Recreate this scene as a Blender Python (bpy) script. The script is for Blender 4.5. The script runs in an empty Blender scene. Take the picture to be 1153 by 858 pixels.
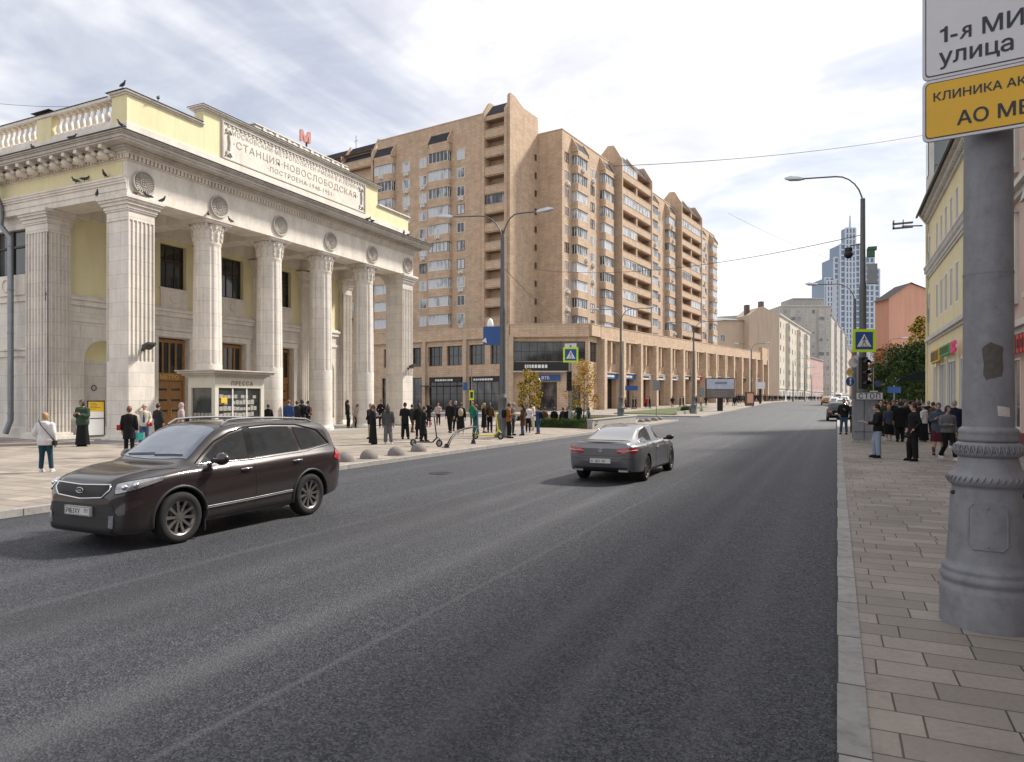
import bpy, bmesh, math, random
import numpy as np
from mathutils import Vector, Matrix
from mathutils.bvhtree import BVHTree
R_ = math.radians
sc = bpy.context.scene
COL = sc.collection
rnd = random.Random(7)
# ---------------------------------------------------------------- camera geometry (photograph pixels are 1153 x 858)
FL = 785.0; CX = 576.5; HV = 449.0; HC = 2.07; CA = R_(25.0)
SN, CS = math.sin(CA), math.cos(CA)
def zg(y):                      # street level: flat by the camera, rising gently up the street
    t = min(1, max(0, (y-50)/130.0)); return 1.25*t*t*(3-2*t)
def PT(u, d, z=0.0):
    r = (u-CX)/FL; return Vector((d*(-SN+CS*r), d*(CS+SN*r), z))
def depth(x, y): return -SN*x + CS*y
def GP(u, v, side=0.13):        # point of the ground seen at a pixel
    z = side; p = None
    for _ in range(12):
        d = FL*(HC-z)/max(v-HV, .8); p = PT(u, d, z); z = side+zg(p.y)
    p.z = z; return p
def YX(u, X): r = (u-CX)/FL; d = X/(-SN+CS*r); return d*(CS+SN*r)     # Y on the plane X
def XY(u, Y): r = (u-CX)/FL; d = Y/(CS+SN*r); return d*(-SN+CS*r)
def ZV(v, x, y): return HC+depth(x, y)*(HV-v)/FL

# ---------------------------------------------------------------- objects
def tag(o, label=None, cat=None, group=None, kind=None):
    if label: o['label'] = label
    if cat: o['category'] = cat
    if group: o['group'] = group
    if kind: o['kind'] = kind
    return o
def thing(name, label, cat, loc=(0,0,0), rz=0, group=None):
    o = bpy.data.objects.new(name, None); COL.objects.link(o); o.empty_display_size = .2
    o.location = loc; o.rotation_euler = (0, 0, rz); tag(o, label, cat, group); return o
def copy_tree(o, parent=None, top=None):
    c = o.copy(); COL.objects.link(c)
    if parent: c.parent = parent
    for ch in list(o.children): copy_tree(ch, c)
    return c
class MB:
    def __init__(s): s.v = []; s.f = []; s.m = []; s.s = []; s.M = None
    def add(s, vs, fs, mi=0, sm=False):
        b = len(s.v)
        if s.M is not None: vs = [s.M @ Vector(p) for p in vs]
        s.v += [tuple(p) for p in vs]; s.f += [tuple(b+i for i in f) for f in fs]
        s.m += [mi]*len(fs); s.s += [sm]*len(fs); return s
    def box(s, x0, x1, y0, y1, z0, z1, mi=0):
        if x0 > x1: x0, x1 = x1, x0
        if y0 > y1: y0, y1 = y1, y0
        if z0 > z1: z0, z1 = z1, z0
        v = [(x0,y0,z0),(x1,y0,z0),(x1,y1,z0),(x0,y1,z0),(x0,y0,z1),(x1,y0,z1),(x1,y1,z1),(x0,y1,z1)]
        return s.add(v, [(0,3,2,1),(4,5,6,7),(0,1,5,4),(1,2,6,5),(2,3,7,6),(3,0,4,7)], mi)
    def prism(s, poly, z0, z1, mi=0):
        n = len(poly)
        if sum(poly[i][0]*poly[(i+1)%n][1]-poly[(i+1)%n][0]*poly[i][1] for i in range(n)) < 0: poly = poly[::-1]
        f0 = z0 if callable(z0) else (lambda x, y: z0); f1 = z1 if callable(z1) else (lambda x, y: z1)
        v = [(x, y, f0(x,y)) for x, y in poly]+[(x, y, f1(x,y)) for x, y in poly]
        return s.add(v, [tuple(range(n))[::-1], tuple(range(n, 2*n))]+[(i,(i+1)%n,n+(i+1)%n,n+i) for i in range(n)], mi)
    def extr(s, pts, vec, mi=0):        # planar 3-D outline pushed along vec
        n = len(pts); vec = Vector(vec); pts = [Vector(p) for p in pts]
        nn = Vector((0,0,0))
        for i in range(n): nn += pts[i].cross(pts[(i+1)%n])
        if nn.dot(vec) < 0: pts = pts[::-1]
        v = pts+[p+vec for p in pts]
        return s.add(v, [tuple(range(n))[::-1], tuple(range(n, 2*n))]+[(i,(i+1)%n,n+(i+1)%n,n+i) for i in range(n)], mi)
    def tube(s, pts, r, n=8, mi=0, sm=True, cap=True, squash=1):
        pts = [Vector(p) for p in pts]; k = len(pts)
        rs = r if isinstance(r, (list, tuple)) else [r]*k
        vs = []; up = None
        for i, p in enumerate(pts):
            t = (pts[min(i+1, k-1)]-pts[max(i-1, 0)]).normalized()
            if up is None:
                up = Vector((0,0,1)) if abs(t.z) < .9 else Vector((1,0,0))
            a = (up-t*up.dot(t)).normalized(); up = a; b = t.cross(a)
            for j in range(n):
                an = 2*math.pi*j/n; vs.append(p+a*(rs[i]*math.cos(an))+b*(rs[i]*squash*math.sin(an)))
        fs = [(i*n+j, i*n+(j+1)%n, (i+1)*n+(j+1)%n, (i+1)*n+j) for i in range(k-1) for j in range(n)]
        s.add(vs, fs, mi, sm)
        if cap:
            s.add(vs[:n], [tuple(range(n))[::-1]], mi); s.add(vs[-n:], [tuple(range(n))], mi)
        return s
    def cyl(s, p0, p1, r0, r1=None, n=12, mi=0, sm=True): return s.tube([p0, p1], [r0, r0 if r1 is None else r1], n, mi, sm)
    def lathe(s, prof, c=(0,0,0), n=24, mi=0, sm=True, fn=None):
        vs = []; k = len(prof)
        for r, z in prof:
            for j in range(n):
                a = 2*math.pi*j/n; rr = r*(fn(a, z) if fn else 1)
                vs.append((c[0]+rr*math.cos(a), c[1]+rr*math.sin(a), c[2]+z))
        fs = [(i*n+j, i*n+(j+1)%n, (i+1)*n+(j+1)%n, (i+1)*n+j) for i in range(k-1) for j in range(n)]
        s.add(vs, fs, mi, sm)
        s.add(vs[:n], [tuple(range(n))[::-1]], mi); s.add(vs[-n:], [tuple(range(n))], mi); return s
    def ball(s, c, r, nu=12, nv=8, mi=0, sm=True, z0=-1.0):
        if not isinstance(r, (list, tuple)): r = (r, r, r)
        vs = []; a0 = math.asin(z0)
        for i in range(nv+1):
            a = a0+(math.pi/2-a0)*i/nv; cr = max(math.cos(a), 1e-3)
            for j in range(nu):
                b = 2*math.pi*j/nu
                vs.append((c[0]+r[0]*cr*math.cos(b), c[1]+r[1]*cr*math.sin(b), c[2]+r[2]*math.sin(a)))
        fs = [(i*nu+j, i*nu+(j+1)%nu, (i+1)*nu+(j+1)%nu, (i+1)*nu+j) for i in range(nv) for j in range(nu)]
        s.add(vs, fs, mi, sm); s.add(vs[:nu], [tuple(range(nu))[::-1]], mi); s.add(vs[-nu:], [tuple(range(nu))], mi); return s
    def mesh(s, name, mats):
        me = bpy.data.meshes.new(name); me.from_pydata(s.v, [], s.f)
        for m in (mats if isinstance(mats, (list, tuple)) else [mats]): me.materials.append(m)
        me.polygons.foreach_set('material_index', s.m); me.polygons.foreach_set('use_smooth', s.s)
        boxuv(me); me.update(); return me
    def build(s, name, mats, parent=None, bevel=0):
        o = bpy.data.objects.new(name, s.mesh(name, mats)); COL.objects.link(o)
        if parent: o.parent = parent
        if bevel:
            b = o.modifiers.new('bevel', 'BEVEL'); b.width = bevel; b.segments = 2; b.limit_method = 'ANGLE'; b.angle_limit = R_(50)
        return o
def boxuv(me):
    n = len(me.loops)
    if not n: return
    uv = me.uv_layers.new(name='UVMap')
    co = np.empty(len(me.vertices)*3, 'f'); me.vertices.foreach_get('co', co); co = co.reshape(-1, 3)
    li = np.empty(n, 'i'); me.loops.foreach_get('vertex_index', li)
    nf = len(me.polygons); nr = np.empty(nf*3, 'f'); me.polygons.foreach_get('normal', nr); nr = nr.reshape(-1, 3)
    ct = np.empty(nf, 'i'); me.polygons.foreach_get('loop_total', ct); fi = np.repeat(np.arange(nf), ct)
    N = np.abs(nr[fi]); C = co[li]
    flat = N[:,2] > .7; xs = (~flat) & (N[:,0] > N[:,1])
    U = np.where(xs, C[:,1], C[:,0]); V = np.where(flat, C[:,1], C[:,2])
    out = np.stack([U, V], 1).astype('f').ravel(); uv.data.foreach_set('uv', out)
def facade(mb, O, a, W, H, holes, reveal=.2, mi=0, rmi=None, z0=0.0):
    """wall of width W along a from O with real rectangular openings (x0,x1,z0,z1); n is to the right of a"""
    a = Vector(a).normalized(); n = Vector((a.y, -a.x, 0)); O = Vector(O); rmi = mi if rmi is None else rmi
    xs = sorted(set([0, W]+[h[0] for h in holes]+[h[1] for h in holes])); zs = sorted(set([z0, H]+[h[2] for h in holes]+[h[3] for h in holes]))
    xs = [x for x in xs if -1e-6 <= x <= W+1e-6]; zs = [z for z in zs if z0-1e-6 <= z <= H+1e-6]
    q = lambda x, z, dn=0: O+a*x+Vector((0,0,z))-n*dn
    for i in range(len(xs)-1):
        k = 0
        while k < len(zs)-1:
            xm = (xs[i]+xs[i+1])/2
            inh = lambda zz: any(h[0] < xm < h[1] and h[2] < zz < h[3] for h in holes)
            if inh((zs[k]+zs[k+1])/2): k += 1; continue
            e = k+1
            while e < len(zs)-1 and not inh((zs[e]+zs[e+1])/2): e += 1
            mb.add([q(xs[i],zs[k]), q(xs[i+1],zs[k]), q(xs[i+1],zs[e]), q(xs[i],zs[e])], [(0,1,2,3)], mi); k = e
    for h in holes:
        x0, x1, za, zb = h[:4]; r = reveal
        mb.add([q(x0,za),q(x1,za),q(x1,zb),q(x0,zb),q(x0,za,r),q(x1,za,r),q(x1,zb,r),q(x0,zb,r)],
               [(0,4,5,1),(1,5,6,2),(2,6,7,3),(3,7,4,0)], rmi)
def frameM(O, a):      # local frame of a wall: x along the wall, y inwards, z up
    a = Vector(a).normalized(); n = Vector((a.y, -a.x, 0))
    return Matrix(((a.x, -n.x, 0, O[0]), (a.y, -n.y, 0, O[1]), (0, 0, 1, O[2]), (0,0,0,1)))
def evalmesh(o):
    dg = bpy.context.evaluated_depsgraph_get(); return bpy.data.meshes.new_from_object(o.evaluated_get(dg))
def text(body, size, mat, parent, M, name='lettering', depth=.004, bold=0.0, align='LEFT', xs=1.0, spacing=1.0):
    c = bpy.data.curves.new(name, 'FONT'); c.body = body; c.size = size; c.extrude = depth
    c.align_x = align; c.resolution_u = 5; c.space_character = spacing
    o = bpy.data.objects.new(name, c); COL.objects.link(o); bpy.context.view_layer.update()
    me = evalmesh(o); bpy.data.objects.remove(o)
    if bold:
        bm = bmesh.new(); bm.from_mesh(me)
        for dx, dy, dz in ((1,0,.0002),(-1,0,.0004),(0,.7,.0006),(0,-.7,.0008)):
            m2 = me.copy(); m2.transform(Matrix.Translation((dx*bold, dy*bold, dz))); bm.from_mesh(m2); bpy.data.meshes.remove(m2)
        bm.to_mesh(me); bm.free()
    me.materials.clear(); me.materials.append(mat)
    me.transform(M @ Matrix.Diagonal((xs,1,1,1)))
    o2 = bpy.data.objects.new(name, me); COL.objects.link(o2)
    if parent: o2.parent = parent
    return o2
def wallM(O, a, lean=0):   # text frame: x along a, y up, z outwards (n to the right of a)
    a = Vector(a).normalized(); n = Vector((a.y, -a.x, 0))
    return Matrix(((a.x, 0, n.x, O[0]), (a.y, 0, n.y, O[1]), (0, 1, 0, O[2]), (0,0,0,1)))

# ---------------------------------------------------------------- materials
_mc = {}
class NT:
    def __init__(s, name):
        s.m = bpy.data.materials.new(name); s.m.use_nodes = True; s.t = s.m.node_tree; s.b = s.t.nodes['Principled BSDF']
    def n(s, ty, **k):
        x = s.t.nodes.new(ty)
        for a, b in k.items():
            if a in x.inputs.keys(): x.inputs[a].default_value = b
            else: setattr(x, a, b)
        return x
    def l(s, a, b): s.t.links.new(a, b)
    def mix(s, fac, a, b, mode='MIX'):
        x = s.t.nodes.new('ShaderNodeMix'); x.data_type = 'RGBA'; x.blend_type = mode
        for i, q in ((0, fac), (6, a), (7, b)):
            if hasattr(q, 'is_output'): s.l(q, x.inputs[i])
            elif i == 0: x.inputs[0].default_value = q
            else: x.inputs[i].default_value = (*q[:3], 1)
        return x.outputs[2]
    def noise(s, coord, scale, detail=4, rough=.6, sc3=(1,1,1)):
        mp = s.n('ShaderNodeMapping'); mp.inputs['Scale'].default_value = sc3; s.l(coord, mp.inputs[0])
        x = s.n('ShaderNodeTexNoise'); x.inputs['Scale'].default_value = scale; x.inputs['Detail'].default_value = detail
        x.inputs['Roughness'].default_value = rough; s.l(mp.outputs[0], x.inputs[0]); return x.outputs[0]
    def ramp(s, v, a, b, c0=0.0, c1=1.0):
        x = s.n('ShaderNodeMapRange'); s.l(v, x.inputs[0])
        x.inputs[1].default_value = a; x.inputs[2].default_value = b; x.inputs[3].default_value = c0; x.inputs[4].default_value = c1
        return x.outputs[0]
    def bump(s, h, st, dist=.01):
        x = s.n('ShaderNodeBump'); x.inputs['Strength'].default_value = st; x.inputs['Distance'].default_value = dist
        s.l(h, x.inputs['Height']); s.l(x.outputs[0], s.b.inputs['Normal'])
def mat(name, col, rough=.6, metal=0.0, var=.25, vs=2.0, streak=0.0, brick=None, bump=0.0, bs=60, spec=.5, coat=0.0, dirt=0.0, emit=None, es=1.0, rndc=0.0):
    """col with cloudy variation, optional running streaks, optional coursed joints from the metre UVs"""
    if name in _mc: return _mc[name]
    T = NT(name); b = T.b; tc = T.n('ShaderNodeTexCoord')
    geo = T.n('ShaderNodeNewGeometry')
    P = geo.outputs['Position']
    base = (*col, 1)
    c = None
    if brick:
        bw, bh, mo, c2, mc = brick[:5]
        br = T.n('ShaderNodeTexBrick'); T.l(tc.outputs['UV'], br.inputs[0])
        br.inputs['Color1'].default_value = base; br.inputs['Color2'].default_value = (*c2, 1); br.inputs['Mortar'].default_value = (*mc, 1)
        br.inputs['Scale'].default_value = 1; br.inputs['Mortar Size'].default_value = mo; br.inputs['Mortar Smooth'].default_value = .1
        br.inputs['Brick Width'].default_value = bw; br.inputs['Row Height'].default_value = bh
        c = br.outputs[0]; brn = br
    else: brn = None
    if c is None:
        rg = T.n('ShaderNodeRGB'); rg.outputs[0].default_value = base; c = rg.outputs[0]
    if rndc:
        oi = T.n('ShaderNodeObjectInfo'); f = T.ramp(oi.outputs['Random'], 0, 1, 1-rndc, 1+rndc)
        mm = T.n('ShaderNodeVectorMath', operation='SCALE'); T.l(c, mm.inputs[0]); T.l(f, mm.inputs['Scale']); c = mm.outputs[0]
    if var:
        nz = T.noise(P, vs, 6, .65); f = T.ramp(nz, .25, .75, 0, 1)
        c = T.mix(f, T.mix(1.0, c, (1-var,)*3, 'MULTIPLY'), c)
    if streak:
        nz = T.noise(P, 1.6, 5, .7, (1,1,.12)); f = T.ramp(nz, .42, .75, 0, streak)
        c = T.mix(f, c, T.mix(1.0, c, (.45,.42,.38), 'MULTIPLY'))
    if dirt:
        nz = T.noise(P, 7.0, 8, .75); f = T.ramp(nz, .5, .72, 0, dirt)
        c = T.mix(f, c, (.09,.08,.07))
    T.l(c, b.inputs['Base Color'])
    b.inputs['Roughness'].default_value = rough; b.inputs['Metallic'].default_value = metal
    b.inputs['Specular IOR Level'].default_value = spec
    if coat: b.inputs['Coat Weight'].default_value = coat; b.inputs['Coat Roughness'].default_value = .04
    if bump:
        h = T.noise(P, bs, 5, .7)
        if brn is not None:
            m2 = T.n('ShaderNodeMath', operation='MULTIPLY_ADD'); T.l(brn.outputs['Fac'], m2.inputs[0]); m2.inputs[1].default_value = -1.5; T.l(h, m2.inputs[2]); h = m2.outputs[0]
        T.bump(h, bump, .012)
    if emit:
        b.inputs['Emission Color'].default_value = (*emit, 1); b.inputs['Emission Strength'].default_value = es
    _mc[name] = T.m; return T.m
def cloth(name, col): return mat('cloth_'+name, col, .9, var=.35, vs=9, bump=.35, bs=45, spec=.2)
def glassy(name, dark, light, lo=.0, rough=.06):
    """window pane: dark interior behind a shiny surface, curtains varying from window to window"""
    if name in _mc: return _mc[name]
    T = NT(name); oi = T.n('ShaderNodeObjectInfo'); geo = T.n('ShaderNodeNewGeometry')
    wn = T.n('ShaderNodeTexWhiteNoise', noise_dimensions='1D'); T.l(oi.outputs['Random'], wn.inputs['W'])
    nz = T.noise(geo.outputs['Position'], .9, 3, .5, (1,1,.5))
    ad = T.n('ShaderNodeMath', operation='ADD'); T.l(T.ramp(nz, .35, .65, -.35, .35), ad.inputs[0]); T.l(oi.outputs['Random'], ad.inputs[1])
    f = T.ramp(ad.outputs[0], lo, lo+.6, 0, 1)
    T.l(T.mix(f, dark, light), T.b.inputs['Base Color']); T.b.inputs['Roughness'].default_value = rough
    T.b.inputs['Specular IOR Level'].default_value = .8
    _mc[name] = T.m; return T.m
M = {}
M['marble'] = mat('white_marble', (.79,.735,.66), .45, var=.2, vs=1.1, streak=.45, brick=(1.15,.62,.007,(.70,.66,.61),(.42,.39,.36)), bump=.12, bs=25, dirt=.18)
M['marble_plain'] = mat('carved_marble', (.80,.74,.66), .5, var=.2, vs=1.6, streak=.4, bump=.15, bs=25, dirt=.2)
M['stone_trim'] = mat('grey_stone_trim', (.57,.53,.48), .6, var=.3, vs=1.5, streak=.5, dirt=.25)
M['yellow_wall'] = mat('yellow_plaster', (.79,.72,.45), .85, var=.12, vs=.7, streak=.25, bump=.08)
M['dark_metal'] = mat('dark_sheet_metal', (.06,.06,.065), .45, .4, var=.3)
M['zinc'] = mat('zinc_pipe', (.26,.28,.30), .4, .6, var=.3, vs=3)
M['oak'] = mat('oak_door', (.34,.17,.055), .45, var=.35, vs=5, bump=.1)
M['dark_wood'] = mat('dark_window_wood', (.05,.035,.028), .5, var=.3)
M['gold'] = mat('gold_letters', (.65,.42,.12), .35, .6, var=.1)
M['glass_dark'] = glassy('dark_glass', (.012,.016,.018), (.05,.06,.06), .3)
M['glass_apt'] = glassy('apartment_glass', (.035,.045,.055), (.50,.53,.57), .1)
M['glass_far'] = glassy('far_glass', (.09,.1,.12), (.3,.32,.34), .1)
M['white_frame'] = mat('white_window_frame', (.74,.74,.73), .4, var=.1)
M['brown_frame'] = mat('brown_window_frame', (.12,.075,.05), .5, var=.2, rndc=.3)
M['brick'] = mat('ochre_brick', (.68,.50,.35), .9, var=.28, vs=.9, streak=.3, brick=(.9,.30,.026,(.575,.42,.295),(.44,.33,.25)), bump=.1, bs=8)
M['brick_trim'] = mat('pale_brick_band', (.70,.53,.37), .9, var=.22, vs=.5, streak=.4, brick=(.5,.15,.02,(.55,.39,.27),(.5,.43,.36)))
M['roof_grey'] = mat('grey_roof', (.055,.055,.065), .85, 0, var=.35, vs=.8, streak=.3, spec=.2)
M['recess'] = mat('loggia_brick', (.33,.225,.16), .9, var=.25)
M['concrete'] = mat('grey_concrete', (.33,.325,.31), .85, var=.3, vs=3, bump=.25, bs=50, dirt=.15)
M['dome'] = mat('dark_granite', (.21,.19,.175), .8, var=.3, vs=9, bump=.25, bs=120, dirt=.3)
M['granite'] = mat('grey_granite', (.36,.345,.325), .7, var=.3, vs=9, bump=.2, bs=120, dirt=.25)
M['lamp_grey'] = mat('grey_post_paint', (.25,.255,.28), .55, .05, var=.28, vs=6, bump=.1, bs=30, dirt=.42, streak=.45)
M['post_grey'] = mat('dark_post_paint', (.13,.135,.145), .5, .2, var=.3, vs=4, dirt=.2)
M['black_metal'] = mat('black_metal', (.018,.018,.02), .45, .3, var=.3)
M['alu'] = mat('aluminium', (.55,.56,.57), .35, .8, var=.15)
M['black'] = mat('matt_black', (.015,.015,.016), .6, var=.2)
M['white'] = mat('white_paint', (.78,.78,.77), .5, var=.08)
M['sign_white'] = mat('sign_white', (.66,.66,.69), .45, var=.06, vs=3, dirt=.04)
M['sign_yellow'] = mat('sign_yellow', (.76,.44,.02), .45, var=.08, vs=3, dirt=.05)
M['sign_ink'] = mat('sign_ink', (.02,.025,.04), .5, var=.1)
M['blue_sign'] = mat('blue_sign', (.02,.09,.30), .45, var=.12)
M['lime'] = mat('lime_reflector', (.62,.85,.03), .5, var=.05)
M['red'] = mat('red_paint', (.45,.03,.03), .45, var=.15)
M['sticker'] = mat('paper_sticker', (.62,.58,.56), .6, var=.4, vs=40)
M['bare'] = mat('bare_primer_patch', (.11,.10,.085), .75, var=.5, vs=20)
M['poster_yellow'] = mat('yellow_poster', (.75,.48,.03), .5, var=.1)
M['leaf_green'] = mat('leaf_green', (.075,.12,.035), .9, var=.6, vs=1.2, spec=.15)
M['leaf_dark'] = mat('leaf_dark', (.045,.08,.028), .9, var=.6, vs=1.5, spec=.15)
M['leaf_yellow'] = mat('leaf_yellow', (.62,.42,.04), .9, var=.5, vs=2.5)
M['leaf_orange'] = mat('leaf_orange', (.42,.16,.05), .9, var=.5, vs=2)
M['bark'] = mat('bark', (.07,.055,.045), .9, var=.4, vs=8)
M['grass'] = mat('lawn_grass', (.09,.13,.03), .9, var=.5, vs=3)
M['rubber'] = mat('tyre_rubber', (.011,.011,.012), .85, var=.3, vs=14, bump=.15)
M['rim'] = mat('alloy_rim', (.22,.21,.20), .35, .8, var=.15)
M['chrome'] = mat('chrome', (.7,.7,.72), .15, 1.0, var=.05)
M['plastic'] = mat('black_trim_plastic', (.02,.02,.022), .55, var=.25, vs=6)
M['pillar_black'] = mat('gloss_black_pillar', (.008,.008,.009), .5, var=.1, spec=.12)
M['suv_paint'] = mat('brown_metallic_paint', (.024,.017,.017), .34, .3, var=.12, vs=1.5, coat=.9, dirt=.03)
M['coupe_paint'] = mat('grey_metallic_paint', (.17,.17,.18), .35, .6, var=.1, vs=1.5, coat=.8)
M['car_glass'] = mat('tinted_car_glass', (.05,.055,.06), .04, .3, var=.3, vs=1.5, spec=.9)
M['wind_glass'] = mat('windscreen_glass', (.20,.235,.29), .04, .45, var=.5, vs=2.0, spec=.9, coat=.6)
M['lamp_lens'] = mat('headlamp_lens', (.42,.43,.45), .1, .5, var=.55, vs=18, coat=1.0)
M['tail_red'] = mat('tail_lamp_red', (.42,.02,.03), .15, var=.35, vs=10, coat=.8)
M['plate'] = mat('number_plate', (.62,.62,.6), .5, var=.15)
M['skin'] = mat('skin', (.46,.27,.2), .55, var=.12, vs=14, rndc=.15)
# ---------------------------------------------------------------- ground materials
def asphalt():
    T = NT('asphalt'); geo = T.n('ShaderNodeNewGeometry'); P = geo.outputs['Position']; b = T.b
    agg = T.n('ShaderNodeTexVoronoi'); T.l(P, agg.inputs[0]); agg.inputs['Scale'].default_value = 64
    ag2 = T.n('ShaderNodeTexVoronoi'); T.l(P, ag2.inputs[0]); ag2.inputs['Scale'].default_value = 19
    sp = T.n('ShaderNodeSeparateColor'); T.l(agg.outputs['Color'], sp.inputs[0]); s2 = T.n('ShaderNodeSeparateColor'); T.l(ag2.outputs['Color'], s2.inputs[0])
    c = T.mix(T.ramp(sp.outputs[0], .30, 1.0), (.004,.006,.011), (.092,.098,.118))
    c = T.mix(T.ramp(s2.outputs[0], .5, 1, 0, .25), c, (.015,.016,.02)); c = T.mix(T.ramp(s2.outputs[1], .85, 1, 0, .25), c, (.13,.13,.14))
    big = T.noise(P, .22, 5, .6); c = T.mix(T.ramp(big, .35, .7, 0, .45), c, (.026,.028,.036))
    sx = T.n('ShaderNodeSeparateXYZ'); T.l(P, sx.inputs[0]); brk = T.noise(P, .5, 4, .6, (1,.25,1)); tot = None
    for x0, w_, k in ((-4.45,.36,.5),(-3.57,.05,.55),(-2.3,.30,.4),(-1.65,.22,.35),(-.75,.30,.3),(-7.28,.10,.55),(-6.4,.45,.35),(-8.6,.4,.35),(-10.6,.06,.5),(-11.6,.5,.35),(-5.6,.2,.25)):
        a = T.n('ShaderNodeMath', operation='ADD'); T.l(sx.outputs['X'], a.inputs[0]); a.inputs[1].default_value = -x0
        ab = T.n('ShaderNodeMath', operation='ABSOLUTE'); T.l(a.outputs[0], ab.inputs[0]); r = T.ramp(ab.outputs[0], 0, w_, k, 0)
        if tot is None: tot = r
        else: m = T.n('ShaderNodeMath', operation='MAXIMUM'); T.l(tot, m.inputs[0]); T.l(r, m.inputs[1]); tot = m.outputs[0]
    m = T.n('ShaderNodeMath', operation='MULTIPLY'); T.l(tot, m.inputs[0]); T.l(T.ramp(brk, .3, .65, .25, 1.1), m.inputs[1])
    c = T.mix(m.outputs[0], c, (.105,.106,.112))
    tr3 = T.noise(P, .8, 3, .5, (1,.02,1)); c = T.mix(T.ramp(tr3, .32, .5, .5, 0), c, (.02,.021,.026))
    c = T.mix(T.ramp(sx.outputs['Y'], 12, 60, 0, .5), c, (.10,.103,.112))  # paler up the street: grazing sky glare painted into the colour
    pt = T.noise(P, .13, 2, .4, (1,.5,1)); c = T.mix(T.ramp(pt, .60, .64, 0, .3), c, (.02,.02,.024))
    T.l(c, b.inputs['Base Color']); T.l(T.ramp(sp.outputs[1], 0, 1, .5, .85), b.inputs['Roughness'])
    b.inputs['Specular IOR Level'].default_value = .5
    T.bump(agg.outputs['Distance'], .9, .014); return T.m
def paving(name, c1, c2, mo, bw, bh, ms, stain):
    T = NT(name); tc = T.n('ShaderNodeTexCoord'); geo = T.n('ShaderNodeNewGeometry'); P = geo.outputs['Position']; b = T.b
    wob = T.noise(P, .9, 2, .5); va = T.n('ShaderNodeVectorMath', operation='MULTIPLY_ADD')
    T.l(wob, va.inputs[0]); va.inputs[1].default_value = (.05,.05,0); T.l(P, va.inputs[2])
    br = T.n('ShaderNodeTexBrick', offset=.43, offset_frequency=2, squash=.8, squash_frequency=3); T.l(va.outputs[0], br.inputs[0])
    for k, v in (('Color1', (*c1,1)), ('Color2', (*c2,1)), ('Mortar', (*mo,1)), ('Scale', 1), ('Mortar Size', ms), ('Mortar Smooth', .25), ('Bias', 0), ('Brick Width', bw), ('Row Height', bh)): br.inputs[k].default_value = v
    c = br.outputs[0]; n1 = T.noise(P, 1.3, 6, .65)
    c = T.mix(T.ramp(n1, .35, .7, 0, .55), c, stain); n2 = T.noise(P, 24, 5, .8); c = T.mix(T.ramp(n2, .4, .75, 0, .4), c, (.12,.11,.1))
    n3 = T.noise(P, .35, 4, .6); c = T.mix(T.ramp(n3, .5, .7, 0, .35), c, tuple(x*1.35 for x in c1))
    st2 = T.noise(P, 3.1, 7, .75); c = T.mix(T.ramp(st2, .55, .72, 0, .45), c, (.13,.115,.10))
    gm = T.n('ShaderNodeTexVoronoi'); T.l(P, gm.inputs[0]); gm.inputs['Scale'].default_value = 2.6; c = T.mix(T.ramp(gm.outputs['Distance'], .035, .06, .5, 0), c, (.10,.09,.085))
    edge = T.n('ShaderNodeMath', operation='MULTIPLY'); T.l(br.outputs['Fac'], edge.inputs[0]); edge.inputs[1].default_value = .6; c = T.mix(edge.outputs[0], c, mo)
    T.l(c, b.inputs['Base Color']); b.inputs['Roughness'].default_value = .78; b.inputs['Specular IOR Level'].default_value = .35
    mm = T.n('ShaderNodeMath', operation='MULTIPLY_ADD'); T.l(br.outputs['Fac'], mm.inputs[0]); mm.inputs[1].default_value = -2.2; T.l(n2, mm.inputs[2])
    T.bump(mm.outputs[0], .5, .012); return T.m
M['asphalt'] = asphalt()
M['slabs'] = paving('sidewalk_slabs', (.37,.325,.28), (.22,.195,.172), (.045,.045,.03), .62, .31, .007, (.25,.215,.185))
M['plaza'] = paving('plaza_pavers', (.38,.325,.27), (.22,.19,.165), (.13,.115,.1), .9, .45, .014, (.25,.22,.19))
M['kerb'] = mat('granite_kerb', (.42,.40,.38), .8, var=.35, vs=5, brick=(3.0,1.05,.009,(.34,.325,.31),(.05,.05,.045)), bump=.5, bs=90, dirt=.6)
M['ground'] = mat('city_ground', (.16,.155,.145), .9, var=.3, vs=.05)
def struct(name, mb, m): o = mb.build(name, m); o['kind'] = 'structure'; return o
def ys(y0, y1):
    out = [y0]; y = y0
    while True:
        y += 4 if y < 200 else 60
        if y >= y1: break
        out.append(y)
    return out+[y1]
def strip(mb, x0, x1, y0, y1, z, mi=0, nx=1):
    Y = ys(y0, y1); n = len(Y); X = [x0+(x1-x0)*i/nx for i in range(nx+1)]; k = nx+1
    mb.add([(x, y, z+zg(y)) for y in Y for x in X], [(i*k+j, i*k+j+1, (i+1)*k+j+1, (i+1)*k+j) for i in range(n-1) for j in range(nx)], mi)
def kerbstrip(mb, x0, x1, y0, y1, top, mi=0):
    Y = ys(y0, y1); n = len(Y); v = []
    for y in Y:
        g = zg(y); v += [(x0,y,g-.1),(x0,y,g+top),(x1,y,g+top),(x1,y,g-.1)]
    f = [(4*i+j, 4*i+4+j, 4*i+5+j, 4*i+1+j) for i in range(n-1) for j in range(3)]+[(0,1,2,3), (4*n-1,4*n-2,4*n-3,4*n-4)]
    mb.add(v, f, mi)
g = MB(); Yg = [-400,-60]+ys(0,200)+[400,900,2600]
g.add([(x, y, zg(y)-.06) for y in Yg for x in (-1800,1800)], [(2*i,2*i+1,2*i+3,2*i+2) for i in range(len(Yg)-1)]); struct('ground', g, M['ground'])
g = MB(); strip(g, -13.0, 0, -30, 900, 0.0); strip(g, -60, -13.0, 63.6, 74.8, 0.0); struct('road', g, M['asphalt'])
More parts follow.
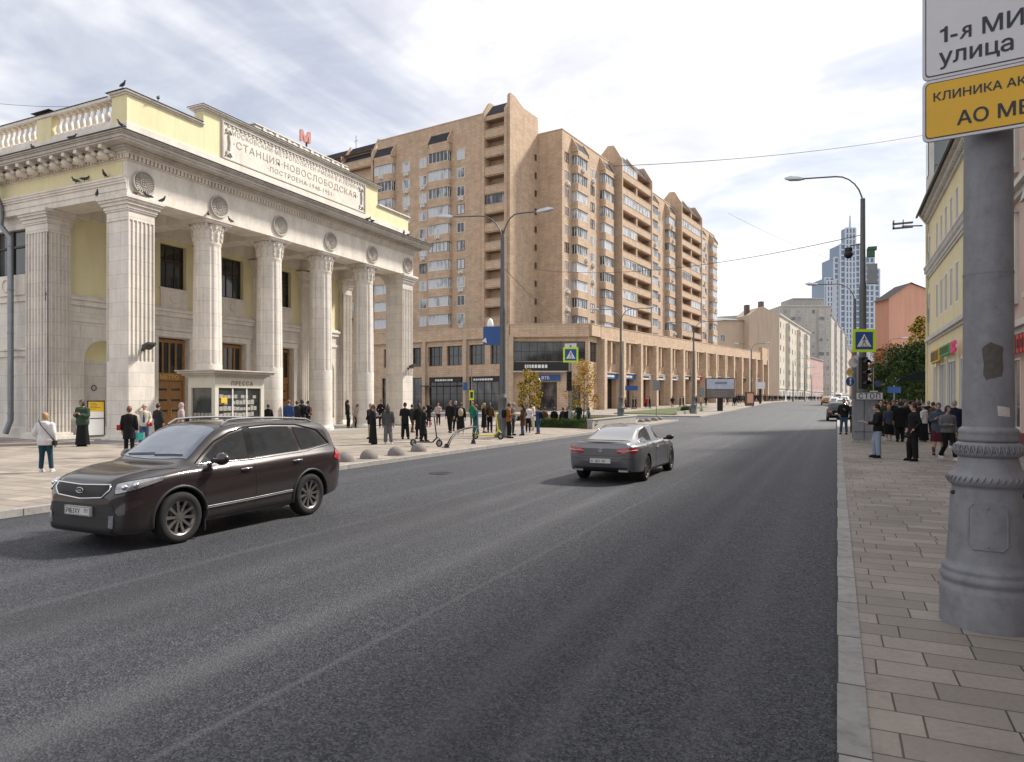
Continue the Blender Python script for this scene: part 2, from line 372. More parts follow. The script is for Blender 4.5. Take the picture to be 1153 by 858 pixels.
g = MB(); strip(g, 0.17, 40, -30, 900, .125); struct('right_pavement', g, M['slabs'])
g = MB(); strip(g, -100, -13.16, -30, 63.3, .125); strip(g, -100, -60, 63.3, 75.1, .125); strip(g, -100, -13.16, 75.1, 900, .125); struct('plaza_pavement', g, M['plaza'])
g = MB(); kerbstrip(g, 0.0, .172, -30, 900, .135); struct('right_kerb', g, M['kerb'])
g = MB(); kerbstrip(g, -13.162, -13.0, -30, 63.6, .135); kerbstrip(g, -13.162, -13.0, 74.8, 900, .135)
for y0 in (63.3, 74.8):
    z = zg(y0); g.box(-60, -13.165, y0, y0+.3, z-.1, z+.137)
struct('left_kerb', g, M['kerb'])
# thin lane joint and faint worn markings
g = MB()
for x, y0, y1 in ((-6.6, 26, 150), (-9.9, 40, 190)):
    y = y0
    while y < y1: strip(g, x, x+.12, y, y+3.0, .004); y += 9
M['worn'] = mat('worn_marking', (.13,.13,.13), .85, var=.5, vs=9)
struct('road_marking', g, M['worn'])
g = MB(); g.lathe([(.34,0),(.34,.006),(.30,.012),(.29,.006),(.0,.006)], (0,0,0), 28); o = g.build('manhole_cover', M['black_metal'])
p = GP(497, 533, 0); o.location = (p.x, p.y, .002); tag(o, 'round iron manhole cover flush in the asphalt near the left kerb', 'manhole cover')
# ================================================================ portico building on the left
MX, MY, MZ = -28.1, 20.5, .13
metro = thing('metro_station_building', 'pale marble and yellow station building with tall colonnaded portico and balustrade', 'building', (MX, MY, MZ))
mar, mpl, yel, trim = M['marble'], M['marble_plain'], M['yellow_wall'], M['stone_trim']
BW = -5.8           # back wall of the portico
ML, DEEP = 22.6, -24.0
# --- body walls
b = MB()
holes_lo = []; doors = [(6.05, 8.05), (10.3, 12.3), (14.55, 16.55)]
for a, c in doors: holes_lo.append((a, c, 0, 5.35))
# lower marble wall (a along +y, normal +x)
niches = [(1.9, 3.9), (18.9, 20.9)]
hl = holes_lo+[(a, c, .55, 5.0) for a, c in niches]
w = MB(); facade(w, (BW, 0, 0), (0,1,0), ML, 6.7, hl, .45); 
for a, c in niches:     # round-headed niche shells
    mid = (a+c)/2; r = 1.0; vs = []; K = 12
    for i in range(K+1):
        an = math.pi*i/K
        for z in (.55, 3.9): vs.append((BW-.02-.75*math.sin(an), mid-r*math.cos(an), z))
    w.add(vs, [(2*i,2*i+1,2*i+3,2*i+2) for i in range(K)], 0, True)
    w.box(BW-.8, BW+.002, a-.02, c+.02, .3, .55)
    # spandrels closing the square hole above the arch
    sp = [(BW+.001, a, 3.9)]+[(BW+.001, mid-r*math.cos(math.pi*i/20), 3.9+r*math.sin(math.pi*i/20)) for i in range(21)]+[(BW+.001, c, 3.9),(BW+.001,c,5.0),(BW+.001,a,5.0)]
    bm = [(BW+.001, mid-r*math.cos(math.pi*i/20), 3.9+r*math.sin(math.pi*i/20)) for i in range(21)]
    for i in range(20): w.add([bm[i], bm[i+1], (BW+.001, bm[i+1][1], 5.0), (BW+.001, bm[i][1], 5.0)], [(0,1,2,3)])
w.build('lower_wall', mar, metro)
for a, c in niches:
    w = MB(); mid = (a+c)/2; vs = []; K = 12
    for j in range(7):
        t = math.pi/2*j/6
        for i in range(K+1):
            an = math.pi*i/K; vs.append((BW-.02-.75*math.sin(an)*math.cos(t), mid-math.cos(an)*math.cos(t), 3.9+math.sin(t)))
    w.add(vs, [(j*(K+1)+i, (j+1)*(K+1)+i, (j+1)*(K+1)+i+1, j*(K+1)+i+1) for j in range(6) for i in range(K)], 0, True); w.build('niche_vault', yel, metro)

# upper yellow wall with window openings
uw = [(6.25, 7.95), (10.5, 12.2), (14.75, 16.45)]
w = MB(); facade(w, (BW-.05, 0, 0), (0,1,0), ML, 11.0, [(a, c, 8.15, 10.6) for a, c in uw], .4, z0=6.7); w.build('upper_wall', yel, metro)
w = MB()     # floor-level mouldings across the back wall
for z0, z1, p in ((5.75,5.95,.06),(6.55,6.8,.12),(6.8,6.95,.2),(6.95,7.05,.1)): w.box(BW-.1, BW+p, 0.0, ML, z0, z1)
for a, c in doors:   # stone door surrounds
    w.box(BW-.05, BW+.10, a-.28, a-.02, 0, 5.6); w.box(BW-.05, BW+.10, c+.02, c+.28, 0, 5.6); w.box(BW-.05, BW+.13, a-.36, c+.36, 5.4, 5.72)
w.build('wall_moulding', mpl, metro, .012)
for a, c in uw:
    w = MB(); w.box(BW-.06, BW+.02, a-.02, c+.02, 7.06, 8.1)
    w.box(BW-.06, BW+.06, a-.1, c+.1, 8.04, 8.14)
    T0 = [(BW+.03, (a+c)/2+.26*math.cos(t/12*math.pi), 7.58+.26*math.sin(t/12*math.pi)) for t in range(4, 21)]
    w.tube(T0, .025, 6); w.build('sill_panel', mpl, metro)
def metro_window(parent, y0, y1, z0, z1, x, nv=3, nh=(.62,), fm='dark_wood', name='window'):
    f = MB(); t = .09
    f.box(x-.08, x, y0, y0+t, z0, z1); f.box(x-.08, x, y1-t, y1, z0, z1); f.box(x-.08, x, y0+t, y1-t, z0, z0+t); f.box(x-.08, x, y0+t, y1-t, z1-t, z1)
    for i in range(1, nv): yy = y0+(y1-y0)*i/nv; f.box(x-.07, x-.005, yy-.035, yy+.035, z0+t, z1-t)
    for h in nh: zz = z0+(z1-z0)*h; f.box(x-.075, x+.003, y0+t, y1-t, zz-.045, zz+.045)
    o = f.build(name, M[fm], parent); pn = MB(); pn.box(x-.05, x-.04, y0+.03, y1-.03, z0+.03, z1-.03); pn.build('pane', M['glass_dark'], o); return o
for a, c in uw: metro_window(metro, a, c, 8.15, 10.6, BW-.3)
# --- doors: oak double doors, transom, gold letters over the first
for k, (a, c) in enumerate(doors):
    x = BW-.34
    fr = MB(); fr.box(x-.12, x+.04, a, a+.14, 0, 5.3); fr.box(x-.12, x+.04, c-.14, c, 0, 5.3); fr.box(x-.12, x+.05, a+.14, c-.14, 2.95, 3.4); fr.box(x-.12, x+.04, a+.14, c-.14, 5.1, 5.3)
    for i in range(1, 4): yy = a+.14+(c-a-.28)*i/4; fr.box(x-.1, x+.02, yy-.05, yy+.05, 3.4, 5.1)
    d0 = fr.build('door_frame', M['oak'], metro, .01)
    p = MB(); p.box(x-.07, x-.05, a+.1, c-.1, 3.4, 5.1); p.build('transom_glass', M['glass_dark'], d0)
    for s in (0, 1):
        y0 = a+.15+s*(c-a-.3)/2; y1 = y0+(c-a-.3)/2-.01; d = MB()
        d.box(x-.06, x+.0, y0, y0+.13, .02, 2.93); d.box(x-.06, x, y1-.13, y1, .02, 2.93)
        zs = [.02,.55,.7,1.2,1.32,1.8,1.92,2.4,2.52,2.93]
        for i in range(0, 9, 2): d.box(x-.06, x, y0+.13, y1-.13, zs[i], zs[i+1])
        d.box(x-.05, x-.02, y0+.13, y1-.13, .5, .75)
        dd = d.build('door', M['oak'], metro, .006)
        q = MB(); q.box(x-.045, x-.035, y0+.1, y1-.1, .7, 2.6); q.build('pane', M['glass_dark'], dd)
        q = MB(); q.cyl((x+.06, y1-.07 if s == 0 else y0+.07, 1.0), (x+.06, y1-.07 if s == 0 else y0+.07, 1.4), .02, n=8); q.build('handle', M['gold'], dd)
    if k == 0: text('МЕТРО', .34, M['gold'], metro, wallM((x+.052, a+.35, 3.05), (0,1,0)), depth=.01, bold=.01, spacing=1.05)
# --- pilasters behind the columns, antae and pillars
def fluted_pier(mb, x0, x1, y0, y1, z0, zf, z1, faces, cap=.9, nfx=6, nfy=6):
    """square pier: plinth, plain foot up to zf, flutes to the neck, stepped capital; faces lists the fluted sides"""
    i = .05; zc = z1-cap
    mb.box(x0, x1, y0, y1, z0, zf); mb.box(x0+i, x1-i, y0+i, y1-i, zf, zc-.02); mb.box(x0, x1, y0, y1, zc-.12, zc)
    def strips(c0, c1, n, horiz, pos):
        w_ = (c1-c0)/(n+.32)
        for k in range(n+1):
            s = c0+k*w_; e = s+w_*.32
            if horiz == 'y':
                a0, a1 = (pos-i, pos) if pos == x1 else (pos, pos+i); mb.box(a0, a1, s, min(e, c1), zf, zc-.12)
            else:
                a0, a1 = (pos-i, pos) if pos == y1 else (pos, pos+i); mb.box(s, min(e, c1), a0, a1, zf, zc-.12)
    if '+x' in faces: strips(y0, y1, nfy, 'y', x1)
    if '-x' in faces: strips(y0, y1, nfy, 'y', x0)
    if '-y' in faces: strips(x0, x1, nfx, 'x', y0)
    if '+y' in faces: strips(x0, x1, nfx, 'x', y1)
    for a, c, e in ((0,.28,.0),(.28,.36,.05),(.36,.52,.09),(.52,.66,.17),(.66,.76,.24),(.76,cap,.30)):
        mb.box(x0-e, x1+e, y0-e, y1+e, zc+a, zc+c+.002)
    for a, c, e in ((0,.18,.16),(.18,.3,.08)): mb.box(x0-e, x1+e, y0-e, y1+e, z0+a, z0+c)
for n_, (y0, y1) in enumerate(((.05, 1.35), (21.3, 22.6))):
    p = MB(); fluted_pier(p, -1.45, 0, y0, y1, 0, 3.6, 10.85, ('+x','-x'), .92); o = p.build('corner_pillar', mar, metro, .012)
    p = MB(); p.box(-1.8, .35, y0-.35, y1+.35, -.02, .12); p.build('plinth_step', M['granite'], o)
for y0, y1 in ((-.05, 1.05), (21.5, 22.6)):
    p = MB(); fluted_pier(p, -7.2, -5.5, y0, y1, 0, .35, 10.85, ('+x','-y'), .92, 7, 6); p.build('anta', mar, metro, .012)
for y in (4.91, 9.17, 13.43, 17.69):
    p = MB(); fluted_pier(p, BW-.1, BW+.3, y-.5, y+.5, 0, .35, 10.75, ('+x',), .9, 2, 5)
    for i in range(7): p.ball((BW+.36, y-.42+.14*i, 10.1), (.06,.06,.16), 6, 5)
    p.build('pilaster', mpl, metro, .01)
# --- four round columns
def column_mesh():
    p = MB()
    p.lathe([(.80,0),(.80,.16),(.78,.22),(.72,.24),(.74,.30),(.70,.34)], n=48)
    p.lathe([(.705,.34),(.70,1.5),(.70,1.515),(.70,3.62),(.695,3.64)], n=48)
    fl = lambda a, z: 1-.05*max(0, math.sin(12*a))**.6 if 3.7 < z < 9.55 else 1
    p.lathe([(.69,3.64),(.69,3.75),(.69,3.76),(.675,6.0),(.655,8.0),(.635,9.5),(.635,9.62),(.66,9.66),(.66,9.74)], n=144, fn=fl)
    p.lathe([(.64,9.74),(.65,9.9),(.66,10.1),(.70,10.4),(.76,10.62)], n=48)
    for r_, zz, n_, s_ in ((.655, 9.93, 14, .15), (.68, 10.2, 14, .16), (.725, 10.46, 18, .12)):
        for i in range(n_):
            a = 2*math.pi*(i+.5*(r_ > .72))/n_
            p.ball((r_*math.cos(a), r_*math.sin(a), zz), (.075,.075,s_), 6, 5)
            p.ball(((r_+.06)*math.cos(a), (r_+.06)*math.sin(a), zz+s_*.7), (.05,.05,.04), 6, 4)
    for sx in (-1,1):
        for sy in (-1,1):
            p.tube([(sx*.55,sy*.55,10.48),(sx*.63,sy*.63,10.6),(sx*.6,sy*.6,10.68)], .08, 6)
    p.box(-.76,.76,-.76,.76,10.64,10.7); p.box(-.82,.82,-.82,.82,10.7,10.80); p.box(-.88,.88,-.88,.88,10.80,10.845)
    return p
cm = column_mesh().mesh('column', mar)
for y in (4.91, 9.17, 13.43, 17.69):
    o = bpy.data.objects.new('column', cm); COL.objects.link(o); o.parent = metro; o.location = (-.72, y, 0)
# --- entablature
e = MB()
e.box(-1.5, -.002, -.0, 22.65, 10.85, 12.4)                 # front beam with plain frieze
e.box(-24, -1.5, .0, 1.2, 10.85, 11.7); e.box(-24, -1.5, 21.4, 22.65, 10.85, 11.7)
e.box(-24, -1.5, .04, 1.2, 11.7, 12.4)
e.box(-7, -5.6, 1.2, 21.4, 10.85, 12.4)
for y in (4.91, 9.17, 13.43, 17.69): e.box(-5.6, -1.5, y-.45, y+.45, 10.85, 11.6)
e.build('entablature', mpl, metro, .01)
e = MB()
for z0, z1, p in ((10.85,11.12,.0),(11.12,11.4,.035),(11.4,11.5,.09),(11.5,11.6,.14),(11.6,11.68,.18)):
    e.box(-24, -.0-.01, -p-.012, .02, z0, z1)
e.build('architrave_moulding', mpl, metro)
e = MB(); e.box(-24, -.3, .0-.014, .03, 11.69, 12.38); e.build('side_frieze', yel, metro)
e = MB(); e.box(-24, -1.2, 1.0, 21.6, 11.9, 12.2); e.box(-5.9, -1.5, .9, 21.5, 11.55, 11.62); e.build('portico_ceiling', mpl, metro)
# dentils and the cornice
d = MB(); st = .2
d.box(-24, .06, -.06, 22.7, 12.38, 12.44)
y = -.16
while y < 22.8: d.box(.02, .16, y, y+.12, 12.44, 12.64); y += st
x = .04
while x > -14: d.box(x-.12, x, -.16, -.02, 12.44, 12.64); x -= st
d.box(-24, .2, -.2, 22.85, 12.64, 12.72); d.build('dentil_course', mpl, metro)
d = MB(); y = .3
x = -.6
while x > -14:        # scrolled brackets with shells between them, left side only
    d.box(x-.11, x+.11, -.85, -.2, 12.74, 12.92); d.cyl((x-.11,-.5,12.72), (x+.11,-.5,12.72), .11, n=10); d.cyl((x-.11,-.24,12.66), (x+.11,-.24,12.66), .14, n=10)
    d.ball((x-.42, -.35, 12.62), (.26,.28,.2), 10, 6); x -= .84
d.build('bracket_course', mpl, metro)
c = MB()
def ring(mb, e0, e1, z0, z1, mi=0): mb.box(-24.5, e1, -e1, 22.65+e1, z0, z1, mi)
for e1, z0, z1 in ((.35,12.72,12.8),(.9,12.9,12.98),(.95,12.98,13.12),(1.02,13.12,13.18),(1.08,13.18,13.24)): ring(c, 0, e1, z0, z1)
c.box(-24.4, .45, -.45, 23.1, 12.8, 12.9)
c.build('cornice', M['stone_trim'], metro, .01)
c = MB(); c.box(-24.5, 1.12, -1.12, 23.8, 13.245, 13.28); c.prism([(-24,-.9),(.9,-.9),(.9,23.5),(-24,23.5)], 13.28, 13.3)
c.build('cornice_flashing', M['dark_metal'], metro)
# medallions
def rosette():
    m = MB(); rim = []
    K = 40
    def disc(r, x0, x1):
        vs = [(x0, r*math.cos(2*math.pi*i/K), r*math.sin(2*math.pi*i/K)) for i in range(K)]+[(x1, r*.98*math.cos(2*math.pi*i/K), r*.98*math.sin(2*math.pi*i/K)) for i in range(K)]
        m.add(vs, [tuple(range(K, 2*K))]+[(i,(i+1)%K,K+(i+1)%K,K+i) for i in range(K)])
    disc(.56, 0, .05)
    m.tube([(.07, .52*math.cos(2*math.pi*i/K), .52*math.sin(2*math.pi*i/K)) for i in range(K+1)], .05, 6)
    for i in range(24):
        a = 2*math.pi*i/24; m.tube([(.06, .2*math.cos(a), .2*math.sin(a)), (.085, .44*math.cos(a), .44*math.sin(a))], [.02,.035], 5)
    m.tube([(.08, .16*math.cos(2*math.pi*i/K), .16*math.sin(2*math.pi*i/K)) for i in range(K+1)], .025, 6)
    for i in range(5):
        a = 2*math.pi*i/5; m.ball((.09, .08*math.cos(a), .08*math.sin(a)), (.04,.04,.04), 6, 4)
    return m
rm = rosette().mesh('medallion', M['stone_trim'])
for y in (.76, 4.95, 9.19, 13.45, 17.69, 21.93):
    o = bpy.data.objects.new('medallion', rm); COL.objects.link(o); o.parent = metro; o.location = (0.0, y, 11.55)
# --- attic
AX = -.3; A0, A1 = .2, 22.45
a = MB(); a.box(-24, AX+.08, A0-.08, A1+.08, 13.28, 14.15); a.build('attic_base', mpl, metro, .01)
a = MB(); a.box(AX-.6, AX, 18.7, A1, 14.15, 15.05); a.build('end_attic_wall', yel, metro); a = MB(); a.box(AX-.62, AX+.004, 17.35, 18.7, 14.15, 16.2); a.build('attic_end_pier', yel, metro)
a = MB(); a.box(AX-.6, AX, A0, 4.3, 14.15, 15.4); a.box(AX-.62, AX+.004, 4.3, 5.35, 14.15, 16.2)
a.box(-1.3, AX-.6, A0, A0+.6, 14.15, 15.4)
a.build('attic_wall', yel, metro)
for x0, x1 in ((-6.75,-5.65),(-12.2,-11.1),(-17.6,-16.5),(-23,-21.9)): a = MB(); a.box(x0, x1, A0, A0+.5, 14.15, 15.35); a.build('balustrade_pier', yel, metro)
a = MB(); a.box(-24, -23.4, A0, A1, 14.15, 15.3); a.build('rear_attic_wall', yel, metro)
a = MB()
for e1, z0, z1 in ((.06,15.4,15.48),(.14,15.48,15.56)):
    a.box(-1.3-e1*.5, AX+e1, A0-e1, 4.3, z0, z1); a.box(AX-.7, AX+e1, 18.7, A1+e1, z0-.35, z1-.35)
for e1, z0, z1 in ((.05,16.2,16.28),(.16,16.28,16.36),(.24,16.36,16.42)):
    a.box(AX-.62-e1, AX+e1, 4.3-e1, 18.7+e1, z0, z1)
a.box(AX-.5, AX+.02, 7.66, 15.4, 16.42, 16.72); a.box(AX-.55, AX+.08, 7.6, 15.46, 16.72, 16.78)
y = 8.3
while y < 15.2:
    a.box(AX+.02, AX+.08, y-.12, y+.12, 16.45, 16.7); a.ball((AX+.05, y+.45, 16.56), (.06,.2,.1), 10, 6); y += .95
a.box(-24, -1.3, A0-.06, A0+.56, 15.32, 15.46); a.build('attic_coping', mpl, metro, .01)
a = MB()
for x0, x1 in ((-1.5, -.25), (-6.9,-5.5),): a.box(x0, x1, A0-.2, A0+.75, 15.565, 15.585)
a.box(AX-.75, AX+.18, A0-.16, 4.2, 15.565, 15.585); a.box(AX-.9, AX+.27, 4.05, 18.95, 16.425, 16.44); a.box(-24, -1.5, A0-.1, A0+.6, 15.465, 15.48); a.build('attic_flashing', M['dark_metal'], metro)
# balustrade
bp = MB(); bp.box(-.13,.13,-.13,.13,0,.1); bp.lathe([(.07,.1),(.09,.16),(.13,.28),(.12,.42),(.07,.62),(.055,.76),(.09,.8),(.06,.86)], n=12); bp.box(-.12,.12,-.12,.12,.86,.94)
bm_ = bp.mesh('baluster', M['marble_plain'])
for x0, x1 in ((-5.65,-1.3),(-11.1,-6.75),(-16.5,-12.2)):
    n = 10
    for i in range(n):
        o = bpy.data.objects.new('baluster', bm_); COL.objects.link(o); o.parent = metro; o.location = (x0+(x1-x0)*(i+.5)/n, A0+.25, 14.38)
a = MB(); a.box(-24, -1.3, A0+.02, A0+.48, 14.15, 14.38); a.build('balustrade_rail', mpl, metro)
# inscription tablet
t = MB(); t.box(AX-.5, AX+.03, 5.35, 17.35, 14.15, 16.2); tb = t.build('inscription_tablet', M['marble_plain'], metro)
t = MB()
for y0, y1, z0, z1 in ((5.4,17.3,14.2,14.26),(5.4,17.3,16.05,16.12),(5.4,5.5,14.26,16.05),(17.2,17.3,14.26,16.05)): t.box(AX+.03, AX+.09, y0, y1, z0, z1)
y = 5.8
while y < 17: t.box(AX+.03, AX+.07, y, y+.14, 15.93, 16.03); y += .28
for y in (5.85, 16.85):
    for z in (14.55, 15.7): t.ball((AX+.05, y, z), (.05,.22,.16), 8, 6); t.tube([(AX+.06,y-.2,z-.15),(AX+.1,y,z+.05),(AX+.06,y+.2,z-.12)], .04, 5)
    t.tube([(AX+.06,y,14.7),(AX+.07,y+.06,15.1),(AX+.06,y,15.5)], .06, 6)
t.build('tablet_frame', trim, tb)
ink = mat('carved_letters', (.32,.295,.26), .7, var=.3)
def insc(s, yc, z, size, xs=1.0): text(s, size, ink, tb, wallM((AX+.034, yc, z), (0,1,0)), depth=.006, align='CENTER', bold=0, xs=xs, spacing=1.15)
insc('·МОСКОВСКИЙ·МЕТРОПОЛИТЕН·ИМЕНИ·В.И.ЛЕНИНА·', 11.35, 15.58, .37, .98)
insc('·СТАНЦИЯ·НОВОСЛОБОДСКАЯ·', 11.35, 14.98, .52, 1.15)
insc('·ПОСТРОЕНА·1948-1951·', 11.35, 14.5, .36, 1.2)
# --- left side wall, window, drainpipe
w = MB(); facade(w, (-24, .3, 0), (1,0,0), 16.8, 10.85, [(13.6, 16.2, 8.0, 10.25)], .35)
w.build('side_wall', mar, metro)
w = MB(); w.box(-24,-7.2,.18,.3,4.0,4.3); w.box(-24,-7.2,.1,.3,4.3,4.4); w.box(-24,-7.2,.22,.3,6.7,7.0); w.box(-10.6,-7.6,.15,.3,7.0,8.0); w.box(-24,-7.2,.15,.3,-.0,.5); w.box(-10.95,-10.45,.2,.3,8,10.6)
w.tube([(-9.1+.3*math.cos(t/10*math.pi),.13,7.5+.3*math.sin(t/10*math.pi)) for t in range(21)], .03, 6); w.build('side_moulding', mpl, metro, .01)
f = MB(); 
for xx in (-10.38,-9.1,-7.9): f.box(xx-.06,xx+.06,.45,.55,8.02,10.23)
f.box(-10.4,-7.8,.45,.55,9.4,9.5); f.box(-10.4,-7.8,.45,.55,8.0,8.1); wo = f.build('window', M['dark_wood'], metro); p = MB(); p.box(-10.4,-7.8,.52,.53,8,10.25); p.build('pane', M['glass_dark'], wo)
w = MB(); w.box(-23.8, BW-1.2, .7, 22.0, 0, 13); w.build('inner_core', M['dark_wood'], metro)
w = MB(); w.box(-24,-7.2,22.1,22.3,0,10.9); w.box(-24.1,-23.8,.3,22.3,0,10.9); w.build('rear_wall', mar, metro)
p = MB(); p.tube([(-9.0,-.62,12.7),(-9.0,-.5,12.4),(-9.0,-.15,11.2),(-9.0,-.15,10.4),(-8.2,-.15,9.75),(-8.2,-.15,2.0),(-8.2,-.15,.9),(-8.35,-.3,.25)], .13, 12)
for z in (9.3,7.2,5.1,3.0,1.2): p.lathe([(.15,z),(.15,z+.05)], (-8.2,-.15,0), 12)
p.build('drainpipe', M['zinc'], metro)
s_ = MB(); s_.box(-23, 1.2, -.6, 23.3, -.02, .03); s_.build('threshold_step', M['granite'], metro)
# spotlights and plates fixed to the pillars
for y, z, x in ((.72, 4.3, 0), (21.95, 4.3, 0)):
    q = MB(); q.box(0, .1, y-.06, y+.06, z-.25, z-.1); q.tube([(.1,y,z-.15),(.35,y+.05,z-.05)], .025, 6); q.extr([(.25,y-.22,z-.18),(.25,y-.22,z+.02),(.62,y-.22,z+.14),(.62,y-.22,z+.04)], (0,.44,0)); q.build('spotlight', M['dark_metal'], metro)
q = MB(); q.box(BW+.02, BW+.06, 19.0, 19.75, 5.2, 5.75); q = q.build('house_plate', M['blue_sign'], metro); text('23', .36, M['white'], q, wallM((BW+.065, 19.16, 5.33), (0,1,0)))
q = MB(); q.tube([(BW-.72+.0, 2.9+.13*math.cos(t*math.pi/12), 2.5+.13*math.sin(t*math.pi/12)) for t in range(25)], .018, 5); q.build('no_smoking_sticker', M['black'], metro)
# rooftop M on its mast
q = thing('metro_roof_sign', 'red letter M on a thin mast above the station roof', 'sign', (MX-1.2, MY+12.7, MZ+16.44))
pp = MB(); pp.cyl((0,0,0),(0,0,1.15),.06); pp.build('mast', M['dark_metal'], q)
text('М', .9, mat('neon_red',(.60,.27,.22),.4,var=.1), q, wallM((.0, -.62, 1.05), (.25,1,0)), depth=.08, bold=.03)
# press kiosk
kx, ky = -26.0, YX(242, -26.0)
kio = thing('press_kiosk', 'cream stone news kiosk lettered ПРЕССА in front of the second column', 'kiosk', (kx, ky, .13))
KW, KD = 3.05, 1.75; cream = mat('cream_stone', (.60,.58,.50), .55, var=.12, vs=2, dirt=.08)
b = MB()
for x0, x1, y0, y1 in ((-.22,0,0,.22),(-.22,0,KW-.22,KW),(-KD,-KD+.22,0,.22),(-KD,-KD+.22,KW-.22,KW)): b.box(x0,x1,y0,y1,0,2.45)
b.box(-KD+.03,-.03,.03,KW-.03,0,.75); b.box(-KD,-KD+.05,.2,KW-.2,.7,2.45); b.box(-KD,0.0,0,KW,2.45,2.95); b.build('frame', cream, kio, .01)
b = MB()
for e1, z0, z1 in ((.08,2.95,3.03),(.2,3.03,3.12),(.34,3.12,3.22),(.42,3.22,3.28)): b.box(-KD-e1, e1, -e1, KW+e1, z0, z1)
b.build('cornice', M['stone_trim'], kio, .012)
b = MB(); b.box(-.1,-.08,.22,KW-.22,.75,2.45); b.build('window', M['glass_dark'], kio); b = MB()
for i in (1,2): yy = .22+(KW-.44)*i/3; b.box(-.12,-.04,yy-.03,yy+.03,.75,2.45)
b.build('mullion', M['white_frame'], kio)
b = MB(); b.box(-KD+.25,-.25,.08,.1,.75,2.45); b.build('side_window', M['glass_dark'], kio)
mag = mat('magazines', (.48,.46,.42), .5, var=.7, vs=14); b = MB()
for r_ in range(5):
    yy = .32
    while yy < KW-.5:
        wd = rnd.uniform(.16,.26)
        if rnd.random() < .85: b.box(-.079,-.066,yy,yy+wd,.8+.29*r_,.8+.29*r_+rnd.uniform(.14,.24))
        yy += wd+.03
for r_ in range(2):
    for k in range(5): b.box(-KD+.3+k*.24,-KD+.48+k*.24,.066,.079,.8+.28*r_,1.0+.28*r_)
b.build('magazine', mag, kio)
b = MB(); b.box(.0,.02,.35,.7,1.75,2.0); b.build('notice', M['poster_yellow'], kio)
text('ПРЕССА', .27, mat('bronze_letters',(.25,.2,.12),.5,var=.1), kio, wallM((.004, KW*.5+.1, 2.58), (0,1,0)), depth=.015, bold=.006, align='CENTER', spacing=1.35)
# info stand in the niche
bx = XY(107, 20.9)
st_ = thing('notice_board', 'upright black framed notice board with a yellow poster beside the niche', 'notice board', (MX-5.2, MY+1.65, .13), R_(0))
b = MB(); b.box(0,.04,0,.05,0,1.85); b.box(0,.04,.85,.9,0,1.85); b.box(0,.04,.05,.85,1.8,1.85); b.box(0,.04,.05,.85,.95,.99); b.box(0,.04,.05,.85,.1,.14); b.build('frame', M['black'], st_)
b = MB(); b.box(.01,.03,.05,.85,1.3,1.8); b.build('poster', M['poster_yellow'], st_); b = MB(); b.box(.01,.03,.05,.85,.14,1.3); b.build('panel', M['white'], st_)
b = MB()
for i in range(5): b.box(.031,.034,.12,.12+rnd.uniform(.3,.6),1.7-.07*i,1.72-.07*i)
b.build('printed_text', M['sign_ink'], st_)
# ================================================================ brick apartment block
APR = R_(-6.9); C0 = PT(633, 110.8)
apt = thing('apartment_block', 'long stepped ochre brick apartment block of many storeys with stacked loggias and gabled piers', 'building', (C0.x, C0.y, 0), APR)
ca, sa = math.cos(APR), math.sin(APR)
def loc(u):                       # camera ray in the frame of the block
    dx, dy = -SN+CS*(u-CX)/FL, CS+SN*(u-CX)/FL
    ox, oy = -C0.x, -C0.y
    return (ca*ox+sa*oy, -sa*ox+ca*oy), (ca*dx+sa*dy, -sa*dx+ca*dy)
def AY(u, x): o, d = loc(u); t = (x-o[0])/d[0]; return o[1]+t*d[1]
def AX_(u, y): o, d = loc(u); t = (y-o[1])/d[1]; return o[0]+t*d[0]
br, bt, rf = M['brick'], M['brick_trim'], M['roof_grey']
ZK = [14.8+2.9*k for k in range(-1, 10)]; HW = .8
def winmesh(name, w, h, nv, fr='white_frame', gl='glass_apt', d=.1, t=.07):
    f = MB()
    f.box(0, w, -d, 0, 0, t); f.box(0, w, -d, 0, h-t, h); f.box(0, t, -d, 0, t, h-t); f.box(w-t, w, -d, 0, t, h-t)
    for i in range(1, nv): xx = w*i/nv; f.box(xx-t/2, xx+t/2, -d, -.01, t, h-t)
    f.add([(0,-d*.4,0),(w,-d*.4,0),(w,-d*.4,h),(0,-d*.4,h)], [(0,1,2,3)], 1)
    return f.mesh(name, [M[fr], M[gl]])
def place(me, name, parent, O, a, off=0):     # frame: x along a, -y outwards
    o = bpy.data.objects.new(name, me); COL.objects.link(o); o.parent = parent
    a = Vector(a).normalized(); n = Vector((a.y, -a.x, 0)); O = Vector(O)+n*off
    o.rotation_euler = (0, 0, math.atan2(a.y, a.x)); o.location = O; return o
W2 = winmesh('window', 1.5, 1.6, 2); W2b = winmesh('window', 1.5, 1.6, 2, 'brown_frame'); 
def baymesh(w, dep, fr):
    f = MB(); h = 1.65; t = .08
    for z0, z1 in ((0,t),(h-t,h)): f.box(0,w,-dep,-dep+t,z0,z1); f.box(0,t,-dep+t,0,z0,z1); f.box(w-t,w,-dep+t,0,z0,z1)
    for i in range(6): xx = (w-t)*i/5; f.box(xx, xx+t, -dep, -dep+t, t, h-t)
    f.box(0,t,-dep*.5,-dep*.5+t,t,h-t); f.box(w-t,w,-dep*.5,-dep*.5+t,t,h-t)
    e = .03; f.add([(e,-dep+e,0),(w-e,-dep+e,0),(w-e,-dep+e,h),(e,-dep+e,h)], [(0,1,2,3)], 1)
    f.add([(e,0,0),(e,-dep+e,0),(e,-dep+e,h),(e,0,h)], [(0,1,2,3)], 1); f.add([(w-e,-dep+e,0),(w-e,0,0),(w-e,0,h),(w-e,-dep+e,h)], [(0,1,2,3)], 1)
    f.box(.05,w-.05,-.3,-.02,0,h,1)
    return f.mesh('bay_window', [M[fr], M['glass_apt']])
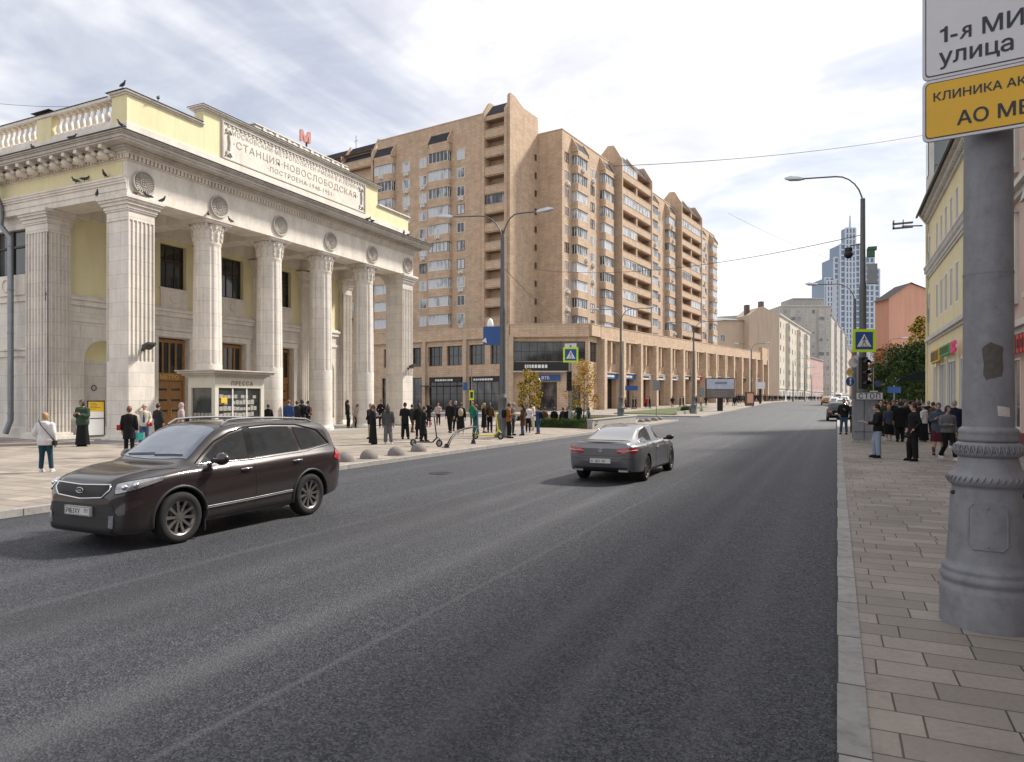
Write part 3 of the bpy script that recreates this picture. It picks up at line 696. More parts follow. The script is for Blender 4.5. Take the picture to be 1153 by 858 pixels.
BWID = 4.2; BD = 1.0
bayA = baymesh(BWID-.3, BD-.12, 'white_frame'); bayB = baymesh(BWID-.3, BD-.12, 'brown_frame')
acm = MB(); acm.box(-.4,.4,-.35,0,0,.55); acm.tube([(.28*math.cos(t*math.pi/8),-.36,.28+.2*math.sin(t*math.pi/8)) for t in range(17)], .03, 5, 1)
acm = acm.mesh('air_conditioner', [M['white'], M['black']])
wl = MB(); trimb = MB(); roofb = MB(); logb = MB()
def bay(O, a, z_top):
    """projecting window bay running up a wall from O along a"""
    a = Vector(a).normalized(); n = Vector((a.y, -a.x, 0)); O = Vector(O)
    def bx(z0, z1, ins, mb=wl):
        p = [O+a*ins, O+a*ins+n*(BD-ins-.25), O+a*(ins+.25)+n*(BD-ins), O+a*(BWID-ins-.25)+n*(BD-ins), O+a*(BWID-ins)+n*(BD-ins-.25), O+a*(BWID-ins)]
        mb.prism([(q.x, q.y) for q in p], z0, z1)
    bx(0, ZK[0]-HW, 0)
    for k, z in enumerate(ZK):
        z1 = ZK[k+1]-HW if k+1 < len(ZK) else z_top
        bx(z+HW+.05, z1, 0); bx(z+HW+.0, z+HW+.08, -.06, trimb); 
        if k: place(bayA if rnd.random() < .72 else bayB, 'bay_window', apt, O+a*.15+Vector((0,0,z-HW)), a)
        if rnd.random() < .2 and k: place(acm, 'air_conditioner', apt, O+a*rnd.uniform(.8,BWID-.6)+n*(BD-.02)+Vector((0,0,z-HW-.75)), a)
    # sloped dark cap
    p0, p1 = O, O+a*BWID; q0, q1 = p0+n*BD, p1+n*BD; up = Vector((0,0,1))
    rb_ = MB(); rb_.add([q0+up*z_top, q1+up*z_top, p1+up*(z_top+1.7)+n*.05, p0+up*(z_top+1.7)+n*.05, p0+up*z_top, p1+up*z_top], [(0,1,2,3),(0,3,4),(1,5,2)]); rb_.build('bay_roof', rf, apt)
    for s in (-.1, BWID-.1):
        b_ = O+a*s; wl.extr([b_+up*(z_top-.3), b_+n*(BD+.1)+up*(z_top-.3), b_+n*(BD+.1)+up*(z_top+.3), b_+up*(z_top+2.1)], a*.22)
def loggia_block(O, a, W, D, ztop, nfl, glaz, k0=0, slabs=True, peak=3.3, split=2):
    """projecting stack of loggias with a raking roof between peaked end walls"""
    a = Vector(a).normalized(); n = Vector((a.y, -a.x, 0)); O = Vector(O); F = O+n*D; up = Vector((0,0,1))
    holes = []; ed = .55 if split > 1 else .3; cw = (W-ed*2-.5*(split-1))/split
    for k in range(k0, k0+nfl):
        zc = 14.8+2.9*(k-1)
        for s in range(split): x0 = ed+s*(cw+.5); holes.append((x0, x0+cw, zc-.15, zc+1.35))
    facade(wl, F, a, W, ztop, holes, .35)
    for z in sorted(set(h[2] for h in holes)):
        p = F+n*.06; wl.prism([(q.x,q.y) for q in (F, F+n*.12, F+a*W+n*.12, F+a*W)], z-1.25, z-.06)
        trimb.prism([(q.x,q.y) for q in (F, F+n*.17, F+a*W+n*.17, F+a*W)], z-.06, z+.02)
    # dark deep interiors
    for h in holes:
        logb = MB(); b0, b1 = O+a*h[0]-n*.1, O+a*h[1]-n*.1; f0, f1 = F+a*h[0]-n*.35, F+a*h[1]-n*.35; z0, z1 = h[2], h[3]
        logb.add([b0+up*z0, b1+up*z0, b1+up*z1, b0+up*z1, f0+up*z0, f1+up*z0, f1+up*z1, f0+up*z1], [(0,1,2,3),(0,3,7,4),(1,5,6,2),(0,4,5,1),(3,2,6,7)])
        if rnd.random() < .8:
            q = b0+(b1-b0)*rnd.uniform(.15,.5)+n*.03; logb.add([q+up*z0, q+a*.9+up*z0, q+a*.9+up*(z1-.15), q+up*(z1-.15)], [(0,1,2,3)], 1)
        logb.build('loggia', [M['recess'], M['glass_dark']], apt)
    for i, h in enumerate(holes):
        if i in glaz: place(winmesh('loggia_glazing', h[1]-h[0], h[3]-h[2], 5, 'white_frame' if rnd.random() < .7 else 'brown_frame'), 'loggia_glazing', apt, F+a*h[0]+up*h[2], a, -.05)
    for s in (-.02, W-.4):
        b_ = O+a*s
        wl.extr([b_-n*2.6, b_+n*(D+.25), b_+n*(D+.25)+up*(ztop+.5), b_+n*(D-1.4)+up*(ztop+peak), b_-n*.9+up*(ztop+peak+.1), b_-n*2.2+up*(ztop+peak-1.3), b_-n*2.6+up*(ztop)], a*.42)
    cells = split
    for i in range(cells):     # raking roofs facing outwards, parted by low fins
        p0 = F+a*(W*i/cells+.4); p1 = F+a*(W*(i+1)/cells-.05)
        rb_ = MB(); rb_.add([p0+up*(ztop+.1)-n*.1, p1+up*(ztop+.1)-n*.1, p1-n*(D+.6)+up*(ztop+peak-.2), p0-n*(D+.6)+up*(ztop+peak-.2), p0-n*(D+.6)+up*ztop, p1-n*(D+.6)+up*ztop], [(0,1,2,3),(0,3,4),(1,5,2)]); rb_.build('raking_roof', rf, apt)
        if i: wl.extr([p0+up*ztop-a*.45, p0-a*.45+n*.1+up*(ztop+.3), p0-a*.45-n*(D+.4)+up*(ztop+peak+.1), p0-a*.45-n*(D+.8)+up*ztop], a*.35)
Y1 = 85.5; RT = 44.9
# right wing (faces +x), walls with openings
wc = [1.6, 11.2, 44.0, 77.8]
holes = [(c-.75, c+.75, z-HW, z+HW) for c in wc for z in ZK]
facade(wl, (0,0,0), (0,1,0), Y1, RT, holes, .18)
facade(wl, (-4.4,0,0), (1,0,0), 4.4, RT, [], .2)
wl.box(-14, -.02, .3, Y1, 0, RT-.8); wl.prism([(-14,Y1),(0,Y1),(0,Y1+.4),(-14,Y1+.4)], 0, RT)
trimb.box(-4.45, .06, -.06, .2, RT, RT+.15); trimb.box(-.3, .06, .2, Y1+.4, RT, RT+.15)
for c in wc:
    for k, z in enumerate(ZK):
        if k: place(W2 if rnd.random() < .6 else W2b, 'window', apt, (0, c-.75, z-HW), (0,1,0), -.06)
        if k and rnd.random() < .3: place(acm, 'air_conditioner', apt, (.02, c+.2, z-HW-.75), (0,1,0))
for t in (3.4, 14.2, 37.0, 47.8, 70.6, 81.2): bay((0, t, 0), (0,1,0), 42.6)
loggia_block((0, 19.6, 0), (0,1,0), 15.4, 1.7, 45.0, 11, {22-22+2, 4, 9, 12, 17, 20, 21-1+0, 16, 8}, k0=1)
loggia_block((0, 53.2, 0), (0,1,0), 15.4, 1.7, 45.0, 11, {2, 7, 10, 13, 18, 19}, k0=1)
# front facade (faces -y) left of the tower
FY = -8.5; xt = -4.4; xl = AX_(425, FY); xr = AX_(544, FY)
fw = [AX_(u, FY) for u in (457.5, 476.4, 519)]
W_ = xr-xl
holes = [(c-xl-.75, c-xl+.75, z-HW, z+HW) for c in fw for z in ZK]
facade(wl, (xl,FY,0), (1,0,0), W_, 46.4, holes, .18)
wl.box(xl-22, xr, FY+.3, 4, 0, 45.4)
trimb.box(xl, xr, FY-.06, FY+.3, 46.4, 46.55)
for c in fw:
    for k, z in enumerate(ZK):
        if k: place(W2 if rnd.random() < .75 else W2b, 'window', apt, (c-.75, FY, z-HW), (1,0,0), -.06)
        if k and rnd.random() < .3: place(acm, 'air_conditioner', apt, (c+.1, FY-.02, z-HW-.75), (1,0,0))
for u in (497, 435): bay((AX_(u, FY)-BWID/2, FY, 0), (1,0,0), 43.2)
# rounded shoulder beside the tower
wl.lathe([(1.3, 0), (1.3, 46.2)], (xr-1.2, FY+1.3, 0), 24); 
# tower of loggias
TX0, TX1 = xr+.1, xt
tw = TX1-TX0-.6
loggia_block((TX0, FY+1.4, 0), (1,0,0), TX1-TX0-.45, 1.6, 45.8, 12, {7}, k0=0, peak=2.6, split=1)
wl.prism([(TX0-1.2,FY+1.4),(TX1-.5,FY+1.4),(TX1-.5,.3),(TX0-1.2,.3)], 0, 45.9)
facade(wl, (TX1,-8.6,0), (0,1,0), 8.6, 47.6, [(7.5, 7.95, z-.5, z+.5) for z in ZK], .2)
wl.extr([(TX1-.5,-8.6,0),(TX1-.5,.02,0),(TX1-.5,.02,46.0),(TX1-.5,-7.4,48.6),(TX1-.5,-8.4,48.6),(TX1-.5,-8.6,48.2)], (.498,0,0))
wl.box(TX1-4.6,TX1-.5,-7.5,.0,45.9,46.6)
slit = winmesh('window', .5, .95, 1, 'brown_frame', 'glass_dark')
for z in ZK: place(slit, 'window', apt, (TX1, -1.2, z-.45), (0,1,0), .05)
# set-back left wing beyond: gabled pier and loggias under dark roofs
loggia_block((xl-15.5, FY+1.0, 0), (1,0,0), 15.2, 1.6, 43.6, 11, {3,8}, k0=1, peak=3.6)
roofb.box(xl-30, xl-15.6, FY+1.5, 2, 0, 44); roofb.add([(xl-30,FY,43.5),(xl-15.6,FY,43.5),(xl-15.6,FY+2.4,47.2),(xl-30,FY+2.4,47.2)], [(0,1,2,3)])
wl.build('wall', br, apt); trimb.build('brick_band', bt, apt); roofb.build('roof', rf, apt)
# rooftop bits
q = MB(); q.cyl((-8,-4,46),(-8,-4,49.5),.05); q.cyl((xl-8,FY+3,46),(xl-8,FY+3,50),.05); q.cyl((xl-8.5,FY+3,49),(xl-7.5,FY+3,49),.03); q.build('antenna', M['dark_metal'], apt)
# ================================================================ two-storey arcade in front
Q = [PT(415, 113), PT(574, 97.6), PT(576, 97.0), PT(663, 97.5), PT(673, 100.8), PT(861, 186)]
def RZ(x, y): return 12.45+(y-90)*.0155
arc = thing('shopping_arcade', 'long two storey brick arcade with tall piers and shops below the apartment block', 'building', (Q[1].x, Q[1].y, 0))
def L(p): return Vector((p.x-Q[1].x, p.y-Q[1].y, 0))
wl = MB(); pr = MB(); tr_ = MB()
poly = [L(Q[0]), L(Q[1]), L(Q[3]), L(Q[4]), L(Q[5]), L(Q[5])+Vector((-16,6,0)), L(Q[0])+Vector((-4,26,0))]
def rzl(x, y): return RZ(x, y+Q[1].y)
shrink = [L(Q[0])+Vector((0,.6,0)), L(Q[1])+Vector((0,.9,0)), L(Q[3])+Vector((-.5,.9,0)), L(Q[4])+Vector((-.8,.5,0)), L(Q[5])+Vector((-.8,-.4,0)), poly[5], poly[6]]
core = MB(); core.prism([(p.x, p.y) for p in shrink], 0, lambda x, y: rzl(x,y)-1.0); core.build('core', M['brown_frame'], arc)
rr = MB(); rr.add([(p.x,p.y,rzl(p.x,p.y)-.9) for p in [poly[0],poly[1],poly[2],poly[3],poly[4],poly[5],poly[6]]], [(0,1,2,3,4,5,6)]); rr.build('roof', M['roof_grey'], arc)
def pod_face(P0, P1, holes, H=11.0):
    a = (P1-P0); W = a.length; facade(wl, P0, a, W, H, holes, .55); return a.normalized(), W
def band(P0, P1, z0off, z1off, out, mb=wl):        # parapet following the rising roof line
    a = (P1-P0).normalized(); n = Vector((a.y,-a.x,0))
    p = [P0, P0+n*out, P1+n*out, P1]
    mb.prism([(q.x,q.y) for q in p], lambda x,y: rzl(x,y)+z0off, lambda x,y: rzl(x,y)+z1off)
# (1) face beside the portico
P0, P1 = L(Q[0]), L(Q[1]); a = (P1-P0).normalized(); W = (P1-P0).length
def along(u):   # distance along a face for a pixel column
    dx, dy = -SN+CS*(u-CX)/FL, CS+SN*(u-CX)/FL; A0_ = P0+Vector((Q[1].x,Q[1].y,0)); 
    # solve A0+s*a = t*(dx,dy)
    det = a.x*(-dy)-a.y*(-dx); return ((-A0_.x)*(-dy)-(-A0_.y)*(-dx))/det
ups = [(432,440),(448,460),(464,474),(482,498),(503,520),(528,546),(552,568)]
los = [(430,475),(483,521),(528,569)]
zt = lambda v: HC+99*(HV-v)/FL
H1 = [(along(x), along(y), 7.0, 9.9) for x, y in ups]; H2 = [(along(x), along(y), .3, 5.3) for x, y in los]
facade(wl, P0, a, W, 11.4, H1+H2, .6)
band(P0, P1, -1.6, 0, .25); band(P0, P1, -1.75, -1.6, .35, tr_); band(P0, P1, -.0, .1, .3, tr_)
n = Vector((a.y,-a.x,0))
for u in (479, 525, 572, 446):
    s = along(u); p = P0+a*s; pr = MB(); pr.prism([(q.x,q.y) for q in (p-a*.3, p-a*.3+n*.45, p+a*.3+n*.45, p+a*.3)], 0, 10.9); pr.build('pier', bt, arc)
def glazing(name, P0, a, h, nv, nh=1, gl='glass_dark', fr='dark_wood', inset=.45):
    w = h[1]-h[0]; hh = h[3]-h[2]; f = MB(); t = .09
    f.box(0,w,-.1,0,0,t); f.box(0,w,-.1,0,hh-t,hh); f.box(0,t,-.1,0,t,hh-t); f.box(w-t,w,-.1,0,t,hh-t)
    for i in range(1, nv): f.box(w*i/nv-.04, w*i/nv+.04, -.09, 0, t, hh-t)
    for i in range(1, nh+1): f.box(t, w-t, -.095, .0, hh*i/(nh+1)-.03, hh*i/(nh+1)+.03)
    f.add([(0,-.05,0),(w,-.05,0),(w,-.05,hh),(0,-.05,hh)], [(0,1,2,3)], 1)
    o = bpy.data.objects.new(name, f.mesh(name, [M[fr], M[gl]])); COL.objects.link(o); o.parent = arc
    nn = Vector((a.y,-a.x,0)); o.location = P0+a*h[0]-nn*inset+Vector((0,0,h[2])); o.rotation_euler = (0,0,math.atan2(a.y,a.x)); return o
for h in H1: glazing('window', P0, a, h, 3, 1)
M['shop_glass'] = glassy('shop_glass', (.01,.012,.014), (.14,.13,.12), .45)
for h in H2: glazing('shopfront', P0, a, h, 5, 1, 'shop_glass', 'black_metal', .35)
def sign_board(P0, a, s0, s1, z0, z1, m, txt=None, tm='white', out=.1, size=.5, label=None, off=.3):
    nn = Vector((a.y,-a.x,0)); b = MB(); p = P0+a*s0; q = P0+a*s1
    b.prism([(x.x,x.y) for x in (p, p+nn*out, q+nn*out, q)], z0, z1); o = b.build('shop_sign', m, arc)
    if txt == '~':
        mk = MB(); x = s0+off
        while x < min(s1-.4, s0+off+3.2):
            w_ = rnd.uniform(.15,.42); p = P0+a*x+nn*out; q = p+a*w_; mk.prism([(c.x,c.y) for c in (p,p+nn*.03,q+nn*.03,q)], z0+(z1-z0)*.3, z0+(z1-z0)*.68); x += w_+.12
        mk.build('lettering', M[tm], o)
    elif txt: text(txt, size, M[tm], o, wallM(P0+a*(s0+off)+nn*(out+.02)+Vector((0,0,z0+(z1-z0-size*.7)/2)), a), depth=.02, bold=.006)
sign_board(P0, a, along(485), along(520), 4.5, 5.2, M['black'], '~', size=.42, off=1.0); sign_board(P0, a, along(530), along(568), 4.5, 5.2, M['black'], '~', size=.42, off=.6)
b = MB(); p = P0+a*along(481); q = P0+a*along(522); b.prism([(x.x,x.y) for x in (p,p+n*1.8,q+n*1.8,q)], 3.9, 4.05); b.build('canopy', M['dark_metal'], arc)
# (2) glazed corner
P0, P1 = L(Q[1]), L(Q[3]); a = (P1-P0).normalized(); W = (P1-P0).length; n = Vector((a.y,-a.x,0))
Hc = [(.5, W-.5, 7.3, 10.1)]; Hd = [(4.2, 6.6, .3, 4.4), (8.2, 9.9, .3, 4.0)]
facade(wl, P0, a, W, 11.4, Hc+Hd, .5); glazing('corner_window', P0, a, Hc[0], 9, 1, inset=.3); glazing('doorway', P0, a, Hd[0], 2, 1, 'shop_glass'); glazing('doorway', P0, a, Hd[1], 2, 1, 'shop_glass')
band(P0, P1, -1.6, 0, .5); band(P0, P1, -1.75, -1.6, .6, tr_); band(P0, P1, 0, .1, .55, tr_)
pr = MB(); pr.prism([(q.x,q.y) for q in (P0-a*.2, P0-a*.2+n*.7, P0+a*.5+n*.7, P0+a*.5)], 0, 10.9); pr.build('pier', bt, arc)
sign_board(P0, a, .6, along(640), 6.0, 7.2, M['black'], '~', size=.5, off=1.5, out=.5); sign_board(P0, a, along(607), along(631), 4.6, 5.4, M['blue_sign'], 'ВТБ', size=.6, off=.3, out=.3)
b = MB(); b.prism([(q.x,q.y) for q in (P0+a*.5, P0+a*.5+n*.9, P0+a*(W-3)+n*.9, P0+a*(W-3))], 5.75, 5.95); b.build('ledge', M['stone_trim'], arc)
# (3) chamfer and (4) long street face
P0, P1 = L(Q[3]), L(Q[4]); a = (P1-P0).normalized(); W = (P1-P0).length; hq = [(.3, W-.3, 7.3, 10.1)]
facade(wl, P0, a, W, 11.4, hq, .5); glazing('corner_window', P0, a, hq[0], 2, 1, inset=.3); band(P0, P1, -1.6, 0, .5); band(P0, P1, 0, .1, .55, tr_)
P0, P1 = L(Q[4]), L(Q[5]); a = (P1-P0).normalized(); W = (P1-P0).length; n = Vector((a.y,-a.x,0)); NB = 15; bw = W/NB
Hs = []; Hl = []; shopc = ['blue_sign','blue_sign','white','white','sign_white','black','red','white','black','lamp_grey','black','white','lamp_grey','black']
for i in range(NB):
    s = i*bw; zb = rzl(0, (P0+a*s).y)-12.45
    if i in (10, 14): Hs.append((s+1.2, s+bw-.2, .3+zb, 8.0+zb)); continue
    for j in (0, 1): x0 = s+1.15+j*(bw-1.15)/2; Hs.append((x0, x0+(bw-1.15)/2-.45, 7.2+zb, 10.35+zb))
    Hl.append((s+1.15, s+bw-.3, .2+zb, 5.1+zb))
facade(wl, P0, a, W, 11.9, Hs+Hl, 1.1)
band(P0, P1, -1.8, 0, .55); band(P0, P1, -1.95, -1.8, .62, tr_); band(P0, P1, 0, .1, .6, tr_)
for h in Hs:
    if h[3]-h[2] < 5: glazing('window', P0, a, h, 2, 1, inset=.9)
for i, h in enumerate(Hl):
    glazing('shopfront', P0, a, h, 4, 1, 'shop_glass', 'black_metal', .9)
    sign_board(P0, a, h[0]+.1, h[1]-.1, h[3]-.15, h[3]+.65, M[shopc[i % len(shopc)]], '~' if i < 9 else None, 'sign_ink' if 'white' in shopc[i%len(shopc)] else 'white', size=.5, off=.5, out=.3)
for i in range(NB+1):
    s = min(i*bw, W-.9); p = P0+a*s; zb = rzl(0,p.y)
    pr = MB(); pr.prism([(q.x,q.y) for q in (p, p+n*1.1, p+a*.9+n*1.1, p+a*.9)], 0, zb-1.85); pr.build('pier', bt, arc); pr = MB()
    if i < NB and i not in (10,14):      # mid mullion with its pointed corbel
        m = P0+a*(s+1.15+(bw-1.15)/2-.45); z7 = zb-12.45+7.2
        pr.prism([(q.x,q.y) for q in (m, m+n*.5, m+a*.45+n*.5, m+a*.45)], z7, zb-1.85)
        pr.add([m+Vector((0,0,z7)), m+n*.5+Vector((0,0,z7)), m+a*.45+n*.5+Vector((0,0,z7)), m+a*.45+Vector((0,0,z7)), m+a*.22+Vector((0,0,z7-1.4))], [(0,1,4),(1,2,4),(2,3,4)]); pr.build('mullion', bt, arc)
        tr_.prism([(q.x,q.y) for q in (p+a*.9, p+a*.9+n*.45, p+a*bw+n*.45, p+a*bw)], zb-12.45+5.75, zb-12.45+5.9)
for i in (10, 14):     # round-headed archways
    s = i*bw; zb = rzl(0,(P0+a*s).y)-12.45; c_ = s+(bw+1)/2; r = (bw-1.4)/2; K = 14
    A_ = [P0+a*(c_-r*math.cos(math.pi*k/K))+Vector((0,0,zb+8.0-.02+r*math.sin(math.pi*k/K)-r)) for k in range(K+1)]
    for k in range(K):
        wl.add([A_[k]+n*.02, A_[k+1]+n*.02, Vector((A_[k+1].x,A_[k+1].y,zb+8.05))+n*.02, Vector((A_[k].x,A_[k].y,zb+8.05))+n*.02], [(0,1,2,3)])
        wl.add([A_[k]+n*.02, A_[k]-n*1.1, A_[k+1]-n*1.1, A_[k+1]+n*.02], [(0,1,2,3)])
e0 = P0+a*(W-6.5)
wl.prism([(q.x,q.y) for q in (e0+n*.0, e0+n*.9, e0+a*.9+n*.9, e0+a*.9)], 0, 15.4); wl.prism([(q.x,q.y) for q in (P0+a*(W-.6), P0+a*(W-.6)+n*.9, P0+a*(W+.3)+n*.9, P0+a*(W+.3))], 0, 15.4); wl.prism([(q.x,q.y) for q in (e0+a*.9, e0+a*.9+n*.85, P0+a*(W-.6)+n*.85, P0+a*(W-.6))], 11, 15.3)
facade(wl, P1, Vector((-16,6,0)), 17, 13, [], .2)
wl.build('wall', br, arc); tr_.build('parapet_coping', bt, arc)
# ================================================================ other buildings
M['cream'] = mat('cream_plaster', (.60,.55,.46), .9, var=.18, vs=.15, streak=.35)
M['beige'] = mat('beige_plaster', (.55,.45,.36), .9, var=.15, vs=.1, streak=.3)
M['grey_pl'] = mat('grey_plaster', (.50,.475,.44), .9, var=.22, vs=.1, streak=.35)
M['pink_pl'] = mat('dusty_pink_plaster', (.50,.33,.30), .9, var=.2, vs=.3, streak=.3)
M['salmon'] = mat('salmon_plaster', (.66,.36,.26), .9, var=.12, vs=.1, streak=.25)
M['yellow_house'] = mat('warm_yellow_plaster', (.76,.67,.42), .9, var=.12, vs=.4, streak=.2)
M['white_trim'] = mat('white_stucco', (.62,.60,.56), .8, var=.2, vs=1, streak=.35)
M['tower_w'] = mat('white_tower_panel', (.58,.63,.70), .6, var=.08, vs=.02)  # pale blue of distance haze put into the panel colour
M['tower_b'] = mat('blue_tower_glass', (.13,.22,.36), .25, var=.3, vs=.03, spec=.8)
M['tile_grey'] = mat('grey_green_glass_panel', (.20,.23,.24), .25, var=.25, vs=.2, brick=(2.4,1.9,.06,(.15,.18,.19),(.07,.08,.08)))
def house(name, label, P0, P1, dep, z, H, floors, cols, wm, group=None, ww=1.3, wh=1.9, z1=None, side=0, trim='white_trim', frame='white_frame', roof='roof_grey', rise=2.2, cat='building', skip=0, bayc=(), ground=True, shopm=None):
    P0 = Vector((P0[0],P0[1],0)); P1 = Vector((P1[0],P1[1],0)); a = (P1-P0); W = a.length; a.normalize(); n = Vector((a.y,-a.x,0))
    t = thing(name, label, cat, (P0.x, P0.y, z), math.atan2(a.y, a.x), group)   # local: x along facade, -y outwards
    fh = (H-1.2-(4.2 if ground else .5))/max(floors-1*ground, 1); w = MB(); tr = MB(); hs = []
    z0 = 4.2 if ground else .5; sp = W/cols
    for k in range(floors-(1 if ground else 0)):
        for c in range(cols): xc = sp*(c+.5); hs.append((xc-ww/2, xc+ww/2, z0+fh*k+.9, min(z0+fh*k+.9+wh, z0+fh*(k+1)-.25)))
    gs = [(sp*(c+.5)-sp*.34, sp*(c+.5)+sp*.34, .5, 3.3) for c in range(cols)] if ground else []
    facade(w, (0,0,0), (1,0,0), W, H, hs+gs, .22)
    sh = []
    if side: 
        for k in range(floors-(1 if ground else 0)):
            for c in range(side): xc = dep*(c+.5)/side; sh.append((xc-ww/2, xc+ww/2, z0+fh*k+.9, min(z0+fh*k+.9+wh, z0+fh*(k+1)-.25)))
    facade(w, (0,dep,0), (0,-1,0), dep, H, [(dep-b,dep-a_,c,d) for a_,b,c,d in sh] if sh else [], .22); facade(w, (W,0,0), (0,1,0), dep, H, [], .2); facade(w, (W,dep,0), (-1,0,0), W, H, [], .2)
    w.build('wall', wm, t)
    ins = MB(); ins.box(.25, W-.25, .3, dep-.3, 0, H-.3); ins.build('interior_floor', M['brown_frame'], t)
    r = MB(); e = .45
    if rise:
        v = [(-e,-e,H),(W+e,-e,H),(W+e,dep+e,H),(-e,dep+e,H),(dep*.3,dep/2,H+rise),(W-dep*.3,dep/2,H+rise)]
        r.add(v, [(0,1,5,4),(1,2,5),(2,3,4,5),(3,0,4),(3,2,1,0)])
    else: r.box(.2,W-.2,.2,dep-.2,H-.3,H-.15)
    r.build('roof', M[roof], t)
    for zz, o_ in ((H-.5,.25),(H-.2,.42),(z0-.15,.18)): tr.box(-.02*0, W, -o_, -.002, zz, zz+.22)
    if not rise: tr.box(-.1,W+.1,-.3,.2,H+.02,H+.2); tr.box(-.1,.15,.2,dep,H+.02,H+.2)
    tr.build('cornice', M[trim], t)
    wmz = {}
    def wmf(w_, h_):
        key = (round(w_,2), round(h_,2), rnd.random() < .7)
        if key not in wmz: wmz[key] = winmesh('window', w_, h_, 2 if w_ < 2 else 3, frame if key[2] else 'brown_frame', 'glass_far', .1, .09)
        return wmz[key]
    for i, h in enumerate((hs+gs)[:100-len(sh)]):
        big = h in gs
        place(wmf(h[1]-h[0], h[3]-h[2]), 'shop_window' if big else 'window', t, (h[0], 0, h[2]), (1,0,0), -.08)
    for h in sh: place(wmf(h[1]-h[0], h[3]-h[2]), 'window', t, (0, h[1], h[2]), (0,-1,0), -.08)
    for i, c in enumerate(bayc):       # projecting bay with balconies
        xc = sp*(c+.5); b = MB(); b.prism([(xc-1.9,-.003),(xc-1.2,-1.1),(xc+1.2,-1.1),(xc+1.9,-.003)], z0, H-1.6); o = b.build('bay', wm, t)
        for k in range(floors-1):
            q = MB(); zz = z0+fh*k+.9; q.prism([(xc-1.45,-.9),(xc-1.05,-1.16),(xc+1.05,-1.16),(xc+1.45,-.9)], zz, zz+1.6); q.build('bay_window', M['glass_far'], o)
    return t
# gabled beige house past the arcade, its blank wall towards the camera
g1, g2 = PT(843, 214), PT(877, 216); f2 = PT(912, 281); zb = 1.2
house('corner_house', 'beige seven storey house with a blank gable wall just past the arcade', g2, f2, 24, zb, 27.2, 7, 12, M['cream'], rise=0, bayc=(2,6,9), wh=1.8)
t = thing('gable_wall_house', 'plain beige gable end with chimneys rising behind the end of the arcade', 'building', (g1.x, g1.y, zb)); d_ = g2-g1; W = d_.length
t.rotation_euler = (0,0,math.atan2(d_.y,d_.x)); b = MB(); b.extr([(0,-.3,0),(W,-.3,0),(W,-.3,27.2),(W*.72,-.3,28.0),(W*.45,-.3,29.3),(W*.3,-.3,28.9),(0,-.3,26.6)], (0,9,0)); b.build('wall', M['beige'], t)
b = MB(); b.box(W*.5,W*.62,2,3.4,28.4,31.2); b.build('chimney', M['brown_frame'], t); b = MB(); b.box(.3,1.5,2,3.4,26.5,30.0); b.build('chimney', M['brown_frame'], t)
b = MB(); b.box(W*.3,W*.3+.5,-.36,-.301,0,25); b.build('flue', M['beige'], t)
b = MB(); b.box(-11,-.05,3,18,0,25.2); b.build('wing', M['beige'], t); b = MB(); b.add([(-11.4,2.4,25.2),(0,2.4,25.2),(0,14,27.6),(-9,14,27.6)], [(0,1,2,3)]); b.build('roof', M['zinc'], t)
for zz in (13.5, 18.5): place(winmesh('window', 1.5, 2.2, 2, 'white_frame','glass_far'), 'window', t, (-7.8, 3, zz), (1,0,0), .02)
p0, p1 = PT(880, 335), PT(936, 335); q1 = PT(954, 450)
house('grey_residential_building', 'tall grey stepped residential building beyond the beige gable house', p0, p1, 26, 1.2, 45.5, 13, 7, M['grey_pl'], rise=0, ground=False, wh=1.7, bayc=(1,5))
house('long_grey_residential_building', 'grey building stepping down the street next to the tall stepped one', p1, q1, 30, 1.2, 41, 11, 9, M['grey_pl'], rise=3, wh=1.7, bayc=(1,4,7), roof='zinc')
house('upper_block', 'small grey attic block topping the stepped residential building', PT(893, 352), PT(928, 352), 16, 1.2, 51.5, 14, 4, M['grey_pl'], rise=0, ground=False)
house('pink_house', 'small dusty pink house low between the cream and grey facades', PT(911, 300), PT(927, 330), 14, 1.2, 19, 4, 5, M['pink_pl'], rise=2)
house('distant_beige_building', 'distant beige building closing the left side of the street', PT(952, 455), PT(966, 640), 40, 1.2, 36, 9, 10, M['beige'], rise=3)
house('distant_cream_building', 'pale distant building below the blue glass tower', PT(940, 690), PT(978, 690), 30, 1.2, 42, 9, 9, M['cream'], rise=3)
# glass tower
def tower_box(u0, u1, v0, d, dep, zb=0, fins=True):
    a, c = PT(u0, d), PT(u1, d); h = HC+d*(HV-v0)/FL; ax = (c-a); W = ax.length; ax.normalize(); n = Vector((ax.y,-ax.x,0))
    tw_g.prism([((p.x-T0.x),(p.y-T0.y)) for p in (a, c, c-n*dep, a-n*dep)], zb, h)
    if fins:
        k = max(3, int(W/5.2))
        for i in range(k+1):
            p = a+ax*(W*i/k)-T0; q = [p-ax*1.0, p-ax*1.0+n*.8, p+ax*1.0+n*.8, p+ax*1.0]; tw_w.prism([(x.x,x.y) for x in q], zb, h+.5)
        m = max(4, int((h-zb)/7.0))
        for i in range(m+1):
            zz = zb+(h-zb)*i/m; q = [a-T0, a-T0+n*.55, c-T0+n*.55, c-T0]; tw_w.prism([(x.x,x.y) for x in q], zz-.9, zz+.9)
T0 = PT(958, 900); tow = thing('glass_tower', 'pale blue stepped office tower with a spire, far down the street', 'tower', (T0.x, T0.y, 0)); tw_g = MB(); tw_w = MB()
tower_box(929, 990, 313, 900, 40); tower_box(931, 941, 316, 898, 20); tower_box(939, 984, 290, 898, 35); tower_box(974, 990, 303, 899, 30)
tower_box(946, 968, 275, 896, 30); tower_box(952, 963, 257, 895, 12); tw_w.cyl((0-1,-2,218), (0-1,-2,238), 1.6, .8)
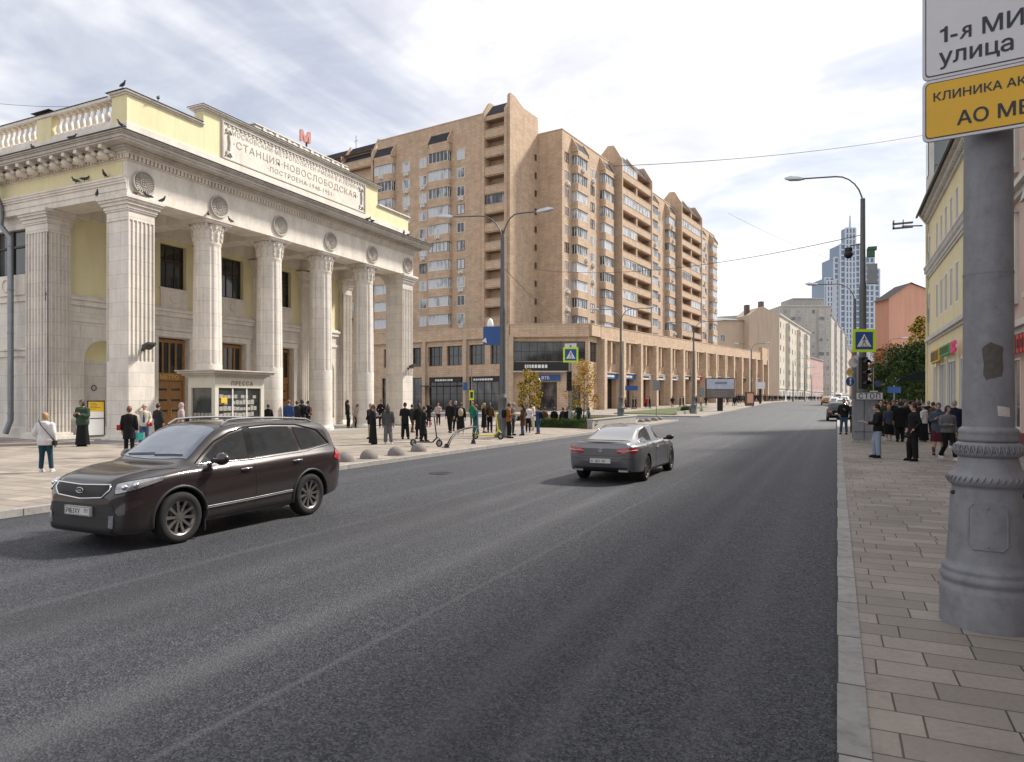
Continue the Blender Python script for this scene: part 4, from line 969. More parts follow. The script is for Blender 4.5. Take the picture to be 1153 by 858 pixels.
tw_g.build('glass_body', M['tower_b'], tow); tw_w.build('frame', M['tower_w'], tow)
house('distant_slab_block', 'pale distant office slab to the right of the blue tower', PT(978, 520), PT(1001, 520), 40, 1.2, 42, 11, 5, M['tower_w'], rise=0, ground=False)
# salmon house with blank gable
a_, c_ = PT(1001, 131), PT(1044, 131)
t = thing('salmon_house', 'plain salmon pink gable wall behind the trees on the right', 'building', (a_.x, a_.y, 1.0)); d_ = c_-a_; W = d_.length; t.rotation_euler = (0,0,math.atan2(d_.y,d_.x))
H0 = HC+131*(HV-331)/FL-1; HP = HC+131*(HV-319)/FL-1
b = MB(); b.extr([(0,0,0),(W+4,0,0),(W+4,0,H0-.5),(W*.55,0,HP),(0,0,H0-.6)], (0,5,0)); b.build('wall', M['salmon'], t)
b = MB(); b.add([(-.6,-.4,H0-1.0),(W*.55,-.4,HP+.12),(W*.55,5.3,HP+.12),(-.6,5.3,H0-1.0)], [(0,1,2,3)]); b.add([(W+4.6,-.4,H0-.9),(W*.55,-.4,HP+.12),(W*.55,5.3,HP+.12),(W+4.6,5.3,H0-.9)], [(0,3,2,1)]); b.build('roof', M['roof_grey'], t)
b = MB(); b.box(-.03,-.001,.5,4.5,0,4); b.build('shop_band', M['dark_wood'], t)
# yellow house on the right (faces the street, -x)
YX0, YY0, YY1 = 6.0, 32.4, 58.5
yh = thing('yellow_house', 'three storey warm yellow house with white cornices and street shops on the right', 'building', (YX0, YY1, .1), R_(-90))   # local x runs towards the camera, -y towards the street
W = YY1-YY0; lx = lambda u: YY1-YX(u, YX0)
up3 = [(lx(u)-.5, lx(u)+.5, 11.85, 13.7) for u in (1046.5,1055,1060,1065,1071,1077.5)]
up3 += [(up3[-1][0]+3.2*k, up3[-1][1]+3.2*k, 11.85, 13.7) for k in (1,2,3,4) if up3[-1][1]+3.2*k < W-.4]
up2 = [(x0-.05, x1+.05, 7.3, 9.6) for x0, x1, _, _ in up3]
gr = [(lx(a), lx(c), 1.0, 4.2) for a, c in ((1052,1055),(1058.5,1064.5),(1067.5,1076),(1081.5,1089))]+[(x, x+2.6, 1.0, 4.2) for x in (lx(1089)+1.1, lx(1089)+4.6) if x+2.6 < W]
w = MB(); facade(w, (0,0,0), (1,0,0), W, 15.3, up3+up2+gr, .25); facade(w, (0,12,0), (0,-1,0), 12, 15.3, [], .2); facade(w, (W,0,0), (0,1,0), 12, 15.3, [], .2); facade(w, (W,12,0), (-1,0,0), W, 15.3, [], .2); w.build('wall', M['yellow_house'], yh)
w = MB(); w.box(.3,W-.3,.35,11.7,0,15); w.build('interior_floor', M['brown_frame'], yh)
w = MB()
for z0, z1, o_ in ((14.6,14.75,.15),(14.9,15.1,.35),(15.1,15.3,.55),(10.6,10.75,.1),(10.75,11.3,.16),(11.3,11.42,.32),(11.42,11.5,.25),(5.9,6.05,.1),(6.05,6.3,.25),(.0,.85,.06)): w.box(-.05,W+.0,-o_,-.003,z0,z1)
x = .2
while x < W: w.box(x, x+.16, -.3, -.16, 10.95, 11.3); w.box(x,x+.12,-.35,-.15,14.75,14.9); x += .42
w.build('cornice', M['white_trim'], yh)
w = MB(); w.add([(-.4,-.75,15.3),(W,-.75,15.3),(W,5.5,17.6),(-.4,5.5,17.6)], [(0,1,2,3)]); w.box(-.4,W,-.78,-.66,15.2,15.34); w.build('roof', M['dark_metal'], yh)
for h in up3+up2: place(winmesh('window', h[1]-h[0], h[3]-h[2], 2, 'white_frame','glass_dark'), 'window', yh, (h[0],0,h[2]), (1,0,0), -.1)
for h in gr: place(winmesh('shop_window', h[1]-h[0], h[3]-h[2], 3, 'white_frame','shop_glass', .1, .09), 'shop_window', yh, (h[0],0,h[2]), (1,0,0), -.08)
w = MB()
for h in gr: w.box(h[0]-.12,h[1]+.12,-.14,-.003,.9,.99); w.box(h[0]-.15,h[0]-.02,-.05,-.003,.99,4.35); w.box(h[1]+.02,h[1]+.15,-.05,-.003,.99,4.35)
w.build('window_surround', M['white_trim'], yh)
w = MB(); w.box(0,W,-.08,-.003+.001,.0,.7); w.build('plinth', M['granite'], yh)
M['green_sign'] = mat('green_shop_letters', (.05,.28,.07), .5, emit=(.05,.4,.1), es=.1); M['pink_sign'] = mat('pink_shop_letters', (.5,.08,.18), .5, emit=(.9,.05,.25), es=.1)
def ysign(u0, u1, z0, z1, m, marks=True):
    x0, x1 = lx(u0), lx(u1); b = MB()
    if marks:
        x = x0
        while x < x1-.2: w_ = min(rnd.uniform(.3,.5), x1-x); b.box(x, x+w_, -.35, -.25, z0, z1); b.box(x+w_*.2,x+w_*.8,-.37,-.35,z0+.1,z1-.1,1); x += w_+.12
        b.box(x0,x1,-.27,-.24,z0-.04,z0+.04,1)
    o = b.build('shop_sign', [m, M['dark_metal']], yh)
ysign(1055, 1063.5, 4.3, 5.1, M['poster_yellow']); ysign(1065.5, 1077, 4.5, 5.1, M['green_sign']); 
text('ЦСС', .8, M['pink_sign'], yh, wallM((lx(1078), -.3, 4.5), (1,0,0)), depth=.05, bold=.02)
w = MB(); w.tube([(.4,-.6,15.2),(.4,-.16,14.5),(.4,-.16,.5)], .07); w.build('drainpipe', M['yellow_house'], yh); w = MB(); w.tube([(W-.25,-.6,15.2),(W-.25,-.16,14.5),(W-.25,-.16,.5)], .09); w.build('drainpipe', M['zinc'], yh)
w = MB(); w.tube([(-.5,-.5,14.2),(-.6,-1.0,14.6)], .04, 6)
fl = thing('roof_floodlight', 'pair of slatted floodlights on a bracket at the yellow house corner', 'floodlight', (YX0-.4, YY1-.2, 14.6))
w.M = None; w = MB(); w.tube([(0,0,0),(-1.3,0,.1)], .05, 6); w.build('bracket', M['dark_metal'], fl)
for k in (0,1): w = MB(); w.box(-1.9+k*.0,-.6,-.3,.2,-.05+.32*k,.0+.32*k); w.box(-1.9,-1.8,-.3,.2,-.05+.32*k,.2+.32*k); w.box(-1.25,-1.2,-.3,.2,-.05+.32*k,.2+.32*k); w.build('lamp', M['zinc'], fl)
# pink house next door, mostly hidden by the big post
ph = thing('pink_corner_house', 'pinkish rendered house with ornate window surrounds at the right edge', 'building', (5.75, YY0-.1, .1), R_(-90)); W = 40.0
hs = []; 
for k, (z0, z1) in enumerate(((5.6,8.2),(10.2,12.4))):
    x = 1.15
    while x < W-2: hs.append((x, x+1.3, z0, z1)); x += 3.3
gs = []; x = .7
while x < W-3: gs.append((x, x+2.3, .9, 3.4)); x += 3.3
w = MB(); facade(w, (0,0,0), (1,0,0), W, 14.4, hs+gs, .3); facade(w, (0,12,0), (0,-1,0), 12, 14.4, [], .2); facade(w, (W,0,0), (0,1,0), 12, 14.4, [], .2); facade(w, (W,12,0), (-1,0,0), W, 14.4, [], .2)
M['ph'] = mat('pale_pink_plaster', (.60,.45,.38), .9, var=.2, vs=.5, streak=.3); w.build('wall', M['ph'], ph)
w = MB(); w.box(.3,W-.3,.4,11.6,0,14.1); w.build('interior_floor', M['brown_frame'], ph)
w = MB()
for z0, z1, o_ in ((4.2,4.4,.12),(4.4,4.62,.3),(8.9,9.1,.15),(9.1,9.3,.35),(13.0,13.2,.15),(14.0,14.5,.5)): w.box(0,W,-o_,-.003,z0,z1)
for h in hs: w.box(h[0]-.25,h[0]-.02,-.1,-.003,h[2]-.1,h[3]+.3); w.box(h[1]+.02,h[1]+.25,-.1,-.003,h[2]-.1,h[3]+.3); w.box(h[0]-.3,h[1]+.3,-.2,-.003,h[2]-.3,h[2]-.1); w.extr([(h[0]-.35,-.003,h[3]+.3),(h[1]+.35,-.003,h[3]+.3),((h[0]+h[1])/2,-.003,h[3]+.75)], (0,-.25,0))
w.build('window_surround', M['white_trim'], ph); w = MB(); w.box(0,W,-.06,-.003,0,.8); w.build('plinth', mat('maroon_plinth',(.16,.03,.04),.5,var=.2), ph)
for h in hs: place(winmesh('window', h[1]-h[0], h[3]-h[2], 2, 'white_frame','glass_dark'), 'window', ph, (h[0],0,h[2]), (1,0,0), -.15)
for h in gs: place(winmesh('shop_window', h[1]-h[0], h[3]-h[2], 2, 'white_frame','shop_glass'), 'shop_window', ph, (h[0],0,h[2]), (1,0,0), -.1)
b = MB(); x = .9
while x < 8: b.box(x,x+.35,-.3,-.22,3.5,4.1); b.box(x+.1,x+.25,-.32,-.3,3.65,3.95,1); x += .5
b.build('shop_sign', [M['red'], M['dark_metal']], ph); b = MB(); b.box(.5,1.1,-.06,-.01,4.75,5.2); b.build('house_plate', M['blue_sign'], ph)
# tall grey panel block behind the yellow house
tb = thing('grey_panel_block', 'tall grey glass panelled block rising behind the yellow house', 'building', (6.45, 59.5, .2)); b = MB(); b.box(0,7,0,2.6,0,21); b.build('panel_wall', M['tile_grey'], tb)
b = MB(); b.box(-.25,-.002,-.1,2.6,0,21.2); b.box(-.25,7.1,-.1,2.7,21.21,21.4); o = b.build('white_wall', M['white_trim'], tb)
for k in range(4):
    b = MB(); b.box(-.3,-.26,.8,1.9,6+4.2*k,8.6+4.2*k); b.build('window', M['glass_dark'], tb)
# ================================================================ near lamp post with cast base, and its signs
lp = thing('lamp_post', 'huge grey cast iron lamp post with ornate base at the right edge', 'lamp post', (*PT(1112.6, 6.05)[:2], .125))
b = MB()
nfl = lambda a, z: 1
b.lathe([((r-.19)*.83+.19, z) for r, z in [(.40,0),(.40,.30),(.385,.345),(.375,.35),(.378,.37),(.395,.39),(.398,.41),(.385,.44),(.372,.455),(.38,.47),(.375,.50),(.345,.52),(.34,.56),(.325,.70),(.30,1.10),(.285,1.17),(.285,1.19),(.30,1.20)]], n=64); b.build('base_drum', M['lamp_grey'], lp)
b = MB(); b.lathe([((r-.19)*.83+.19, z) for r, z in [(.30,1.20),(.325,1.22),(.33,1.25),(.32,1.285),(.28,1.31),(.245,1.36),(.222,1.44)]], n=64)
for i in range(40):
    a = 2*math.pi*i/40; b.tube([(.302*math.cos(a),.302*math.sin(a),1.235),(.313*math.cos(a+.05),.313*math.sin(a+.05),1.262),(.296*math.cos(a+.09),.296*math.sin(a+.09),1.285)], [.006,.010,.005], 5)
b.build('flared_collar', M['lamp_grey'], lp)
b = MB(); b.lathe([((r-.19)*.83+.19, z) for r, z in [(.222,1.44),(.25,1.455),(.262,1.47),(.262,1.53),(.25,1.56),(.215,1.575)]], n=64)
for i in range(30):        # leaf frieze
    a = 2*math.pi*i/30
    for s in (-1, 1): b.tube([(.247*math.cos(a),.247*math.sin(a),1.465),(.259*math.cos(a+s*.04),.259*math.sin(a+s*.04),1.51),(.251*math.cos(a+s*.075),.251*math.sin(a+s*.075),1.55)], [.005,.009,.004], 5)
    b.ball((.256*math.cos(a+.1),.256*math.sin(a+.1),1.5), (.007,.007,.015), 6, 4)
b.build('leaf_frieze', M['lamp_grey'], lp)
b = MB(); b.lathe([((r-.19)*.83+.19, z) for r, z in [(.215,1.575),(.228,1.58),(.232,1.60),(.222,1.63),(.226,1.65),(.23,1.67),(.215,1.69),(.196,1.70),(.193,1.705)]], n=64); b.build('neck_ring', M['lamp_grey'], lp)
b = MB(); b.lathe([(.191,1.70),(.186,2.6),(.1855,3.02)], n=64); b.lathe([(.1835,3.03),(.180,4.2),(.165,7.5)], n=64); b.lathe([(.188,3.015),(.188,3.035)], n=64); b.build('shaft', M['lamp_grey'], lp)
# curved cover plate and marks on the camera side
def curved(pts2, rfn, off, name, m, th=.004, a0=None):
    bm = bmesh.new(); aw = math.atan2(-lp.location.y, -lp.location.x) if a0 is None else a0
    K = 14; xs_ = [p[0] for p in pts2]; z_ = [p[1] for p in pts2]
    vs = []
    def pos(u, z, o): a = aw+u/rfn(z); return ((rfn(z)+o)*math.cos(a), (rfn(z)+o)*math.sin(a), z)
    me = MB(); zz0, zz1 = min(z_), max(z_); n = 20
    def span(z):
        xs = []
        for i in range(len(pts2)):
            (x0,z0),(x1,z1) = pts2[i], pts2[(i+1)%len(pts2)]
            if (z0-z)*(z1-z) <= 0 and z0 != z1: xs.append(x0+(x1-x0)*(z-z0)/(z1-z0))
        return (min(xs), max(xs)) if xs else (0,0)
    rows = []
    for i in range(n+1):
        z = zz0+(zz1-zz0)*(i/n*.998+.001); s = span(z); rows.append([pos(s[0]+(s[1]-s[0])*j/K, z, off) for j in range(K+1)])
    me.add([p for r in rows for p in r], [(i*(K+1)+j, i*(K+1)+j+1, (i+1)*(K+1)+j+1, (i+1)*(K+1)+j) for i in range(n) for j in range(K)], 0, True)
    bm.free(); return me.build(name, m, lp)
rb = lambda z: .302+(.281-.302)*(z-.70)/.4
octo = [(-.135,.72),(-.10,.68),(.10,.68),(.135,.72),(.135,1.02),(.10,1.06),(-.10,1.06),(-.135,1.02)]
pl = curved(octo, rb, .012, 'cover_plate', M['lamp_grey'])
rim_ = MB(); aw = math.atan2(-lp.location.y, -lp.location.x)
pp = [((rb(z)+.012)*math.cos(aw+u/rb(z)), (rb(z)+.012)*math.sin(aw+u/rb(z)), z) for u, z in octo+[octo[0],octo[1]]]; rim_.tube(pp, .006, 6); 
for z in (.71, 1.03): rim_.ball(((rb(z)+.016)*math.cos(aw), (rb(z)+.016)*math.sin(aw), z), .009, 6, 5)
rim_.build('plate_rim', M['lamp_grey'], lp)
for s in (-1, 1):
    a = aw+s*1.15; q = MB(); q.ball((.27*math.cos(a),.27*math.sin(a),1.13), (.03,.03,.02), 8, 6); q.build('lifting_hole', M['black'], lp)
curved([(-.035,2.15),(-.01,2.10),(.06,2.115),(.10,2.13),(.112,2.2),(.105,2.30),(.115,2.385),(.06,2.40),(.02,2.425),(-.02,2.40),(-.045,2.37),(-.03,2.24)], lambda z: .187, .002, 'bare_patch', M['bare'])
st_ = curved([(.07,1.80),(.175,1.79),(.17,1.87),(.065,1.885)], lambda z: .189, .002, 'sticker', M['sticker'])
# two street signs carried by the post (facing the camera side)
sa_ = math.atan(-690.0/785-576.5/785+0)  # direction of the sign plane follows its own vanishing point
th = math.atan((-690-CX)/FL)             # angle right of camera forward
fw = Vector((-math.sin(CA-th), math.cos(CA-th), 0)); ax = -fw   # runs to the right and nearer
ang = math.atan2(ax.y, ax.x); nrm = Vector((ax.y, -ax.x, 0))
sgp = PT(1038.5, 6.0)
def street_sign(name, label, z0, z1, m, rows, inkm=None, w=1.35):
    t = thing(name, label, 'street sign', (sgp.x, sgp.y, 0), ang); b = MB()
    def rr(x0, x1, z0, z1, r, y0, y1, mb, mi=0):
        pts = []
        for cx_, cz_, a0 in ((x1-r,z0+r,-90),(x1-r,z1-r,0),(x0+r,z1-r,90),(x0+r,z0+r,180)):
            for k in range(6): a = R_(a0+18*k); pts.append((cx_+r*math.cos(a), y0, cz_+r*math.sin(a)))
        mb.extr(pts, (0, y1-y0, 0), mi)
    rr(0,w,z0,z1,.05,0,.03,b); b.build('frame', M['sign_white'], t); b = MB(); rr(.022,w-.022,z0+.022,z1-.022,.035,-.003,.0,b); b.build('border', M['sign_ink'], t)
    b = MB(); rr(.03,w-.03,z0+.03,z1-.03,.03,-.006,-.003,b); pn = b.build('panel', m, t)
    for body, size, x, z, bold in rows: text(body, size, M['sign_ink'], pn, wallM((x, -.008, z), (1,0,0)), depth=.001, bold=bold)
    b = MB()
    for z in (z0+.1, z1-.1): b.box(.1,w-.1,.03,.06,z-.02,z+.02)
    b.build('rear_rail', M['alu'], t); return t
zs = lambda v: HC+6.0*(HV-v)/FL
zy0, zy1 = zs(161), zs(93)
street_sign('yellow_clinic_sign', 'yellow sign lettered КЛИНИКА АКАДЕМ, АО МЕД on the big grey post', zy0, zy1, M['sign_yellow'], [('КЛИНИКА АКАДЕМИКА', .098, .075, zy0+.335, .0016), ('АО МЕДИЦИНА', .158, .25, zy0+.10, .0028)])
street_sign('white_street_sign', 'white sign lettered 1-я МИУС улица above the yellow clinic sign', zy1+.008, zy1+.95, M['sign_white'], [('-', .185, .20, zy1+.30, .003), ('МИУССКАЯ', .185, .415, zy1+.30, .003), ('улица', .185, .12, zy1+.115, .003)])
one = MB(); z0 = zy1+.30; one.extr([(.160,-.0095,z0),(.186,-.0095,z0),(.186,-.0095,z0+.132),(.166,-.0095,z0+.132),(.158,-.0095,z0+.118),(.130,-.0095,z0+.108),(.130,-.0095,z0+.088),(.160,-.0095,z0+.094)], (0,.001,0)); text('R', .142, M['sign_ink'], [o for o in bpy.data.objects if o.name.startswith('white_street_sign')][0], wallM((.362, -.008, zy1+.30), (1,0,0)), depth=.001, bold=.003, xs=-1.05, name='letter'); one.build('digit', M['sign_ink'], [o for o in bpy.data.objects if o.name.startswith('white_street_sign')][0])
# ================================================================ street lamps
def lamp(name, label, u, d, x=None, H=9.5, arms=((1,0,2.4),), base='skirt', r=.11, m='post_grey', group=None, side=.125, box=None):
    p = PT(u, d); t = thing(name, label, 'street lamp', (p.x, p.y, side+zg(p.y)), 0, group); b = MB()
    if base == 'skirt': b.lathe([(.42,0),(.42,.12),(.36,.2),(.34,.9),(.36,.95),(.30,1.05),(.22,1.2),(.22,1.9),(.25,1.95),(.2,2.05),(.16,2.2)], n=12); b.build('base', M[m], t); b = MB(); zb = 2.15
    else: b.lathe([(.2,0),(.2,.8),(.16,.9)], n=12); b.build('base', M[m], t); b = MB(); zb = .85
    b.lathe([(r*1.35,zb),(r*1.25,H*.62),(r*1.3,H*.625),(r*1.0,H*.66),(r*.85,H)], n=14); b.build('pole', M[m], t)
    for ax_, ay_, L_ in arms:
        b = MB(); n_ = 10; pts = []
        for i in range(n_+1):
            s = i/n_; q_ = min(s/.6, 1)*math.pi/2; l_ = L_*(.45*(1-math.cos(q_)) if s <= .6 else .45+.55*(s-.6)/.4); pts.append((ax_*l_, ay_*l_, H-.3+1.45*math.sin(q_)+.1*max(0, s-.6)))
        ao = MB(); ao.tube(pts, .036, 8); a_o = ao.build('arm', M[m], t)
        e = Vector(pts[-1]); h = MB(); dirv = Vector((ax_,ay_,.12)).normalized()
        h.tube([e-dirv*.1, e+dirv*.15, e+dirv*.55, e+dirv*.8], [.05,.11,.13,.04], 10, squash=.5); h.build('lamp_head', M['alu'] if m == 'post_grey' else M[m], a_o)
    return t
G1 = 'twin arm street lamps along the left kerb'
lm = PT(566, 34.5)
def arms_for(p, ul, ur, z):    # arm lengths across the street
    return ((-1,0,2.5),(1,0,2.5))
lamp('street_lamp', 'tall twin armed grey street lamp standing among people on the plaza corner', 566, 35.2, H=10.1, arms=((-.98,-.2,2.7),(.98,.2,1.8)), r=.12)
for u, d, lab in ((699, 69, 'grey street lamp behind the planted bed left of the coupe'), (781, 82, 'grey street lamp just left of the advertising screen'), (846, 122, 'grey street lamp right of the advertising screen')):
    lamp('street_lamp', lab, u, d, H=9.6, arms=((-.98,-.2,2.2),(.98,.2,2.4)), group=G1)
for u, d in ((893, 175), (906, 225), (914, 280)):
    lamp('street_lamp', 'far grey street lamp before the cream facades', u, d, H=9.6, arms=((.98,.2,2.4),), group=G1, base='x')
# right kerb: signal cabinet, lamp with signs and traffic light
kp = PT(972, 31.5)
sl_ = lamp('street_lamp', 'tall dark street lamp with camera boxes rising behind the right signal cabinet', 971.5, 32.6, H=11.3, arms=((-1,-.12,2.6),), base='x', r=.12, m='post_grey')
b = MB(); b.box(-.6,-.5,-.05,.05,9.0,9.06); b.tube([(0,0,9.2),(-.55,0,9.15)], .03, 6); b.build('camera_bracket', M['post_grey'], sl_); b = MB(); b.ball((-.6,0,8.75), .2, 12, 8); b.cyl((-.6,0,8.8),(-.6,0,9.05),.17); b.build('dome_camera', M['black_metal'], sl_)
b = MB(); b.box(.16,.5,-.15,.15,8.55,8.93); b.box(.2,.58,-.18,.18,8.86,9.0); b.build('green_junction_box', mat('green_box',(.06,.16,.10),.5), sl_)
b = MB(); b.box(.18,.6,-.18,.18,7.3,8.2); b.build('grey_junction_box', M['zinc'], sl_)
lamp('street_lamp', 'second dark street lamp up the right kerb with one arm over the road', 962.5, 52, H=9.4, arms=((-1,-.12,2.6),), base='x')
lamp('street_lamp', 'small pale far street lamp over the right trees', 998, 92, H=8.2, arms=((1,.1,1.8),), base='x')
cb = thing('signal_cabinet', 'wide grey steel signal cabinet on the right pavement by the kerb', 'cabinet', (kp.x-.3, kp.y-.9, .125)); b = MB()
b.box(-.12,.86,.0,.7,0,1.92); b.build('body', M['zinc'] if False else M['lamp_grey'], cb, .02); b = MB(); b.box(.3,.32,-.012,-.001,.05,1.9); b.box(-.1,.84,-.012,-.001,.48,.5); b.build('door_seam', M['black'], cb); b = MB(); b.box(-.2,1.0,-.1,.8,0,.1); b.build('plinth', M['granite'], cb)
def sign_face(t, w, h, m, parts, y=0): pass
# СТОП plate
def plate(name, label, u, v, d, wpx, hpx, m, cat='sign', txt=None, tm='sign_ink', rim=None, rotz=CA, shape='box', group=None):
    w = wpx*d/FL; h = hpx*d/FL; c = PT(u, d, HC+d*(HV-v)/FL); t = thing(name, label, cat, c, rotz, group)
    def shp(mb, s, y0, y1):
        if shape == 'box': mb.box(-w/2*s, w/2*s, y0, y1, -h/2+(w/2*(1-s)), h/2-(w/2*(1-s)))
        elif shape == 'disc': mb.extr([(w/2*s*math.cos(2*math.pi*i/28), y0, w/2*s*math.sin(2*math.pi*i/28)) for i in range(28)], (0,y1-y0,0))
    b = MB(); shp(b, 1, 0, .03); b.build('rim', M[rim] if rim else m, t); b = MB(); shp(b, .93 if rim else .96, -.006, 0); pn = b.build('panel', m, t)
    if txt: text(txt, h*.82, M[tm], pn, wallM((0,-.01,-h*.28), (1,0,0)), depth=.002, align='CENTER', bold=.006, xs=1.0, spacing=1.25)
    return t
plate('stop_line_sign', 'white СТОП plate on the front of the signal cabinet', 979, 446, 30.2, 31.5, 9.5, M['sign_white'], txt='СТОП', rim='post_grey')
def crossing(label, u, v, d, px, rotz=CA, lime=True):
    w = px*d/FL; c = PT(u, d, HC+d*(HV-v)/FL); t = thing('pedestrian_crossing_sign', label, 'crossing sign', c, rotz)
    b = MB(); b.box(-w/2,w/2,0,.03,-w/2,w/2); b.build('lime_border', M['lime'], t); q = w*.38; b = MB(); b.box(-q,q,-.005,0,-q,q); b.build('panel', M['blue_sign'], t)
    b = MB(); k = w*.31; b.extr([(-k,-.008,-k*.85),(k,-.008,-k*.85),(0,-.008,k*.95)], (0,.002,0)); b.build('triangle', M['white'], t)
    b = MB(); s = k*.9; y = -.012
    b.extr([(s*.11*math.cos(a/8*math.pi)+.05*s, y, s*.55+s*.11*math.sin(a/8*math.pi)) for a in range(16)], (0,.003,0))
    for p, q2 in (((.05,.42),(-.02,-.05)),((.0,.35),(-.28,.05)),((.05,.35),(.3,.12)),((-.02,-.05),(-.3,-.7)),((-.02,-.05),(.12,-.35)),((.12,-.35),(.28,-.7))):
        b.tube([(p[0]*s,y,p[1]*s),(q2[0]*s,y,q2[1]*s)], .055*s, 5)
    for j in (-.55,-.2,.15,.5): b.box(j*s,(j+.16)*s,y-.001,y+.001,-.9*s,-.78*s)
    b.build('walking_figure', M['sign_ink'], t); return t
crossing('square lime bordered crossing sign high above the СТОП plate', 973, 383.5, 30.6, 26)
crossing('square lime bordered crossing sign on the thin pole behind the grey coupe', 642.6, 399.5, 47, 17)
def traffic_light(label, u, v0, v1, d, rotz, w=.34):
    z0 = HC+d*(HV-v1)/FL; z1 = HC+d*(HV-v0)/FL; c = PT(u, d, z0); t = thing('traffic_light', label, 'traffic light', c, rotz); H = z1-z0; b = MB(); b.box(-w/2,w/2,0,.22,0,H); b.build('housing', M['black_metal'], t, .02)
    for k in range(3):
        zz = H*(k+.5)/3; b = MB(); b.extr([(w*.36*math.cos(2*math.pi*i/20), -.012, zz+w*.36*math.sin(2*math.pi*i/20)) for i in range(20)], (0,.012,0)); ln = b.build('lens', M['plastic'], t)
        b = MB(); pts = [(w*.42*math.cos(math.pi*i/10), 0, zz+w*.42*math.sin(math.pi*i/10)) for i in range(11)]
        b.add(pts+[(x, -.22, z-.02) for x, _, z in pts], [(i,i+1,12+i,11+i) for i in range(10)]); b.build('visor', M['black_metal'], ln)
    return t
traffic_light('black three lamp traffic light above the signal cabinet', 974, 402, 438, 30.9, CA+.25)
traffic_light('dark traffic light on the pole left of the yellow leafed tree', 641, 418, 440, 46.8, CA)
for u, v, px, m, rim, nm, lab in ((964,405,11,'sign_white','red','no_entry_sign','round white sign with a red rim left of the traffic light'), (961,408.5,11,'sign_white','alu','round_sign_back','round pale sign back overlapping the red rimmed sign'), (957.5,429.5,11,'blue_sign','white','blue_direction_sign','round blue arrow sign left of the traffic light')):
    t = plate(nm, lab, u, v, 33.8, px, px, M[m], rim=rim, shape='disc')
    if m == 'blue_sign': b = MB(); b.box(-.03,.03,-.012,-.006,-.15,.12); b.extr([(-.08,-.012,.08),(.08,-.012,.08),(0,-.012,.19)], (0,.006,0)); b.build('arrow', M['white'], t)
t = thing('priority_road_sign', 'small yellow diamond sign between the round signs', 'sign', PT(956.5, 34, HC+34*(HV-419)/FL), CA+.2); b = MB(); b.extr([(-.24,0,0),(0,0,-.24),(.24,0,0),(0,0,.24)], (0,.02,0)); b.build('panel', M['sign_white'], t); b = MB(); b.extr([(-.17,-.005,0),(0,-.005,-.17),(.17,-.005,0),(0,-.005,.17)], (0,.004,0)); b.build('centre', M['sign_yellow'], t)
t = thing('sign_pole', 'thin grey pole carrying the round signs by the right kerb', 'pole', (*PT(960, 34.1)[:2], .125)); b = MB(); b.cyl((0,0,0),(0,0,4.4),.035); b.build('pole', M['zinc'], t)
t = thing('sign_pole', 'grey pole carrying the crossing sign and traffic light near the hedge', 'pole', (*PT(642.5, 47.3)[:2], .125)); b = MB(); b.cyl((0,0,0),(0,0,5.6),.07); b.lathe([(.16,0),(.16,1.0),(.12,1.1)], n=12); b.build('pole', M['zinc'], t); b = MB(); b.box(-.42,.42,-.02,.0,5.25,5.7); b.build('small_plate', M['sign_white'], t)
t = thing('sign_pole', 'thin pole behind the kneeling dark figures and the hedge', 'pole', (*PT(661, 45.5)[:2], .125)); b = MB(); b.cyl((0,0,0),(0,0,2.6),.04); b.build('pole', M['zinc'], t)
for u, d, h in ((739, 73, 3.9), (790, 90, 3.4)):
    t = thing('sign_pole', 'thin pole with a plain sign back %s' % ('over the boulders' if u == 739 else 'beside the advertising screen'), 'sign', (*PT(u, d)[:2], .125+zg(60))); b = MB(); b.cyl((0,0,0),(0,0,h),.04); b.build('pole', M['zinc'], t); b = MB(); b.box(-.35,.35,-.03,0,h-1.1,h-.05); b.build('sign_back', M['lamp_grey'], t)
t = plate('blue_name_sign', 'small blue street name sign before the arcade shopfronts', 711, 437, 83, 14, 5, M['blue_sign']); b = MB(); b.cyl((0,.05,-2.5),(0,.05,.2),.04); b.build('pole', M['zinc'], t)
t = plate('blue_finger_sign', 'small blue finger signs before the right hand trees', 1007, 439, 60, 15, 7, M['blue_sign']); b = MB(); b.cyl((0,.05,-1.9),(0,.05,.4),.05); b.build('pole', M['zinc'], t)
t = plate('tow_away_sign', 'white and blue plates under a red ringed blue disc near the crowd', 984, 442, 45, 9, 4, M['sign_white']); b = MB(); b.cyl((0,.05,-2.2),(0,.05,1.6),.035); b.build('pole', M['zinc'], t)
t = plate('no_stopping_sign', 'round blue sign with a red ring above the white plate', 989, 432, 46, 7, 7, M['blue_sign'], rim='red', shape='disc')
# big blue sign seen on the lamp by the plaza, plus shop flag
t = plate('blue_board', 'large blank blue board fixed behind the plaza street lamp', 556, 378, 36.2, 24, 21, M['blue_sign'], rotz=CA-.1); b = MB(); b.extr([(-.62,-.02,-.28),(-.42,-.02,-.10),(-.36,-.02,-.38)], (0,.012,0)); b.build('arrow', M['white'], t)
t = plate('small_parking_sign', 'little blue parking sign on a thin pole in the plaza crowd', 524, 435, 60, 5, 9, M['blue_sign']); b = MB(); b.cyl((0,.05,-2.3),(0,.05,.5),.04); b.build('pole', M['zinc'], t)
t = plate('small_yellow_green_sign', 'little lime crossing sign behind the plaza crowd', 531, 445, 62, 5, 11, M['lime']); b = MB(); b.box(-.12,.12,-.04,-.03,-.25,.3); b.build('figure', M['sign_ink'], t); b = MB(); b.cyl((0,.05,-1.9),(0,.05,2.4),.04); b.build('pole', M['zinc'], t)
